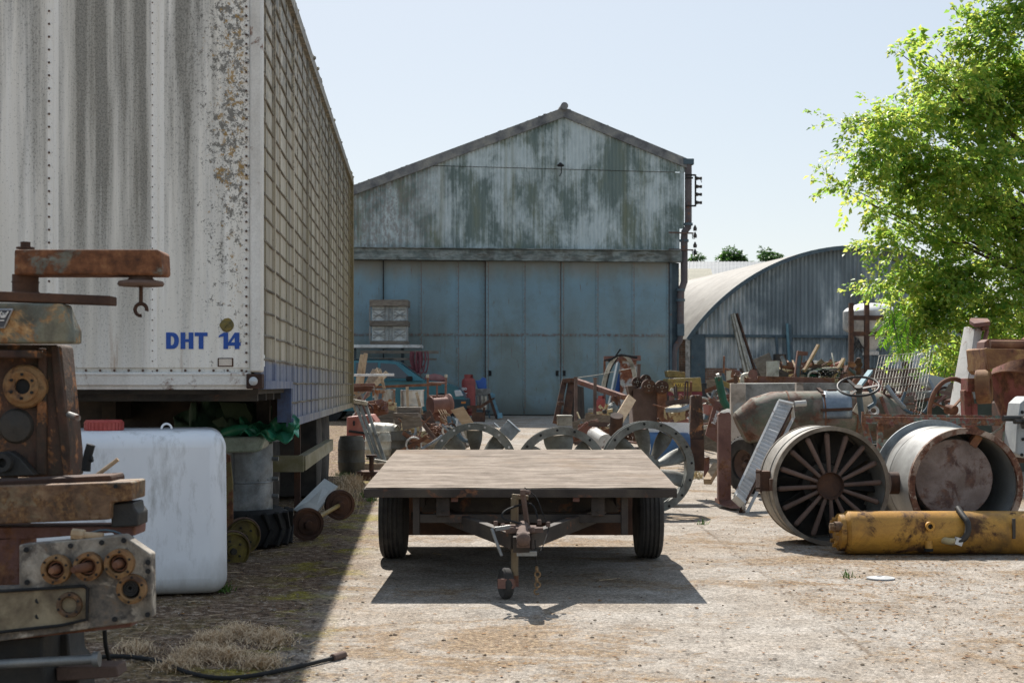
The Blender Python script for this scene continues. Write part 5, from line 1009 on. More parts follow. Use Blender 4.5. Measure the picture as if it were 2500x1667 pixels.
o = thing('stool', 'blue grey trestle stool under the silver bucket', 'stool', GY(1177, 38.0)); gq = GY(1177, 38.0)
b = MB(); z_ = W(0, 1001, 38).z; b.box((gq.x, 38.1, z_ - .02), (.42, .35, .04)); b.build('seat', M['bluegrey'], o)
for sx in (-1, 1):
    for sy in (-1, 1): b = MB(); b.bar((gq.x + sx * .17, 38.1 + sy * .13, z_ - .03), (gq.x + sx * .2, 38.1 + sy * .15, gq.z), .04, .04); b.build('leg', M['bluegrey'], o)
o = thing('step_ladder', 'small blue chipped step ladder leaning by the shed door', 'ladder', GY(1212, 37.5)); Y = 37.5
b = MB(); b.bar(W(1193, 962, Y + .3), W(1213, 1022, Y), .07, .05, (0, 1, 0)); b.build('rail', M['darkrust'], o); b = MB(); b.bar(W(1200, 960, Y + .4), W(1219, 1018, Y), .07, .05, (0, 1, 0)); b.build('rail', M['bluepaint'], o)
b = MB(); [b.bar(W(1198 + k * 5, 975 + k * 14, Y + .2), W(1206 + k * 5, 972 + k * 14, Y + .3), .05, .03) for k in range(4)]; b.build('tread', M['darkrust'], o)
b = MB(); b.slab([W(1216, 1008, 37.2), W(1226, 1008, 37.2), W(1227, 1020, 37.1), W(1214, 1021, 37.1)], (0, .2, 0)); b.box(W(1205, 965, 37.6), (.08, .1, .08)); one('blue_box', 'light blue open box at the foot of the step ladder', 'box', b, M['bluepaint'], GY(1220, 37.2), .005)
o = thing('iron_bracket', 'dark iron trestle in front of the gas cylinder', 'trestle', GY(1165, 33)); Y = 33
b = MB(); b.bar(W(1158, 992, Y), W(1158, 1030, Y), .1, .1, (0, 1, 0)); b.bar(W(1182, 994, Y), W(1181, 1030, Y), .06, .06, (0, 1, 0)); b.bar(W(1140, 993, Y), W(1175, 993, Y), .06, .06); b.bar(W(1172, 994, Y), W(1196, 978, Y), .07, .07); b.box(W(1168, 1018, Y), (.3, .2, .22)); b.build('frame', M['darkrust'], o)
# ------------------------------------------------------------------ scrap in front of the shed doors, right of centre
o = thing('door_frame', 'dark timber trestle frame leaning in front of the sliding doors', 'frame', GY(1395, 31)); Y = 31
b = MB(); b.bar(W(1378, 930, Y + .6), W(1356, 1032, Y), .12, .1, (0, 1, 0)); b.bar(W(1398, 925, Y + .6), W(1380, 1032, Y + .2), .18, .06, (0, 1, 0)); b.bar(W(1374, 930, Y + .5), W(1402, 928, Y + .5), .12, .1); b.bar(W(1362, 985, Y), W(1376, 985, Y), .12, .08); b.build('frame', M['darkrust'], o, bevel=.006)
b = MB(); b.slab([W(1385, 935, Y + .7), W(1425, 945, Y + .7), W(1428, 1030, Y + .3), W(1384, 1030, Y + .3)], (0, .05, 0)); b.build('panel', mat('dark weathered door', ['#27221e', '#332c26', '#3f372f'], 4, (4, 1, .5), rough=.85), o)
for x0, x1, y0, lab in ((1406, 1406, 921, 'taller grey post beside the leaning frame'), (1452, 1453, 923, 'grey post standing in front of the red gas cylinder'), (1554, 1560, 890, 'slim grey post behind the roller box')):
    b = MB(); b.bar(GY(x0, 30), W(x1, y0, 30.2), .07, .07, (0, 1, 0)); c = W(x1, y0, 30.2); b.box(c, (.09, .09, .02)); one('post', lab, 'post', b, M['brownrust'], GY(x0, 30), .004)
b = MB(); b.bar(W(1408, 930, 30.6), W(1525, 970, 29.8), .16, .1, (0, 0, 1)); b.bar(W(1425, 932, 30.7), W(1500, 966, 30.2), .07, .07); one('rusty_beam', 'long rusty beam sloping down from the leaning frame', 'beam', b, M['redbrown'], W(1500, 966, 30), .006)
for k in range(4):
    b = MB(); p = W(1442, 1035 - k * 9.5, 31); b.lathe([(0, 0), (.062, 0), (.066, .02), (.066, .06), (.062, .08), (0, .08)], p, (0, 0, 1), 20); one('tin', ('lowest tin', 'second tin up', 'third tin up', 'top tin')[k] + ' in the small stack beside the red gas cylinder', 'tin', b, [M['steel'], M['bluepaint'], M['yellowtin'], M['steel']][k], p, group='stacked tins')
b = MB(); b.bar(W(1418, 1028, 29), W(1409, 1006, 29.2), .025, .025); b.box(W(1417, 1028, 29), (.06, .04, .03)); one('yellow_scraper', 'small yellow scraper standing by the timber panel', 'tool', b, M['palepaint'], W(1418, 1028, 29))
o = thing('steel_cabinet', 'open rust patched white steel cabinet with hanging cables', 'cabinet', GY(1518, 33)); Y = 33
b = MB(); b.slab([W(1514, 880, Y), W(1554, 878, Y), W(1552, 975, Y), W(1516, 1010, Y)], (0, .5, 0)); b.build('side_panel', mat('white enamel rusted through', ['#8d8f8f', '#a5a5a2', '#9a948c'], 3, rust=.55, rough=.6, rustcols=['#43251a', '#5a3323', '#6f432d', '#835740']), o, bevel=.004)
b = MB(); b.bar(W(1474, 876, Y), W(1564, 874, Y), .1, .12); b.bar(W(1476, 880, Y), W(1476, 1030, Y), .05, .05, (0, 1, 0)); b.bar(W(1505, 880, Y + .5), W(1505, 1030, Y + .5), .05, .05, (0, 1, 0)); b.build('frame', M['redbrown'], o)
b = MB(); b.slab([W(1502, 905, Y + .2), W(1512, 915, Y + .2), W(1513, 960, Y + .2), W(1500, 965, Y + .2)], (0, .2, 0)); b.build('lining', M['blue'], o, jit=.02)
o = thing('cable_loop', 'pale and black cables arching over the rust patched cabinet', 'cable', W(1510, 870, 32.6)); Y = 32.6
b = MB(); [b.tube([W(1470 + d, 960, Y), W(1480 + d, 910, Y), W(1500 + d, 872, Y), W(1520 + d, 865, Y), W(1538 + d, 876, Y), W(1550 + d, 910, Y), W(1551 + d, 935, Y)], .02, 6, 3) for d in (0, 3, -4)]; b.build('cable', M['keg'], o)
b = MB(); b.tube([W(1475, 880, Y), W(1500, 874, Y), W(1515, 852, Y)], .02, 6); b.tube([W(1485, 882, Y), W(1512, 866, Y), W(1530, 869, Y), W(1556, 873, Y)], .03, 6, 1); b.tube([W(1478, 955, Y), W(1488, 905, Y), W(1508, 872, Y)], .018, 6, 2); b.build('cable', M['black'], o)
b = MB(); b.tube([W(1410, 922, 30), W(1460, 915, 31), W(1540, 899, 32)], .008, 5); one('wire', 'thin pale wire stretched from the grey post to the cabinet', 'wire', b, M['keg'], W(1460, 915, 31))
b = MB(); b.cyl(W(1488, 990, 30), W(1509, 888, 31), .05, n=12); one('grey_pipe', 'grey blue pipe leaning against the cabinet', 'pipe', b, M['bluegrey'], W(1488, 990, 30))
o = thing('engine', 'old engine with cream cooling fan in the scrap', 'engine', W(1490, 1050, 27)); Y = 27; c = W(1476, 1005, Y)
b = MB(); b.slab([W(1486, 990, Y + .1), W(1500, 980, Y + .1), W(1510, 1000, Y + .1), W(1508, 1050, Y + .1), W(1484, 1050, Y + .1)], (0, .4, 0)); b.ball(W(1497, 1005, Y + .1), .11, 10, (1, .8, 1.4)); b.cyl(W(1484, 1027, Y - .05), W(1484, 1027, Y + .2), .09, n=16); b.build('block', M['fan'], o, bevel=.01)
b = MB()
for k in range(6):
    a = k * 1.047 + .2; b.box(c + Vector((.1 * math.cos(a), 0, .1 * math.sin(a))), (.11, .012, .065), (25, -math.degrees(a), 0))
b.build('fan_blades', M['palepaint'], o); b = MB(); b.cyl(c + Vector((0, -.03, 0)), c + Vector((0, .12, 0)), .04, n=14); b.build('fan_hub', M['castdark'], o)
b = MB(); r_ = random.Random(9); [b.tube([W(1500 + r_.uniform(-8, 18), 970 + r_.uniform(-6, 20), 27.2) for _ in range(4)], .012, 5, 2) for _ in range(16)]; one('wire_tangle', 'tangled ball of rusty wire on the old engine', 'wire', b, M['rust'], W(1508, 985, 27.2))
b = MB(); b.bar(W(1489, 1062, 22), W(1542, 972, 23.4), .16, .05, (0, 1, 0)); one('leaning_plank', 'pinkish plank leaning on the roller box with a knot in it', 'plank', b, M['newwood'], W(1489, 1062, 22), .004)
o = thing('roller_box', 'big brown rusted steel box with four rollers on top', 'box', W(1585, 1080, 24)); Y = 24
b = MB(); b.slab([W(1545, 948, Y), W(1607, 948, Y), W(1604, 1082, Y), W(1546, 1082, Y)], (0, .8, 0)); b.build('body', M['brownrust'], o, bevel=.008)
b = MB(); b.slab([W(1532, 942, Y - .05), W(1552, 941, Y - .05), W(1560, 946, Y + .4), W(1543, 970, Y - .05), W(1536, 962, Y - .05)], (0, .5, 0)); b.build('lip', M['brownrust'], o, bevel=.006)
b = MB(); b.slab([W(1605, 955, Y - .12), W(1628, 950, Y - .12), W(1637, 1085, Y - .12), W(1606, 1085, Y - .12)], (0, .5, 0)); b.build('side_column', M['rust'], o, bevel=.02)
for x, y, r, d in ((1584, 943, 17, -.15), (1616, 945, 16.5, -.2), (1556, 933, 13, .2), (1577, 927, 13, .3)):
    c = W(x, y, Y + d); rr = r * Y / F; b = MB(); b.lathe([(0, -.06), (rr * .2, -.06), (rr * .22, -.03), (rr * .85, -.03), (rr, -.02), (rr, .14), (0, .14)], c, (0, 1, 0), 32); w_ = b.build('roller', M['darkrust'], o, ang=25)
    b = MB(); b.torus(c + Vector((0, -.035, 0)), (0, 1, 0), rr * .2, .008, 16, 6); [b.cyl(c + Vector((rr * .6 * math.cos(a), -.03, rr * .6 * math.sin(a))), c + Vector((rr * .6 * math.cos(a), -.04, rr * .6 * math.sin(a))), .008, n=6) for a in (0, 1.57, 3.14, 4.71)]; b.build('bolt', M['keg'], w_)
# compressor
o = thing('compressor', 'faded yellow towable compressor with XAS 75 plate and dark red band', 'compressor', GY(1672, 33)); Y = 33
b = MB(); b.slab([W(1632, 924, Y), W(1711, 921, Y), W(1714, 956, Y), W(1632, 956, Y)], (0, 1.2, 0)); b.build('canopy', M['yellowtin'], o, bevel=.02)
b = MB(); b.slab([W(1632, 956, Y - .003), W(1714, 956, Y - .003), W(1715, 966, Y - .003), W(1632, 966, Y - .003)], (0, 1.2, 0)); b.build('band', mat('dark red band', ['#561f24', '#67282c'], 4, rough=.6), o)
b = MB(); b.slab([W(1632, 966, Y), W(1715, 966, Y), W(1717, 1020, Y), W(1632, 1020, Y)], (0, 1.2, 0)); b.build('grille', M['castdark'], o); b = MB(); [b.bar(W(1634 + k * 4, 966, Y - .01), W(1634 + k * 4, 1000, Y - .01), .012, .012) for k in range(20)]; [b.bar(W(1634, y, Y - .012), W(1715, y, Y - .012), .012, .012) for y in (970, 976, 982)]; b.build('grille_bars', M['yellowtin'], o)
b = MB(); b.slab([W(1645, 935, Y - .01), W(1683, 935, Y - .01), W(1683, 944, Y - .01), W(1645, 944, Y - .01)], (0, .012, 0)); pl_ = b.build('plate', mat('bright yellow plate', ['#b8952a', '#c2a034'], 9, rough=.5), o)
text('lettering', 'XAS 75', M['black'], pl_, Matrix.Translation(W(1646.5, 943, Y - .013)) @ FACE, .088, .02, .25, sx=.94)
b = MB(); [b.box(W(x_, 950, Y - .006), (.018, .004, .035)) for x_ in (1643, 1646.5, 1650, 1653, 1676, 1680, 1684)]; b.build('worn_print', M['palewood'], o)
b = MB(); b.slab([W(1627, 906, Y + .2), W(1635, 904, Y + .2), W(1673, 908, Y + .2), W(1673, 922, Y + .2), W(1630, 921, Y + .2)], (0, .5, 0)); b.box(W(1646, 913, Y + .19), (.05, .05, .03)); b.build('fuel_tank', M['yellowtin'], o, bevel=.02)
b = MB(); b.tube([W(1671, 990, 31), W(1673, 935, 31.2), W(1677, 929, 31.2), W(1680, 935, 31.2), W(1677, 985, 31)], .02, 6, 1); one('iron_loop', 'rusty iron loop standing in front of the yellow compressor', 'rod', b, M['darkrust'], W(1674, 990, 31))
b = sl([(1713, 935), (1737, 934), (1741, 970), (1714, 970)], 36, .3); one('dark_panel', 'dark blue grey panel between the compressor and brick base', 'panel', b, M['castdark'], W(1727, 970, 36), .01)
# rusty column, red L beam, lettered plate, blue drum
o = thing('rusty_column', 'tall rusted box column with orange patches beside the big fan', 'column', W(1701, 1150, 15)); Y = 15
b = MB(); b.slab([W(1688, 968, Y), W(1692, 965, Y), W(1711, 965, Y), W(1714, 968, Y), W(1717, 1020, Y), W(1719, 1072, Y), W(1684, 1072, Y), W(1686, 1020, Y)], (0, .16, 0)); b.build('upper', M['column'], o, bevel=.006)
b = MB(); b.slab([W(1684, 1072, Y - .01), W(1719, 1072, Y - .01), W(1721, 1149, Y - .01), W(1683, 1149, Y - .01)], (0, .18, 0)); b.build('lower', M['darkrust'], o, bevel=.005)
b = MB(); b.slab([W(1666, 1063, Y - .02), W(1684, 1060, Y - .02), W(1684, 1085, Y - .02), W(1672, 1082, Y - .02)], (0, .03, 0)); b.cyl(W(1675, 1071, Y - .03), W(1675, 1071, Y), .025, n=12); b.tube([W(1696, 1000, Y - .03), W(1702, 1012, Y - .04), W(1703, 1030, Y - .02)], .012, 6); b.build('lug', M['darkrust'], o)
o = thing('lettered_plate', 'brown steel plate with white lettering propped behind the red brown beam', 'plate', W(1745, 1090, 15.4)); Y = 15.4
b = MB(); b.slab([W(1729, 975, Y), W(1735, 971, Y), W(1761, 986, Y), W(1755, 1055, Y), W(1758, 1085, Y), W(1722, 1062, Y), W(1742, 992, Y)], (0, .04, 0)); b.build('plate', M['redbrown'], o, bevel=.004)
text('lettering', 'Rolatruc', M['lettering'], o, Matrix.Translation(W(1746, 1036, Y - .008)) @ Matrix.Rotation(R(-72.5), 4, 'Y') @ FACE, .064, .016, sx=.68)
o = thing('blue_drum', 'blue plastic drum lying on its side behind the big fan', 'drum', W(1630, 1120, 14.6)); a, c = W(1578, 1088, 14.7), W(1682, 1090, 14.7)
b = MB(); b.lathe([(0, 0), (.13, 0), (.145, .02), (.145, .12), (.15, .13), (.145, .14), (.145, .3), (.15, .31), (.145, .32), (.145, .42), (.13, .44), (0, .44)], a, c - a, 36); b.build('shell', M['bluedrum'], o)
b = MB(); L = (c - a).length; [b.bar(a + Vector((0, -.02, .147)), c + Vector((0, -.02, .147)), .01, .2)]; b.tube([W(1570, 1062, 14.4), W(1580, 1065, 14.4), W(1588, 1090, 14.4), W(1584, 1110, 14.4)], .008, 6, 1); b.build('white_top', M['white'], o)
o = thing('red_beam', 'upright red brown steel beam with L shaped foot plate', 'beam', W(1770, 1235, 13.85)); Y = 13.85
b = MB(); b.slab([W(1754, 1012, Y), W(1760, 1007, Y), W(1781, 1006, Y), W(1785, 1013, Y), W(1785, 1220, Y), W(1754, 1220, Y)], (0, .1, 0)); b.build('upright', M['redbrown'], o, bevel=.004)
b = MB(); g0 = W(1784, 1231, Y); b.slab([W(1754, 1219, Y), W(1784, 1219, Y), W(1815, 1222, Y - .1), W(1815, 1241, Y - .3), W(1784, 1241, Y - .28), W(1754, 1230, Y)], (0, .25, 0)); b.build('foot_plate', M['redbrown'], o, bevel=.004)
b = MB(); b.slab([W(1756, 1008, Y), W(1783, 1007, Y), W(1781, 999, Y + .05), W(1765, 1001, Y + .05)], (0, .09, 0)); b.build('broken_cap', M['concrete'], o, jit=.008)
b = MB(); b.bar(W(1727, 1176, 14.3), W(1750, 1136, 14.6), .08, .06); one('timber_wedge', 'pale timber wedge lying beside the red brown beam', 'wedge', b, M['palewood'], W(1730, 1176, 14.3), .003)
b = sl([(1721, 1118), (1733, 1115), (1731, 1165), (1719, 1165)], 14.8, .05); one('brown_offcut', 'small upright brown steel offcut behind the timber wedge', 'offcut', b, M['redbrown'], W(1725, 1165, 14.8), .003)
# scrap heap pieces behind
def curved(name, label, pts, Y, m, t=.02):
    o = MB(); n = 14
    for k in range(n):
        f0, f1 = k / n, (k + 1) / n
        a0, b0 = W(*pts[0], Y).lerp(W(*pts[1], Y), f0), W(*pts[3], Y).lerp(W(*pts[2], Y), f0); a1, b1 = W(*pts[0], Y).lerp(W(*pts[1], Y), f1), W(*pts[3], Y).lerp(W(*pts[2], Y), f1)
        d0, d1 = -.18 * math.sin(math.pi * f0), -.18 * math.sin(math.pi * f1); v = [a0 + Vector((0, d0, 0)), a1 + Vector((0, d1, 0)), b1 + Vector((0, d1, 0)), b0 + Vector((0, d0, 0))]; o.slab(v, (0, t, 0))
    return one(name, label, 'scrap', o, m, W(*pts[2], Y))
curved('scrap_plate', 'rusty cream sheet bent in the scrap heap', [(1640, 990), (1680, 978), (1686, 1005), (1655, 1012)], 24, M['palepaint'])
curved('scrap_plate', 'faded red curved plate behind the roller box', [(1634, 965), (1662, 985), (1658, 1005), (1634, 1000)], 25, M['redbrown'])
curved('scrap_plate', 'red hood panel left of the lettered plate', [(1716, 985), (1742, 992), (1735, 1012), (1718, 1010)], 20, M['orange'])
curved('scrap_plate', 'pale grey sheet lying across the scrap heap', [(1637, 1000), (1690, 1025), (1690, 1045), (1637, 1035)], 22, M['keg'])
curved('scrap_plate', 'white sheet under the pale grey one', [(1637, 1018), (1670, 1030), (1650, 1045), (1637, 1040)], 21.5, M['white'])
curved('scrap_plate', 'dark red sheet low in the scrap heap', [(1700, 1005), (1740, 1015), (1730, 1040), (1712, 1045)], 21, M['redbrown'])
b = MB(); b.tube([W(1637, 950, 23), W(1650, 958, 23), W(1652, 985, 23), W(1640, 1010, 23)], .03, 8, 2); one('plastic_hose', 'translucent pale hose curling beside the roller box', 'hose', b, M['keg'], W(1645, 1000, 23))
b = MB(); b.tube([W(1630, 1046, 20), W(1655, 1030, 20), W(1675, 1026, 20), W(1685, 1036, 20), W(1683, 1055, 20)], .045, 8, 2); one('red_tube', 'pinkish bent tube behind the big fan', 'tube', b, mat('dusty pink paint', ['#8a5a50', '#9c6c60', '#a87c70'], 4), W(1660, 1040, 20))
for (x0, y0, x1, y1), lab, m in (((1714, 978, 1785, 966), 'long pink bar across the scrap heap', 'redbrown'), ((1655, 978, 1690, 982), 'short red bar poking up in front of the compressor', 'orange'), ((1660, 992, 1661, 966), 'thin red upright strip in the scrap heap', 'orange'), ((1786, 960, 1765, 990), 'rusty diagonal strut near the green lever', 'rust'), ((1700, 1045, 1730, 1060), 'rusty bar low between column and plate', 'rust')):
    b = MB(); b.bar(W(x0, y0, 24), W(x1, y1, 23), .05, .06); one('scrap_bar', lab, 'scrap', b, M[m], W(x1, y1, 23), .004)
rs_ = random.Random(12)
for k in range(12):
    x, y = rs_.uniform(1500, 1690), rs_.uniform(1048, 1085); b = MB(); c = W(x, y, 19); L = rs_.uniform(.15, .4)
    d = Vector((rs_.uniform(-1, 1), rs_.uniform(-.4, .4), rs_.uniform(-.5, .6))).normalized() * L; b.bar(c - d, c + d, rs_.uniform(.03, .09), rs_.uniform(.02, .06)) if k % 3 else b.cyl(c - d * .6, c + d * .6, rs_.uniform(.04, .09), n=14)
    one('scrap_iron', 'small rusty piece of scrap iron behind the big fan', 'scrap', b, M[('rust', 'redbrown', 'keg', 'darkrust')[k % 4]], c, .004, 'scrap iron bits behind the big fan')
b = MB(); a = W(1447, 1045, 19.5); b.cyl(W(1450, 1060, 19), W(1478, 1078, 18.6), .1, n=20); one('rusty_can', 'white rusty can lying behind the middle fan', 'can', b, M['whiterust'], W(1465, 1080, 19))
b = MB(); b.cyl(W(1426, 1080, 22), W(1426, 1030, 22), .11, n=20); b.torus(W(1426, 1034, 22), (0, 0, 1), .11, .012, 20, 6); one('rusty_can', 'upright dark can behind the middle fan', 'can', b, M['darkrust'], W(1426, 1080, 22))
o = thing('green_lever', 'bent dark green lever standing up from the scrap', 'lever', W(1780, 1005, 20)); b = MB(); b.tube([W(1753, 920, 20), W(1763, 965, 20), W(1768, 985, 20), W(1790, 1008, 20)], .055, 8, 1); b.build('arm', M['green'], o); b = MB(); b.cyl(W(1750, 921, 20), W(1757, 919, 20), .05); b.build('knob', M['keg'], o)
o = thing('yellow_guard', 'small old yellow bracket behind the green lever', 'bracket', W(1770, 955, 22)); b = MB(); b.slab([W(1764, 928, 22), W(1790, 940, 22), W(1790, 952, 22), W(1764, 942, 22)], (0, .1, 0)); b.build('plate', M['yellowtin'], o, bevel=.01)
# ribbed white panel
o = thing('ribbed_panel', 'white ribbed conveyor panel leaning in a rusty frame', 'panel', W(1806, 1222, 13.2))
A, B, C, D_ = W(1899, 983, 14.55), W(1934, 991, 14.55), W(1815, 1231, 13.3), W(1793, 1211, 13.3)
M['ribwhite'] = mat('white ribbed sheet', ['#b8babb', '#c8cacb', '#d2d3d3'], 3, rough=.5, dirt=.05, hv=.02)
b = MB(); nrm = (B - A).cross(D_ - A).normalized(); nrm = nrm if nrm.y < 0 else -nrm
def rib(u, v): return A.lerp(B, u).lerp(D_.lerp(C, u), v) + nrm * (.026 * math.sin(v * 2 * math.pi * 27))
b.grid(rib, 4, 208); b.build('ribbed_sheet', M['ribwhite'], o, ang=60)
b = MB(); b.bar(B - nrm * .07, C - nrm * .07, .03, .13, nrm); b.build('side_channel', M['darkrust'], o)
b = MB(); b.bar(A, D_, .02, .05, nrm); off = -nrm * .16; b.bar(B + off + Vector((.06, 0, 0)), C + off + Vector((.06, 0, 0)), .03, .04, nrm); b.bar(A, B, .03, .08, nrm); b.bar(D_, C, .04, .08, nrm)
b.bar(B, B + off + Vector((.06, 0, 0)), .03, .03); b.bar(C, C + off + Vector((.06, 0, 0)), .03, .03); b.cyl(B + Vector((.02, -.02, .02)), B + Vector((.14, 0, .03)), .03); b.build('frame', M['whiterust'], o)
# chassis with mitred drum, wheel and steering wheel
o = thing('dumper', 'derelict site vehicle with weathered cylindrical tank, steering wheel and worn tyre', 'vehicle', W(1980, 1195, 15.6)); Y = 15.6
M['tankskin'] = mat('weathered green brown tank', ['#4e3d32', '#6d5a4a', '#666a58', '#8a7668', '#7a5a4c'], 4, (.6, 1, 1), rough=.75, rust=.36, bump=.35, dirt=.35, rustcols=['#3c2a22', '#553a2c', '#6e4d3c', '#86644e'])
b = MB(); pr = [((1806, 1047), .16), ((1812, 1044), .19), ((1852, 1024), .25), ((1893, 1015), .268), ((1899, 1015), .268), ((2000, 1014), .268), ((2140, 1016), .268), ((2190, 1030), .2), ((2222, 1052), .1)]
P_ = [W(x, y, Y) for (x, y), r in pr]; b.tube(P_, [r for _, r in pr], 36); b.build('tank', M['tankskin'], o, ang=14)
b = MB(); [b.lathe([(r, -.008), (r + .008, -.008), (r + .008, .008), (r, .008)], W(x, 1015, Y), (1, 0, 0), 36, closed=True) for x, r in ((1918, .268), (2003, .268), (2080, .268))]; b.build('weld_band', M['rust'], o)
b = MB(); c = W(2034, 1015, Y); m_ = frame(c, c + Vector((1, 0, 0))); ww = 70 * Y / F; vs = []; NA = 14
b.grid(lambda u, v: c + Vector((-ww / 2 + ww * u + .03 * (v - .5), -.274 * math.cos(R(-5 + 100 * v)), .274 * math.sin(R(-5 + 100 * v)))), 6, 16); pa = b.build('patch', mat('bare galvanised patch', ['#66717c', '#7e8890', '#949ca2'], 5, rough=.4, metal=.6), o); pa.modifiers.new('thick', 'SOLIDIFY').thickness = .006
b = MB(); b.bar(W(2004, 1001, Y - .275), W(2080, 998, Y - .275), .02, .03); b.bar(W(1997, 948, Y), W(2008, 958, Y - .1), .04, .02); b.bar(W(2000, 958, Y), W(2012, 965, Y - .2), .03, .02); b.box(W(2030, 953, Y), (.1, .06, .02)); b.build('strap', M['darkrust'], o)
wc = W(1826, 1134, 15.8); b = MB(); axw = Vector((-.84, -.54, 0)); b.lathe([(.17, -.085), (.28, -.095), (.31, -.07), (.318, -.05), (.318, .05), (.31, .07), (.28, .095), (.17, .085)], wc, axw, 44, closed=True)
wh = b.build('wheel', M['tyre'], o, ang=25); b = MB(); f = frame(wc, wc + axw)
for k in range(34): a = k * 2 * math.pi / 34; b.bar(f @ Vector((.316 * math.cos(a), .316 * math.sin(a), -.06)), f @ Vector((.316 * math.cos(a + .05), .316 * math.sin(a + .05), .06)), .018, .02)
b.build('tread_blocks', M['tyre'], wh); b = MB(); b.lathe([(0, -.02), (.05, -.02), (.06, .02), (.12, .0), (.17, .05), (.18, .05), (.18, -.05), (0, -.06)], wc, axw, 30); [b.ball(f @ Vector((.09 * math.cos(a), .09 * math.sin(a), .03)), .015, 6) for a in (0, 1.25, 2.5, 3.77, 5)]; b.ball(f @ Vector((0, 0, .03)), .04, 8); b.build('rim', M['brownrust'], wh)
wc2 = wc + Vector((1.15, .5, 0)); b = MB(); b.lathe([(.17, -.085), (.28, -.095), (.318, -.05), (.318, .05), (.28, .095), (.17, .085)], wc2, axw, 40, closed=True); b.build('wheel', M['tyre'], o)
b = MB(); [b.bar(W(1835, y, Y + d), W(2220, y - 4, Y + d), .08, .12) for y, d in ((1100, .15), (1100, .7))]; b.box(W(1860, 1092, Y + .2), (.25, .5, .22)); b.build('chassis', M['castdark'], o, bevel=.006)
sc_ = W(2096, 943, 14.4); ax_s = Vector((-.12, -.45, .88)).normalized(); b = MB(); b.torus(sc_, ax_s, .205, .013, 44, 8); st = b.build('steering_wheel', M['castdark'], o)
b = MB(); f = frame(sc_, sc_ + ax_s)
for a in (.1, 2.2, 4.3): b.bar(f @ Vector((.02 * math.cos(a), .02 * math.sin(a), -.03)), f @ Vector((.2 * math.cos(a), .2 * math.sin(a), 0)), .03, .012, ax_s)
b.cyl(sc_ - ax_s * .06, sc_ + ax_s * .0, .04, n=14); b.build('spokes', M['castdark'], st)
b = MB(); b.tube([sc_ - ax_s * .04, W(2104, 1020, 14.6), W(2122, 1072, 14.8), W(2130, 1110, 14.9)], .03, 10); b.build('steering_column', M['bluegrey'], o)
b = MB(); b.bar(W(2092, 950, 14.5), W(2125, 906, 15.2), .05, .03); b.build('lever', M['bluepaint'], o)
# concrete troughs
o = thing('concrete_trough', 'pale concrete box with a round hole in its end behind the tank', 'concrete block', W(1850, 1090, 18.5)); Y = 18.0
b = MB(); a, c = W(1785, 936, Y), W(1821, 1085, Y); b.box(((a.x + c.x) / 2, Y + .06, (a.z + c.z) / 2), (c.x - a.x, .12, a.z - c.z)); e = b.build('end_wall', M['pinkcon'], o, bevel=.006)
b = MB(); cc = W(1806, 1000, Y); b.lathe([(0, 0), (.09, 0), (.09, .02), (0, .02)], cc + Vector((0, -.012, 0)), (0, 1, 0), 26); oo = b.build('hole', M['concrete'], e); oo.scale = (1, 1, 1)
b = MB(); b.slab([W(1821, 937, Y + .002), W(1990, 936, Y + .9), W(1990, 1080, Y + .9), W(1821, 1085, Y + .002)], (.0, .12, 0)); b.slab([W(1821, 936.5, Y), W(1988, 935, Y + .9), W(1988, 934, Y + 1.5), W(1800, 935, Y + .9)], (0, 0, -.04)); b.build('side_wall', M['concrete'], o, bevel=.004)
o = thing('concrete_trough', 'second concrete box with a pale edge right of the first one', 'concrete block', W(2020, 1085, 18.0)); Y = 17.8
b = MB(); a, c = W(1945, 934, Y), W(1962, 1080, Y); b.box(((a.x + c.x) / 2, Y + .06, (a.z + c.z) / 2), (c.x - a.x, .12, a.z - c.z)); b.build('end_wall', M['pinkcon'], o, bevel=.006)
b = MB(); b.slab([W(1962, 934, Y + .002), W(2090, 935, Y + .5), W(2090, 1075, Y + .5), W(1962, 1080, Y + .002)], (0, .15, 0)); b.build('side_wall', M['concrete'], o, bevel=.004)
# scrap platform behind the troughs and what lies on it
o = thing('scrap_platform', 'long low platform of cream boards piled with metal offcuts behind the concrete boxes', 'platform', GY(1980, 22)); 
b = MB(); b.box((W(1985, 0, 22).x, 22.6, 1.2), (2.3, 2.6, .06)); b.build('top', mat('cream dusty boards', ['#8d8168', '#a2967c', '#b1a68c'], 3, (1, 6, 1), rough=.8), o); b = MB(); [b.box((W(x, 0, 22).x, y, .62), (.2, .2, 1.1)) for x in (1830, 1985, 2130) for y in (21.6, 23.6)]; b.build('leg', M['concrete'], o)
def lay(name, lab, cat, a, c, wx, wy, m, Y=22, dY=.2, grp=None):
    b = MB(); b.bar(W(*a, Y), W(*c, Y + dY), wx, wy, (0, 0, 1)); return one(name, lab, cat, b, M[m] if isinstance(m, str) else m, W(*a, Y), .003, grp)
lay('steel_channel', 'long red brown steel channel along the front of the platform', 'steel channel', (1849, 926), (2037, 931), .07, .1, 'redbrown', 21.4, 0)
lay('steel_channel', 'shorter red brown channel under the front one', 'steel channel', (1817, 932), (1860, 931), .05, .1, 'redbrown', 21.4, 0)
lay('steel_channel', 'red brown channel lying across the back of the platform', 'steel channel', (1903, 890), (2060, 896), .08, .1, 'redbrown', 23.2, 0)
lay('steel_channel', 'pale rusty channel at the right end of the platform', 'steel channel', (2055, 889), (2092, 890), .06, .08, 'rust', 23.2, 0)
lay('thin_tube', 'thin pale tube sticking out left from the platform', 'tube', (1860, 893), (1905, 897), .025, .025, 'keg', 23, 0)
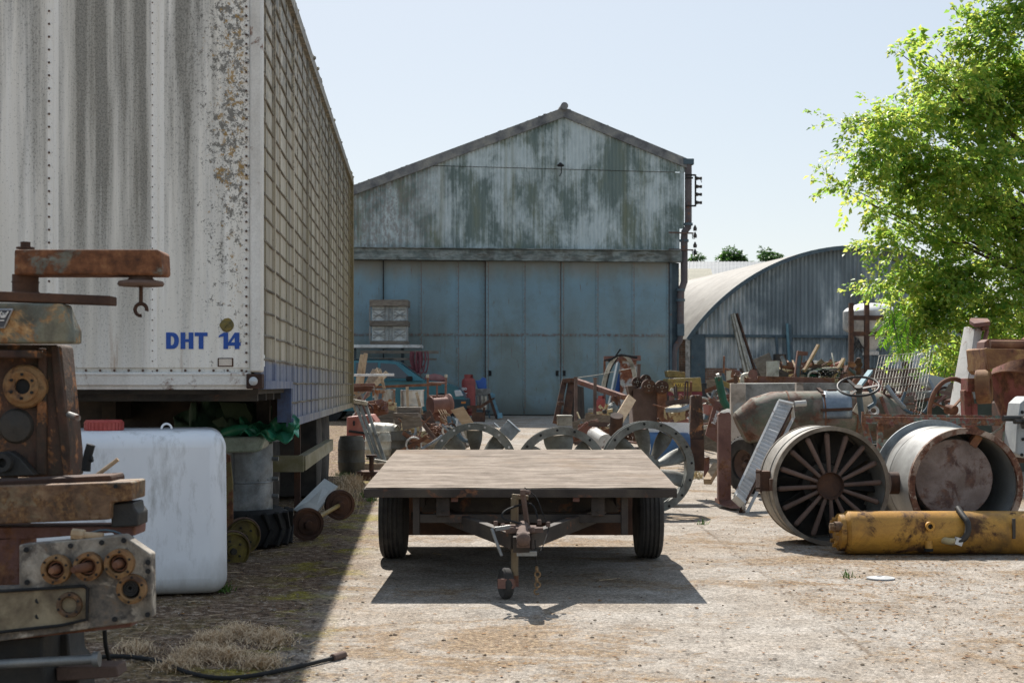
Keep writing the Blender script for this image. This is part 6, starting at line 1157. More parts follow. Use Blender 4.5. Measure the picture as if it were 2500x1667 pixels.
b = MB(); b.slab([W(1940, 925, 21.8), W(1948, 856, 21.8), W(1973, 859, 21.8), W(1972, 868, 21.8), W(1960, 868, 21.8), W(1953, 925, 21.8)], (0, .1, 0)); one('angle_post', 'upright red brown steel post with a short arm on top', 'post', b, M['redbrown'], W(1946, 925, 21.8), .004)
for a, c, w_, m, lab in (((1962, 908), (1998, 842), .05, 'palewood', 'tall pale peeled stick leaning over the platform'), ((1967, 926), (1962, 907), .045, 'palewood', 'short pale stick below the tall peeled stick'), ((2030, 929), (2060, 876), .055, 'palewood', 'pale lath leaning right of the yellow offcuts'), ((2050, 933), (2068, 894), .06, 'redbrown', 'short red brown strip leaning beside the steering wheel'), ((1942, 897), (1935, 880), .025, 'palewood', 'small pale stick behind the angle post'), ((2037, 893), (2031, 862), .02, 'keg', 'thin curved white rod over the yellow offcuts')):
    lay('stick', lab, 'stick', a, c, w_, w_ * .7, m, 21.9)
o = thing('yellow_drum', 'yellow drum with rusty open end lying on the platform', 'drum', W(1908, 924, 22.2)); a, c = W(1886, 910, 22.2), W(1928, 911, 22.5); L = (c - a).length
b = MB(); b.lathe([(0, 0), (.085, 0), (.088, .01), (.088, L), (.08, L), (.08, .03), (0, .03)], a, c - a, 30); b.build('shell', M['palepaint'], o); b = MB(); [b.torus(a + (c - a) * f, c - a, .09, .006, 30, 6) for f in (.15, .55, .98)]; b.lathe([(0, -.04), (.03, -.04), (.05, -.01), (.05, 0)], a, c - a, 16); b.build('hoop', M['rust'], o)
b = MB(); b.ball(W(1910, 917, 21.8), .09, 12, (1.1, .9, .7)); b.bar(W(1903, 905, 21.75), W(1924, 915, 21.75), .05, .06); b.box(W(1915, 922, 21.8), (.15, .15, .03)); one('electric_motor', 'dark electric motor lying in front of the yellow drum', 'motor', b, M['castdark'], W(1910, 925, 21.8), .004)
o = thing('pipe_valve', 'bent pale pipe with a rusty round flange at the end of the platform', 'pipe', W(1830, 935, 21)); b = MB(); b.tube([W(1812, 938, 21), W(1812, 918, 21), W(1818, 915, 21), W(1832, 913, 21)], .03, 10, 1); b.build('pipe', M['keg'], o); b = MB(); b.cyl(W(1838, 913, 20.95), W(1838, 913, 21.05), .068, n=26); b.build('flange', M['redbrown'], o)
for k, (a, c, m) in enumerate((((1990, 884), (2022, 889), 'white'), ((2018, 887), (2050, 886), 'yellowtin'), ((2010, 894), (2042, 897), 'yellowtin'), ((2030, 893), (2058, 884), 'orange'))):
    lay('painted_offcut', ('white painted offcut on the pile', 'long yellow offcut on the pile', 'short yellow offcut lower on the pile', 'orange offcut at the back of the pile')[k], 'offcut', a, c, .07, .05, m, 22.6)
r_ = random.Random(21)
for k in range(13):
    y = r_.uniform(903, 921); x0 = r_.uniform(1940, 1990); b = MB(); x1 = x0 + r_.uniform(50, 110); b.cyl(W(x0, y, 21.9), W(x1, y + r_.uniform(-6, 8), 22.1), r_.uniform(.008, .02), n=8); one('metal_tube', 'thin metal tube in the loose bundle on the platform', 'tube', b, M[('steel', 'green', 'keg', 'bluegrey')[k % 4]], W(x0, y, 21.9), 0, 'loose metal tubes on the platform')
b = MB(); b.cyl(W(2096, 915, 22), W(2096, 880, 22), .04, n=10); [b.ball(W(2096 + dx, 880 + dy, 22), .05, 8) for dx, dy in ((0, 0), (3, 10), (-2, 18))]; b.cyl(W(2086, 884, 22), W(2100, 886, 22), .02); one('standing_tap', 'rusty standpipe tap at the right end of the platform', 'tap', b, M['darkrust'], W(2096, 915, 22))
b = MB(); b.ball(W(2096, 935, 16.5), .075, 16, (1, 1, 1.15)); one('float_ball', 'dull brown float ball behind the steering wheel', 'ball', b, M['rust'], W(2096, 945, 16.5))
r_ = random.Random(5)
for k in range(9):
    x = 2065 + k * 11; b = MB(); b.bar(W(x, 985, 19), W(x + r_.uniform(-4, 6), 926 + r_.uniform(0, 16), 19.3), .05, .03, (0, 1, 0)); one('red_stake', 'faded red stake in the row behind the mesh panel', 'stake', b, M['orange'], W(x, 985, 19), .002, 'red stakes behind the mesh panel')
# wire mesh
o = thing('mesh_panel', 'white welded wire mesh panel tilted above the red stakes', 'mesh panel', W(2200, 1015, 17)); A, B, C, D_ = W(2147, 868, 17.6), W(2279, 859, 17.6), W(2247, 1015, 16.8), W(2112, 1024, 16.8)
b = MB()
for k in range(9): f = k / 8; b.cyl(A.lerp(D_, f), B.lerp(C, f), .0032, n=5)
for k in range(19): f = k / 18; b.cyl(A.lerp(B, f), D_.lerp(C, f), .0026, n=5)
b.build('mesh', M['keg'], o)
# leaning poles at the round barn, and its hopper
hpt = lambda px, py, d=-.3: HX @ Vector((hp(px, py)[0], d, hp(px, py)[1]))
for k, (x0, x1, y1) in enumerate(((1800, 1783, 768), (1812, 1788, 766), (1822, 1792, 780), (1834, 1795, 766), (1808, 1786, 790))):
    b = MB(); g0 = hpt(x0, 985, -1.6); g0.z = .34; b.bar(g0, hpt(x1, y1, -.15), .07, .07); one('leaning_pole', ('grey pole leaning on the round barn, leftmost of the bundle', 'second pole of the bundle leaning on the round barn', 'short pole in the middle of the bundle on the round barn', 'dark pole sloping furthest right in the bundle', 'thin pole hidden inside the leaning bundle')[k], 'pole', b, M['keg'] if k != 3 else M['darkrust'], g0, 0, 'poles leaning on the round barn')
for x, y0, lab in ((1918, 790, 'light blue strip standing against the round barn'), (1925, 793, 'dark strip standing close beside the light blue one'), (1892, 822, 'thin pale strip left of the light blue one')):
    b = MB(); g0 = hpt(x + 3, 985, -.5); g0.z = .34; b.bar(g0, hpt(x, y0, -.12), .09, .05); one('steel_strip', lab, 'strip', b, M['bluepaint'] if 'light blue strip standing' in lab else M['bluegrey'], g0)
b = MB(); g0 = hpt(1878, 960, -1.0); b.box((g0.x, g0.y, 1.3), (.4, .3, 1.9)); one('grey_locker', 'plain grey post box before the round barn wall', 'locker', b, M['castdark'], (g0.x, g0.y, .34), .01)
o = thing('hopper_tank', 'white plastic hopper tank in a brown steel frame before the round barn', 'tank', GY(2140, 44)); Y = 44
q_ = lambda x, y, d=0: W(x, y, Y + d)
b = MB(); cx = q_(2146, 0).x; s_ = Y / F
b.lathe([(.0, 0), (20 * s_, 0), (20 * s_, 8 * s_), (12 * s_, 12 * s_), (22 * s_, 26 * s_), (30 * s_, 42 * s_), (66 * s_, 62 * s_), (68 * s_, 66 * s_), (68 * s_, 108 * s_), (66 * s_, 110 * s_), (60 * s_, 116 * s_), (30 * s_, 128 * s_), (0, 130 * s_)], (cx, Y + 1, q_(0, 865).z), (0, 0, 1), 32); b.build('vessel', mat('white plastic vessel', ['#c4c5c2', '#d0d0cd', '#d8d7d3'], 2, rough=.5, dirt=.1), o, ang=30)
b = MB(); [b.bar(GY(x, Y), q_(x, 740), .14, .14, (0, 1, 0)) for x in (2078, 2116, 2212)]; [b.bar(q_(2074, y), q_(2216, y), .1, .14) for y in (776, 815)]; [b.bar(q_(2074, y, 2), q_(2216, y, 2), .1, .14) for y in (776, 815)]; b.build('frame', M['darkrust'], o)
# low wall, basin
o = thing('low_wall', 'low crumbling block wall below the tree', 'wall', GY(2300, 19)); b = MB(); x0, x1 = W(2170, 0, 19).x, W(2600, 0, 19).x; b.box(((x0 + x1) / 2, 19.2, .5), (x1 - x0, .35, 1.0)); b.build('wall', mat('mossy dark concrete', ['#2f332a', '#3d4238', '#4b4d44'], 2, rough=.95), o); b = MB(); r_ = random.Random(8)
for k in range(26): x = x0 + (x1 - x0) * k / 26; b.box((x + .05, 19.2 + r_.uniform(-.04, .04), 1.06 + r_.uniform(-.02, .03)), (.11, .34, .1), (r_.uniform(-6, 6), r_.uniform(-6, 6), 0))
b.build('coping', M['concrete'], o, bevel=.008)
o = thing('basin', 'upturned white enamel basin on the low wall', 'basin', W(2277, 950, 18.6)); c = W(2277, 950, 18.6)
b = MB(); b.X = Matrix.Translation(c) @ Matrix.Rotation(R(14), 4, 'Y') @ Matrix.Diagonal((1, .7, 1, 1)); b.lathe([(.2, .17), (.205, .15), (.19, .06), (.15, .015), (0, .0), (0, .012), (.14, .03), (.18, .07), (.19, .15)], (0, 0, 0), (0, 0, 1), 32); b.build('bowl', mat('blue white enamel', ['#9fa9ac', '#b0b8ba', '#bac1c2'], 4, rough=.3, rust=.1), o)
# ------------------------------------------------------------------ spoked duct fan, white duct, yellow ram
o = thing('spoked_duct', 'cream duct section with many radial guide vanes standing on edge', 'duct fan', (W(2028, 0, 10.65).x, 10.65, 0), 3); X = mx(o); Rr = .445; cc = (0, 0, Rr)
M['ductskin'] = mat('dusty cream paint', ['#87827a', '#98938a', '#a5a096', '#7d776d'], 2.2, rough=.7, dirt=.2)
b = MB(X); b.lathe([(Rr * .985, .0), (Rr * .985, .42), (Rr * .955, .42), (Rr * .955, 0)], cc, (0, 1, 0), 72, closed=True); b.lathe([(Rr, .13), (Rr, .16), (Rr * .98, .16), (Rr * .98, .13)], cc, (0, 1, 0), 72, closed=True); b.build('casing', M['ductskin'], o, ang=25)
b = MB(X); [b.lathe([(Rr * .93, y), (Rr, y), (Rr, y + .02), (Rr * .93, y + .02)], cc, (0, 1, 0), 72, closed=True) for y in (-.02, .40)]; b.build('flange', mat('grimy cream flange', ['#4e443a', '#6c6153', '#8a8072'], 5, rough=.75, rust=.15), o, ang=25)
b = MB(X); b.lathe([(0, .03), (.09, .03), (.098, .0), (.1, -.005), (.103, 0.0), (.103, .2), (0, .2)], cc, (0, 1, 0), 40); b.build('hub', M['darkrust'], o, ang=25)
for k in range(16):
    a = k * math.pi / 8 + .06; d = Vector((math.cos(a), 0, math.sin(a))); b = MB(X); c0 = Vector(cc); b.tube([c0 + d * .1 + Vector((0, .02, 0)), c0 + d * .25 + Vector((0, .02, 0)), c0 + d * (Rr * .86) + Vector((0, .03, 0)), c0 + d * (Rr * .885) + Vector((0, .035, 0))], [.014, .018, .021, .012], 10); b.build('guide_vane', M['redbrown'] if 0 else M['brownrust'], o)
b = MB(X); b.lathe([(0, .2), (.16, .2), (.17, .24), (.17, .42), (0, .42)], cc, (0, 1, 0), 32)
for k in range(10):
    a = k * .628; d = Vector((math.cos(a), 0, math.sin(a))); t_ = Vector((-math.sin(a), .75, math.cos(a))).normalized(); c0 = Vector((0, .3, Rr)); b.slab([c0 + d * .15 - t_ * .06, c0 + d * .41 - t_ * .085, c0 + d * .41 + t_ * .085, c0 + d * .15 + t_ * .06], d.cross(t_) * .012)
b.lathe([(0, .41), (Rr * .95, .41), (Rr * .95, .415), (0, .415)], cc, (0, 1, 0), 48)  # dark back disc added so the lit ground does not show through
b.build('impeller', M['castdark'], o)
b = MB(X); b.box((-Rr - .02, .16, Rr + .03), (.07, .13, .15)); b.box((-Rr - .062, .16, Rr + .03), (.014, .15, .17)); [b.cyl((-Rr - .06, .1, Rr + dz_), (-Rr - .1, .1, Rr + dz_), .01, n=8) for dz_ in (-.02, .1)]; b.box((-Rr + .0, .0, Rr + .01), (.03, .04, .09)); b.build('terminal_box', M['darkrust'], o, bevel=.005)
o = thing('white_duct', 'white cylinder with rusty rim and stained disc inside lying on the ground', 'duct', (W(2357, 0, 10.6).x, 10.6, 0), 2); X = mx(o); Rr = .43; cc = (0, 0, .45)
M['ductwhite'] = mat('smooth white duct paint', ['#8f8f8a', '#a09f9a', '#adaca6'], 2, rough=.45, dirt=.2, hv=.02, bump=.05)
b = MB(X); b.lathe([(Rr * .985, 0), (Rr * .985, .74), (Rr * .93, .74), (Rr * .93, 0)], cc, (0, 1, 0), 80, closed=True); b.lathe([(Rr * .99, .5), (Rr * .995, .51), (Rr * .99, .52), (Rr * .98, .51)], cc, (0, 1, 0), 80, closed=True); b.build('shell', M['ductwhite'], o, ang=25)
b = MB(X); b.lathe([(0, .7), (Rr * .925, .7), (Rr * .925, .705), (0, .705)], cc, (0, 1, 0), 60); b.lathe([(Rr * .925, .05), (Rr * .925, .7), (Rr * .92, .7), (Rr * .92, .05)], cc, (0, 1, 0), 60, closed=True); b.build('lining', mat('grey blue lining', ['#7a7d7c', '#8b8e8c', '#989a97'], 3, rough=.7), o, ang=25)  # includes a back plate added to keep sunlight out of the duct
b = MB(X); b.lathe([(Rr * .9, -.025), (Rr, -.025), (Rr, .01), (Rr * .9, .01)], cc, (0, 1, 0), 80, closed=True); b.build('rim', mat('rust eaten rim', ['#6a5648', '#8a7768', '#a39382'], 6, rust=.5, rough=.8, rustcols=['#33201a', '#4a2e22', '#5f4030', '#77573f']), o, ang=25)
b = MB(X); b.lathe([(Rr * .94, .73), (.475, .73), (.475, .75), (Rr * .94, .75)], cc, (0, 1, 0), 80, closed=True); b.build('rear_flange', M['galv'], o)
b = MB(X); b.lathe([(0, .06), (.29, .06), (.295, .065), (.295, .4), (0, .4)], (-.065, 0, .5), (0, 1, 0), 56); b.build('inner_disc', mat('stained pinkish disc', ['#5f514a', '#75665f', '#877871', '#6d5d54'], 3.5, rust=.36, rough=.7, rustcols=['#3a2c2a', '#4d3b36', '#62483c', '#7d5c48']), o, ang=25)
b = MB(X); b.box((.1, .1, .78), (.06, .1, .09), (0, 35, 0)); b.lathe([(.0, -.03), (.03, -.03), (.04, .1)], (.01, .05, .13), (0, 1, 0), 14); b.build('bracket', M['rust'], o)
b = MB(X); b.cyl((-.49, .3, .45), (-.35, .3, .45), .085, n=20); b.build('side_port', M['darkrust'], o)
o = thing('hydraulic_ram', 'long chipped yellow hydraulic cylinder lying in front of the ducts', 'hydraulic cylinder', (W(2300, 0, 10.1).x, 10.1, 0)); Y = 10.1; zc_ = .155; x0 = W(2058, 0, Y).x; x1 = W(2640, 0, Y).x; r = .153
b = MB(); b.lathe([(0, 0), (r * .8, 0), (r * .9, .012), (r, .03), (r, .16), (r * .985, .165), (r * .985, x1 - x0), (0, x1 - x0)], (x0, Y, zc_), (1, 0, 0), 56); b.build('barrel', M['yellow'], o, ang=25)
b = MB(); b.lathe([(0, -.05), (r * .7, -.05), (r * .86, -.035), (r * .88, 0), (0, 0)], (x0, Y, zc_), (1, 0, 0), 40); [b.cyl((x0 - .05, Y + r * .6 * math.cos(a), zc_ + r * .6 * math.sin(a)), (x0 - .075, Y + r * .6 * math.cos(a), zc_ + r * .6 * math.sin(a)), .016, n=6) for a in [k * .785 for k in range(8)]]; b.build('end_cap', M['yellow'], o, ang=25)
b = MB(); p = W(2036, 1285, Y - .1); b.cyl(p, p + Vector((.07, .02, 0)), .035, n=14); b.cyl(p + Vector((-.03, 0, 0)), p + Vector((.01, 0, 0)), .028, n=6); b.build('union_nut', M['table'], o)
b = MB(); p = W(2269, 1284, Y - .14); b.lathe([(.03, -.02), (.033, .03), (.018, .03), (.018, -.02)], p, (0, -1, 0), 16, closed=True); p = W(2267, 1320, Y - .13); b.cyl(p, p + Vector((0, -.01, -.07)), .028, n=14); b.build('port', M['yellow'], o)
b = MB(); p = W(2269, 1284, Y - .155); b.cyl(p, p + Vector((0, .01, 0)), .017, n=12); p = W(2267, 1345, Y - .14); b.cyl(p + Vector((0, 0, .02)), p, .033, n=8); b.build('plug', M['black'], o)
b = MB(); b.tube([W(2300, 1317, Y - .12), W(2315, 1321, Y - .17), W(2332, 1322, Y - .18)], .025, 12, 1); b.build('elbow', M['palepaint'], o)
b = MB(); b.tube([W(x, y, Y - d) for x, y, d in ((2330, 1322, .18), (2352, 1318, .19), (2364, 1300, .19), (2364, 1276, .17), (2350, 1258, .1), (2338, 1240, .02))], .022, 10, 2); b.build('hose', M['castdark'], o); b = MB(); b.box(W(2340, 1321, Y - .18), (.05, .05, .05), (0, 20, 0)); b.build('hose_clip', M['white'], o)
b = MB(); b.box(W(2475, 1290, Y - .152), (.02, .02, .14)); b.build('strap_mark', M['castdark'], o)
# ------------------------------------------------------------------ concrete mixer, its frame, chute and wheels at the right edge
o = thing('concrete_mixer', 'rusty red concrete mixer with ribbed drum and roller hood at the right edge', 'mixer', GY(2480, 12.6)); Y = 12.6
M['mixer'] = mat('rust red mixer paint', ['#4a2a22', '#5c322a', '#7a4238', '#8f564a'], 3, rust=.5, rough=.8, bump=.5)
M['mixery'] = mat('yellowed rusty mixer plate', ['#5a3a24', '#74502f', '#94713f', '#7a4a32'], 4, rust=.4, rough=.8, bump=.5)
dc = W(2553, 948, Y + .25); axd = Vector((.45, .25, .86)).normalized()
b = MB(); b.lathe([(0, -.62), (.12, -.6), (.3, -.36), (.47, -.13), (.485, -.11), (.49, .12), (.475, .14), (.4, .28), (.27, .5), (.27, .52), (.25, .52)], dc, axd, 48); b.build('drum', M['mixer'], o, ang=25)
b = MB(); b.lathe([(.48, -.12), (.5, -.12), (.5, -.1), (.48, -.1)], dc, axd, 48, closed=True); b.lathe([(.48, .11), (.5, .11), (.5, .13), (.48, .13)], dc, axd, 48, closed=True); b.build('drum_band', M['rust'], o)
b = MB(); b.slab([W(2406, 850, Y - .25), W(2560, 855, Y - .25), W(2560, 868, Y - .25), W(2470, 880, Y - .25), W(2414, 904, Y - .25)], (0, .06, 0)); b.slab([W(2403, 852, Y - .2), W(2411, 848, Y - .2), W(2418, 915, Y - .2), W(2408, 905, Y - .2)], (0, .5, 0)); b.build('hood', M['mixery'], o, bevel=.005)
b = MB(); b.cyl(W(2417, 841, Y - .1), W(2600, 842, Y - .1), .038, n=20); b.build('roller', M['rust'], o); b = MB(); b.slab([W(2404, 835, Y - .15), W(2414, 828, Y - .15), W(2418, 850, Y - .15), W(2402, 856, Y - .15)], (0, .2, 0)); b.bar(W(2414, 830, Y + .05), W(2600, 832, Y + .05), .03, .02); b.build('roller_bracket', M['redbrown'], o)
c = W(2402, 944, Y - .15); b = MB(); b.lathe([(.07, -.06), (.145, -.06), (.15, -.05), (.15, .05), (.145, .06), (.07, .06)], c, (.9, -.42, .05), 36, closed=True); b.lathe([(0, -.02), (.1, -.02), (.1, .02), (0, .02)], c, (.9, -.42, .05), 24); b.build('pulley', M['mixery'], o, ang=25)
b = MB(); b.slab([W(2354, 953, Y - .1), W(2372, 950, Y - .1), W(2374, 1065, Y - .1), W(2358, 1065, Y - .1)], (0, .12, 0)); b.box(W(2368, 940, Y - .05), (.1, .2, .12)); b.slab([W(2376, 985, Y - .15), W(2387, 985, Y - .15), W(2388, 1030, Y - .15), W(2377, 1030, Y - .15)], (0, .08, 0)); b.slab([W(2360, 1030, Y - .2), W(2385, 1040, Y - .2), W(2455, 1110, Y - .2), W(2440, 1120, Y - .2), W(2370, 1070, Y - .2)], (0, .06, 0)); b.build('stand', mat('red paint on stand', ['#6a332c', '#7a3c34', '#7a4a40'], 4, rust=.55, rough=.7), o, bevel=.005)
b = MB(); b.bar(W(2104, 1025, Y - .6), W(2480, 1031, Y - .6), .05, .06); b.bar(W(2104, 1015, Y - .45), W(2480, 1019, Y - .45), .03, .03); b.bar(W(2106, 1030, Y - .6), W(2107, 1005, Y - .6), .02, .03, (0, 1, 0)); b.bar(W(2149, 1030, Y - .55), W(2148, 1105, Y - .55), .045, .045, (0, 1, 0)); b.bar(W(2110, 1030, Y - .6), W(2122, 1085, Y - .6), .05, .02, (0, 1, 0)); b.bar(W(2456, 1035, Y - .5), W(2456, 1130, Y - .5), .045, .045, (0, 1, 0)); b.bar(W(2148, 1103, Y - .55), W(2110, 1103, Y - .55), .03, .03); b.build('frame_rail', mat('rail with worn paint', ['#5a2f2a', '#6e4038', '#4f6a60', '#8a8070'], 7, (3, 3, 3), rust=.5, rough=.8), o)
b = MB(); b.bar(W(2400, 1072, Y - .55), W(2448, 1042, Y - .55), .03, .012); b.bar(W(2460, 1110, Y - .55), W(2482, 1096, Y - .55), .03, .012); b.build('brace', M['keg'], o)
o2 = o
b = MB(); b.slab([W(2456, 860 + 120, Y + .3), W(2560, 980, Y + .3), W(2560, 1130, Y + .3), W(2456, 1130, Y + .3)], (0, .4, 0)); b.build('engine_box', M['darkrust'], o, bevel=.02)
o = thing('belt_wheel', 'thin rusty spoked handwheel standing behind the white duct', 'wheel', GY(2320, 13)); c = W(2322, 1000, 13.1)
b = MB(); axb = Vector((-.45, .9, .1)).normalized(); b.X = Matrix.Translation(c) @ Matrix.Diagonal((.92, 1, 1.0, 1)); b.torus((0, 0, 0), axb, .285, .022, 44, 8); b.build('rim', M['rust'], o, ang=60); b = MB(); f = frame(c, c + axb); [b.bar(f @ Vector((0, 0, 0)), f @ Vector((.28 * math.cos(a), .27 * math.sin(a), 0)), .03, .012) for a in (.3, 2.4, 4.5)]; b.build('spoke', M['rust'], o); b = MB(); b.cyl(c - axb * .05, c + axb * .05, .045, n=14); b.build('hub', M['rust'], o)
o = thing('steel_chute', 'leaning white box section chute with rusty head', 'chute', GY(2338, 13.6)); Y = 13.6
b = MB(); b.slab([W(2363, 797, Y + .5), W(2380, 803, Y + .3), W(2350, 1030, Y - .05), W(2320, 1030, Y + .1)], (.0, .12, 0)); b.slab([W(2380, 803, Y + .3), W(2400, 797, Y + .4), W(2384, 900, Y + .2), W(2352, 1030, Y - .0)], (0, .1, 0)); b.build('section', M['whiterust'], o, bevel=.005)
b = MB(); b.slab([W(2367, 791, Y + .3), W(2379, 800, Y + .2), W(2418, 795, Y + .2), W(2412, 787, Y + .5), W(2370, 786, Y + .6)], (0, 0, .04)); b.slab([W(2400, 797, Y + .3), W(2416, 796, Y + .3), W(2414, 806, Y + .3), W(2400, 807, Y + .3)], (0, .1, 0)); b.build('head', M['redbrown'], o, bevel=.004); b = MB(); b.bar(W(2410, 806, Y + .3), W(2388, 900, Y + .2), .03, .03); b.build('strut', M['redbrown'], o)
o = thing('gearbox_casting', 'light grey cast gearbox with steel shafts at the right edge', 'gearbox', GY(2490, 11.6)); Y = 11.6
b = MB(); b.slab([W(2492, 985, Y), W(2510, 968, Y), W(2560, 968, Y), W(2560, 1125, Y), W(2500, 1118, Y), W(2480, 1108, Y), W(2484, 1040, Y)], (0, .3, 0)); b.build('casing', mat('light grey casting', ['#7f8384', '#8f9394', '#9b9e9d'], 4, rough=.6, rust=.08), o, bevel=.015)
b = MB(); b.cyl(W(2449, 1021, Y - .08), W(2500, 1021, Y - .04), .024, n=18); b.cyl(W(2477, 1029, Y - .14), W(2500, 1029, Y - .1), .022, n=6); b.cyl(W(2496, 1032, Y - .1), W(2510, 1032, Y - .1), .05, n=20); b.build('shaft', M['castdark'], o)
b = MB(); [b.cyl(W(x, y, Y - .01), W(x, y, Y + .02), .014, n=10) for x, y in ((2498, 1072, ), (2496, 1006), (2495, 1110))]; b.build('bolt_hole', M['black'], o)
ld = thing('tin_disc', 'round grey tin lid lying flat on the gravel', 'lid', G(2150, 1413))
b = MB(); c = G(2150, 1413); b.lathe([(0, .012), (.02, .012), (.025, .016), (.05, .014), (.075, .008), (.086, .01), (.088, .004), (.084, .0), (0, .004)], c, (0, 0, 1), 40); b.build('lid', mat('grey white lid', ['#a3a4a4', '#b3b3b2'], 9, rough=.5), ld)

# ------------------------------------------------------------------ loose scrap thrown between the larger things
def scatter(where, n, x0, x1, y0, y1, Ya, Yb, seed, size=1.0, skip=None):
    r_ = random.Random(seed); kinds = ('rod', 'bent pipe', 'plate', 'angle iron', 'ring', 'box end')
    pal = ['rust', 'redbrown', 'darkrust', 'brownrust', 'keg', 'bluegrey', 'redbrown', 'palepaint', 'whiterust', 'rust', 'greywood', 'galv']
    for k in range(n):
        x, y, Y = r_.uniform(x0, x1), r_.uniform(y0, y1), r_.uniform(Ya, Yb); c = W(x, y, Y); kd = kinds[k % 6]; b = MB()
        a = r_.uniform(0, math.pi); d = Vector((math.cos(a), r_.uniform(-.5, .5), math.sin(a) * .8)).normalized(); L = size * r_.uniform(.12, .4)
        if kd == 'rod': b.cyl(c - d * L, c + d * L, r_.uniform(.008, .022), n=8)
        elif kd == 'bent pipe': b.tube([c - d * L, c, c + Vector((r_.uniform(-.2, .2), .05, r_.uniform(.05, .3))) * size], r_.uniform(.015, .035), 7, 2)
        elif kd == 'plate': e = d.cross(Vector((r_.uniform(-.3, .3), 1, .2))).normalized() * L * r_.uniform(.3, .7); b.slab([c - d * L * .6 - e, c + d * L * .6 - e * r_.uniform(.6, 1), c + d * L * .5 + e, c - d * L * .6 + e * r_.uniform(.5, 1)], (0, .015, 0))
        elif kd == 'angle iron': b.bar(c - d * L, c + d * L, .06 * size, .008); b.bar(c - d * L + Vector((.0, 0, .03 * size)), c + d * L + Vector((0, 0, .03 * size)), .008, .06 * size)
        elif kd == 'ring': b.torus(c, (r_.uniform(-.5, .5), 1, r_.uniform(-.5, .5)), size * r_.uniform(.06, .14), .016, 24, 7)
        else: b.box(c, (L * .7, L * .6, L * .5), (r_.uniform(-25, 25), r_.uniform(-25, 25), r_.uniform(-40, 40)))
        one('scrap_' + kd.replace(' ', '_'), 'small %s scrap %s %s' % ({'keg': 'silvery', 'bluegrey': 'blue grey', 'palepaint': 'cream', 'whiterust': 'white', 'greywood': 'grey', 'galv': 'pale grey'}.get(pal[(k * 5) % 12], 'rusty'), kd, where), 'scrap', b, M[pal[(k * 5) % 12]], c, .004 if kd in ('box end',) else 0, 'loose scrap ' + where)
scatter('between the timber stacks and the left fan', 34, 985, 1135, 1030, 1096, 21.5, 24, 31)
scatter('in the heap behind the big fan', 36, 1640, 1735, 985, 1062, 19, 23, 32)
scatter('on the ground behind the middle fan', 16, 1400, 1500, 1035, 1085, 19, 24, 33)
scatter('on top of the long platform', 30, 1845, 2090, 888, 926, 21.6, 23.4, 34, .8)
scatter('behind the wire mesh panel', 34, 2080, 2330, 955, 1010, 14.8, 18.5, 35, .6)
scatter('below the white rail near the kegs', 14, 865, 960, 985, 1030, 24, 26, 36)
scatter('in front of the brick base', 22, 1740, 1830, 905, 985, 22, 30, 37)

for k, (x0, x1, y0, y1, Y, lab) in enumerate(((1030, 1110, 1030, 1085, 23, 'tangle of rusty wire in the scrap left of the fans'), (1500, 1560, 1040, 1080, 20, 'tangle of rusty wire behind the big fan'), (1650, 1730, 975, 1030, 21.5, 'tangle of wire in the heap under the compressor'), (1960, 2070, 895, 925, 22, 'loose wire looping over the platform offcuts'), (2120, 2240, 960, 1010, 16.8, 'tangle of wire behind the mesh panel'), (870, 950, 975, 1010, 25, 'wire coil under the broken boards'))):
    r_ = random.Random(60 + k); b = MB()
    for _ in range(14): b.tube([W(r_.uniform(x0, x1), r_.uniform(y0, y1), Y + r_.uniform(-.3, .3)) for _ in range(5)], .009, 4, 2)
    one('wire_tangle', lab, 'wire', b, M[('rust', 'darkrust', 'keg', 'black', 'redbrown', 'rust')[k]], W((x0 + x1) / 2, y1, Y))
# ------------------------------------------------------------------ leaves
def leaf_mat(name, cols, trans, tw=.5):
    t = NT(name); v = t.coords((1, 1, 1), 0, False)
    gm = t.n.new('ShaderNodeNewGeometry'); rnd = gm.outputs['Random Per Island']
    big = t.noise(v, 1.1, 3, .6)
    f = t.math('ADD', t.math('MULTIPLY', rnd, .6), t.math('MULTIPLY', big, .4))
    col = t.ramp(f, [(.2 + .6 * i / (len(cols) - 1), c) for i, c in enumerate(cols)])
    tc = t.ramp(f, [(.2 + .6 * i / (len(trans) - 1), c) for i, c in enumerate(trans)])
    t.done(col, .42, 0, .45)
    tr = t.n.new('ShaderNodeBsdfTranslucent'); t.L(tc, tr.inputs[0]); mx_ = t.n.new('ShaderNodeMixShader'); mx_.inputs[0].default_value = tw
    t.L(t.b.outputs[0], mx_.inputs[1]); t.L(tr.outputs[0], mx_.inputs[2]); t.L(mx_.outputs[0], t.out.inputs['Surface']); return t.m
M['leaf'] = leaf_mat('beech leaves', ['#4a7438', '#5e863c', '#7a9648', '#9aa455'], ['#90bc52', '#a8ca56', '#c6d860', '#e2e06e'], .58)
M['leafbright'] = leaf_mat('young pinnate leaves', ['#3f7a1e', '#529025', '#6aa22e'], ['#7fc322', '#98d02c', '#b0da3c'], .55)
M['leaffar'] = leaf_mat('distant leaves', ['#33502c', '#415e34', '#4f6b3c'], ['#54803a', '#668f42'], .3)
M['bark'] = mat('grey bark', ['#3a332b', '#4b4238', '#5c5246'], 6, (3, 3, .6), rough=.95, bump=.7)
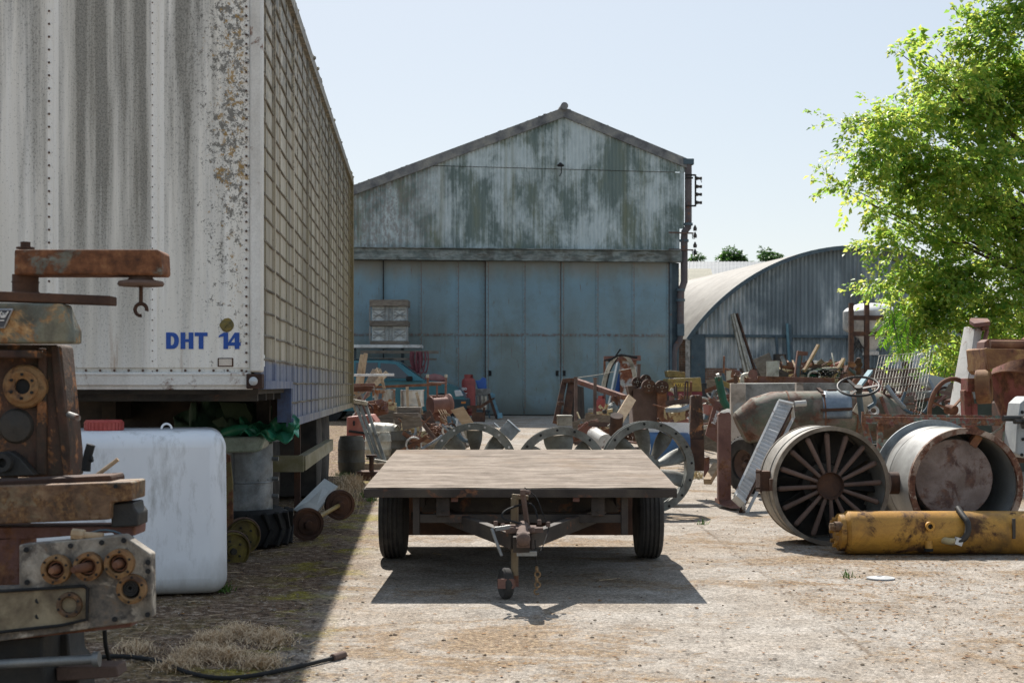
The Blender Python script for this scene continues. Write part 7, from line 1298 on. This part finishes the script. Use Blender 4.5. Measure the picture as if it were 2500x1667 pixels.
def leaf_mesh(name, P, D, U, L, Wd, m, parent):
    """P base points, D leaf directions, U leaf up vectors, L lengths, Wd widths (arrays)"""
    S_ = np.cross(D, U); S_ /= np.linalg.norm(S_, axis=1, keepdims=True) + 1e-9
    Nn = np.cross(S_, D)
    mid = P + D * (L * .45)[:, None]; tip = P + D * L[:, None] - Nn * (L * .12)[:, None]
    a = mid + S_ * (Wd * .5)[:, None] + Nn * (Wd * .18)[:, None]; b = mid - S_ * (Wd * .5)[:, None] + Nn * (Wd * .18)[:, None]
    n = len(P); V = np.stack([P, a, tip, b], 1).reshape(-1, 3)
    inv = np.array(mx(parent).inverted()); V = V @ inv[:3, :3].T + inv[:3, 3]
    me = bpy.data.meshes.new(name); me.vertices.add(n * 4); me.vertices.foreach_set('co', V.astype(np.float32).ravel())
    i = np.arange(n) * 4; tri = np.stack([i, i + 1, i + 2, i, i + 2, i + 3], 1).reshape(-1)
    me.loops.add(n * 6); me.loops.foreach_set('vertex_index', tri.astype(np.int32)); me.polygons.add(n * 2); me.polygons.foreach_set('loop_start', (np.arange(n * 2) * 3).astype(np.int32))
    me.update(); me.validate(); me.materials.append(m); me.polygons.foreach_set('use_smooth', [True] * (n * 2))
    o = bpy.data.objects.new(name, me); COL.objects.link(o); o.parent = parent; return o
def sprays(blobs, dens, nleaf, llen, slen, sc=(1, .45, .45), front=True):
    PP, DD, UU, LL, WW, tw = [], [], [], [], [], []
    for c, r in blobs:
        c = np.array(c); k = max(int(dens * r * r), 4)
        for _ in range(k):
            d = rng.normal(size=3); d /= np.linalg.norm(d)
            if front and d[1] > .55: d[1] *= -1
            rad = r * rng.uniform(.55, 1.0); base = c + d * rad * np.array(sc)
            dirn = d * np.array([1, 1, .45]) * .9 + np.array([0, 0, rng.uniform(-.3, .12)]) + rng.normal(size=3) * .3; dirn /= np.linalg.norm(dirn)
            s = slen * rng.uniform(.5, 1.25); n = int(nleaf * rng.uniform(.6, 1.3)); t = np.sort(rng.uniform(0, 1, n))
            side = np.cross(dirn, [0, 0, 1]); side /= np.linalg.norm(side) + 1e-6; upv = np.cross(side, dirn)
            sg = np.where(np.arange(n) % 2 == 0, 1, -1)[:, None]
            spread = (.05 + .22 * np.sin(np.pi * np.clip(t + .15, 0, 1)))[:, None] * rng.uniform(.1, 1.0, (n, 1)) * s
            p = base + dirn * (t * s)[:, None] + side * sg * spread + upv * rng.normal(size=(n, 1)) * .05 * s - np.array([0, 0, 1]) * (t ** 2 * .18 * s)[:, None]
            ld = dirn * .6 + side * sg * .8 + rng.normal(size=(n, 3)) * .35 + np.array([0, 0, -.25]); ld /= np.linalg.norm(ld, axis=1, keepdims=True)
            uu = upv + rng.normal(size=(n, 3)) * .38
            PP.append(p); DD.append(ld); UU.append(uu); LL.append(llen * rng.uniform(.75, 1.1) * rng.uniform(.55, 1.3, n)); tw.append((base, base + dirn * s - np.array([0, 0, .16 * s])))
    L = np.concatenate(LL); return np.concatenate(PP), np.concatenate(DD), np.concatenate(UU), L, L * .6, tw
tree = thing('tree', 'large leafy tree with layered bright green foliage at the right edge of the yard', 'tree', GY(2700, 21))
Y = 20.0
bl = [(2470, 90, 110), (2410, 150, 85), (2335, 205, 70), (2265, 185, 30), (2210, 120, 14), (2300, 110, 30), (2250, 130, 18), (2460, 210, 130), (2370, 270, 100), (2270, 290, 80), (2190, 300, 62), (2140, 295, 40), (2090, 300, 34), (2055, 292, 18), (2160, 370, 60), (2105, 375, 38), (2240, 400, 95), (2350, 400, 130), (2480, 400, 140), (2150, 440, 48), (2090, 455, 34), (2065, 460, 16), (2230, 490, 75), (2150, 510, 45), (2330, 530, 115), (2450, 560, 140), (2240, 590, 60), (2180, 585, 40), (2120, 600, 26), (2300, 660, 95), (2400, 700, 120), (2215, 690, 55), (2160, 680, 25), (2490, 740, 120), (2250, 750, 70), (2330, 790, 90), (2300, 850, 45), (2430, 840, 90), (2200, 770, 40), (2560, 250, 160), (2600, 550, 180), (2600, 820, 150), (2560, -20, 150), (2330, 880, 30), (2260, 820, 50), (2390, 880, 60), (2240, 730, 50)]
blobs = [(tuple(W(x, y, Y + random.uniform(-.45, .45) + (x - 2150) / 600 + (y - 450) / 450 * 1.2)), r * Y / F) for x, y, r in bl]
P, D, U, L, Wd, tw = sprays(blobs, 185, 42, .088, .5)
leaf_mesh('crown', P, D, U, L, Wd, M['leaf'], tree)
b = MB(); tb = GY(2700, 21); b.tube([tb, tb + Vector((-.1, 0, 1.2)), tb + Vector((-.3, -.1, 3)), tb + Vector((-.4, -.2, 6))], [.28, .22, .16, .06], 12, 1); b.build('trunk', M['bark'], tree)
b = MB()
for c, r in blobs:
    c = Vector(c); st = tb + Vector((-.3, -.1, min(max(c.z - 1.6, .8), 5.2))); b.tube([st, st.lerp(c, .5) + Vector((0, .5, .1)), c + Vector((0, .25, 0))], [.04, .02, .004], 6, 1)
for a, c in tw[::5]: b.tube([a, c], [.004, .0015], 3)
b.build('limbs', M['bark'], tree)
# pinnate sapling in front of the tree's lower left
sap = thing('sapling', 'bright green sapling with feathery pinnate leaves at the foot of the large tree', 'sapling', GY(2230, 18.5))
PP, DD, UU, LL = [], [], [], []; b = MB(); g0 = GY(2230, 18.5)
for (x, y) in [(2168, 760), (2172, 775), (2182, 790), (2190, 770), (2195, 800), (2205, 785), (2215, 810), (2185, 745), (2200, 755), (2215, 770), (2232, 800), (2178, 805), (2195, 820), (2290, 880), (2320, 905), (2345, 890), (2335, 915), (2215, 760), (2205, 835), (2185, 745)]:
    for _ in range(1):
        c = W(x + random.uniform(-12, 12), y + random.uniform(-12, 12), 18.5 + random.uniform(-.3, .3)); an = random.uniform(-2.9, -1.3); d = Vector((math.cos(an) * random.uniform(.6, 1), random.uniform(-.5, .3), math.sin(an) * .8)).normalized(); s = random.uniform(.22, .36)
        side = d.cross(Vector((0, -.6, .8))).normalized()
        for k in range(8):
            for sg in (-1, 1):
                f = .12 + .88 * k / 8; PP.append(c + d * f * s - Vector((0, 0, .06 * f * f))); DD.append((side * sg + d * .55 + Vector((0, 0, -.2))).normalized()); UU.append(Vector((random.uniform(-.3, .3), -.5, .9))); LL.append(.1 * (1 - .45 * abs(f - .5)) * random.uniform(.85, 1.1))
        PP.append(c + d * s); DD.append(d); UU.append(Vector((0, -.5, .9))); LL.append(.08)
        b.tube([c, c + d * s], [.005, .002], 4)
    if random.random() < .3: b.tube([g0 + Vector((0, 0, .6)), Vector(c).lerp(g0, .4) + Vector((0, 0, .3)), c], [.012, .007, .003], 5, 1)
leaf_mesh('foliage', np.array(PP), np.array(DD), np.array(UU), np.array(LL), np.array(LL) * .34, M['leafbright'], sap)
b.tube([g0, g0 + Vector((.0, 0, .7))], [.03, .02], 6); b.build('stem', M['bark'], sap)
# far trees over the roofs
for (x, y, r, lab) in ((1787, 622, 36, 'distant tree above the round barn roof, biggest of three'), (1880, 627, 20, 'small distant tree nearest the ridge of the round barn'), (1697, 634, 14, 'tiny distant tree top beside the shed rain pipe')):
    Yt = 130; o = thing('distant_tree', lab, 'tree', GY(x, Yt), group='trees far beyond the farm roofs'); bb = []
    for _ in range(9): bb.append((tuple(W(x + random.uniform(-.75, .75) * r, y + random.uniform(-.5, 1.2) * r * .8, Yt + random.uniform(-1, 1))), r * .42 * Yt / F))
    P, D, U, L, Wd, _t = sprays(bb, 150, 14, .3, .6, (1, 1, 1)); leaf_mesh('crown', P, D, U, L, Wd, M['leaffar'], o)
    b = MB(); g0 = GY(x, Yt); b.tube([g0, W(x, y, Yt)], [.3, .12], 8); b.build('trunk', M['bark'], o)
# bare creeper on the round barn
o = thing('dead_creeper', 'bare dead creeper climbing the round barn wall beside the hopper', 'creeper', GY(2100, 49)); b = MB(); r_ = random.Random(2)
for k in range(16):
    x, y = 2085 + r_.uniform(-12, 25), 850; p = [hpt(x, y, -.08)]
    for j in range(9): x += r_.uniform(-10, 11); y -= r_.uniform(10, 28); p.append(hpt(x, y, -.08 - r_.uniform(0, .15)))
    b.tube(p, [.02, .006], 4)
b.build('stems', mat('bleached twigs', ['#7d766c', '#8f887e'], 8, rough=.9), o)
b = MB(); r_ = random.Random(6)
for k in range(60): p = hpt(2100 + r_.gauss(0, 13), 845 + r_.gauss(0, 14), -.5); q = p + Vector((r_.uniform(-.4, .4), r_.uniform(-.2, .2), r_.uniform(-.4, .4))); b.tube([p, (p + q) / 2 + Vector((0, 0, r_.uniform(-.1, .2))), q], .012, 4, 1)
b.build('tangle', M['castdark'], o)
# ------------------------------------------------------------------ dry grass, weeds, litter, stones
def blades(name, spots, m, h, lean=.9, w_=.004, curl=.5):
    vs, fs = [], []
    for x, y, hh in spots:
        z0 = gz(y); a = random.uniform(0, 6.28); L = h * hh * random.uniform(.5, 1.3); dx, dy = math.cos(a), math.sin(a); b0 = len(vs); k = 3; px_, py_ = -dy, dx; lx = random.uniform(.2, lean)
        for j in range(k + 1):
            t = j / k; cx, cy, cz = x + dx * L * lx * t + random.uniform(-1, 1) * curl * L * .15 * t, y + dy * L * lx * t + random.uniform(-1, 1) * curl * L * .15 * t, z0 + L * (t - .35 * lx * t * t); ww = w_ * (1 - .7 * t)
            vs += [(cx - px_ * ww, cy - py_ * ww, cz), (cx + px_ * ww, cy + py_ * ww, cz)]
        fs += [(b0 + 2 * j, b0 + 2 * j + 1, b0 + 2 * j + 3, b0 + 2 * j + 2) for j in range(k)]
    me = bpy.data.meshes.new(name); me.from_pydata(vs, [], fs); me.materials.append(m); o = bpy.data.objects.new(name, me); COL.objects.link(o); o['kind'] = 'stuff'; return o
def cloud(cx, cy, rx, ry, n, dens=1.0):
    g0 = []; r_ = random
    for _ in range(n):
        a = r_.uniform(0, 6.28); q = abs(r_.gauss(0, .5)); p = G(cx + rx * q * math.cos(a), max(cy + ry * q * math.sin(a), 1000)); g0.append((p.x + r_.gauss(0, .02), p.y + r_.gauss(0, .03), max(.3, 1.1 - q * .6)))
    return g0
M['straw'] = mat('dead straw', ['#a68a66', '#c6a882', '#dcc29c', '#7d644a'], 30, rough=.95, grit=.1, bump=0, hv=0)
M['weed'] = mat('green weeds', ['#3c5a1c', '#557528', '#6a8a34'], 20, rough=.8, grit=.1, bump=0)
def sprig(mb, c, h, rr):
    """a tangled dead weed head: short forking stems"""
    for _ in range(int(10 * rr)):
        a = random.uniform(0, 6.28); d = Vector((math.cos(a), math.sin(a), random.uniform(.3, 1.6))).normalized(); p = [c, c + d * h * .5 + Vector((random.gauss(0, .01), random.gauss(0, .01), 0)), c + d * h + Vector((random.gauss(0, .02), random.gauss(0, .02), -h * .2))]
        mb.tube(p, [.0025, .0015], 3)
sp = [q for x_, y_, r1, r2, n_ in ((520, 1570, 60, 24, 700), (585, 1550, 60, 22, 600), (660, 1565, 60, 26, 600), (480, 1605, 70, 22, 600), (560, 1610, 70, 20, 500), (640, 1625, 60, 16, 400), (430, 1630, 60, 14, 300), (330, 1590, 80, 18, 200)) for q in cloud(x_, y_, r1, r2, n_)]
g1 = blades('dry_grass', sp, M['straw'], .06, 1.3, .0028, 3.2); tag(g1, 'tangled patch of dead straw coloured weeds beside the black cable', 'dry grass', kind='stuff')
sp = cloud(855, 1190, 60, 30, 900) + cloud(830, 1230, 60, 35, 600) + cloud(720, 1190, 70, 16, 300)
g2 = blades('dead_weeds', sp, M['straw'], .14, .7, .004, 1.2); tag(g2, 'dead pale weeds around the trolley axle', 'weeds', kind='stuff')
sp = cloud(845, 1160, 40, 9, 160) + cloud(905, 1222, 12, 5, 70) + cloud(2070, 1410, 7, 2, 14) + cloud(548, 1443, 9, 3, 60) + cloud(1720, 1280, 9, 2, 16) + cloud(885, 1212, 14, 5, 60)
g3 = blades('green_weeds', sp, M['weed'], .06, .9, .005, .8); tag(g3, 'small tufts of green weeds in cracks of the concrete', 'weeds', kind='stuff')
sp = cloud(1700, 1165, 25, 8, 220) + cloud(1690, 1140, 14, 6, 120)
g4 = blades('straw_tuft', sp, M['palepaint'], .08, .9, .006, 1); tag(g4, 'pale dry stalks at the foot of the rusted column', 'dry grass', kind='stuff')
def flakes(name, n, region, m, s0, s1, flat=.25, dens=None):
    vs, fs = [], []
    for _ in range(n):
        x, y = region(); z = gz(y); s = random.uniform(s0, s1); a = random.uniform(0, 6.28); ca, sa = math.cos(a), math.sin(a); tz = random.uniform(.1, .6) * s; b0 = len(vs); el = random.uniform(.35, 1)
        pts = [(s, 0, .002), (0, s * el, tz), (-s, 0, .003), (0, -s * el, .002 + tz * .3)]
        for px_, py_, pz in pts: vs.append((x + px_ * ca - py_ * sa, y + px_ * sa + py_ * ca, z + pz + .002))
        fs += [(b0, b0 + 1, b0 + 2), (b0, b0 + 2, b0 + 3)]
    me = bpy.data.meshes.new(name); me.from_pydata(vs, [], fs); me.materials.append(m); o = bpy.data.objects.new(name, me); COL.objects.link(o); return tag(o, {'leaf_litter': 'scattered brown leaf litter on the yard', 'pale_chips': 'pale stone chips strewn over the yard', 'dark_litter': 'dark soil crumbs and twigs beside the lorry trailer'}[name], 'litter', kind='stuff')
def reg_right():
    while True:
        y = random.uniform(5.8, 12); x = random.uniform(1.55, 5)
        if random.random() < .35 + .65 * math.exp(-((y - 8.6) / 1.6) ** 2 - ((x - 2.2) / 1.0) ** 2): return x, y
def reg_all():
    y = 5.5 + 12 * random.random() ** 1.7; return random.uniform(-.42, .42) * y + .2, y
def reg_left():
    y = 5.5 + 9 * random.random() ** 1.4; return random.uniform(-3.0, -.55 - .055 * y + .25 * random.random() ** 2), y
M['litter'] = mat('dead leaves', ['#4c331c', '#6b4724', '#87602f', '#9a7a48'], 40, rough=.9, bump=0, grit=.1, hv=0)
flakes('leaf_litter', 4200, lambda: reg_right() if random.random() < .72 else reg_all(), M['litter'], .004, .016)
flakes('pale_chips', 5200, lambda: reg_left() if random.random() < .35 else reg_all(), mat('pale stone chips', ['#b5ab9c', '#cbc3b6', '#8f8576'], 40, rough=.9, bump=0, grit=.05, hv=0), .002, .0065)
flakes('dark_litter', 3800, lambda: reg_left() if random.random() < .85 else reg_all(), mat('dark crumbs', ['#1d1712', '#33281d', '#4b3d2c'], 40, rough=.95, bump=0, hv=0), .004, .014)
b = MB()
for _ in range(260):
    x, y = reg_left() if random.random() < .7 else reg_all(); a = random.uniform(0, 6.28); L = random.uniform(.03, .14); b.tube([(x, y, .004), (x + L * math.cos(a), y + L * math.sin(a), random.uniform(.004, .02))], .0018, 4)
o = b.build('twigs', M['straw']); tag(o, 'fine dead twigs lying over the mossy edge of the yard', 'twigs', kind='stuff')
b = MB(); r_ = random.Random(14)
for _ in range(520):
    x, y = reg_all() if r_.random() < .75 else reg_left(); b.ball((x, y, gz(y) + .002), r_.uniform(.004, .012), 6, (1, r_.uniform(.6, 1), .6))
o = b.build('pebbles', mat('brown pebbles', ['#4a3b2d', '#6f604e', '#8f8270', '#5a3a2c'], 25, rough=.9, hv=0), jit=.001); tag(o, 'small brown pebbles and grit on the concrete', 'pebbles', kind='stuff')
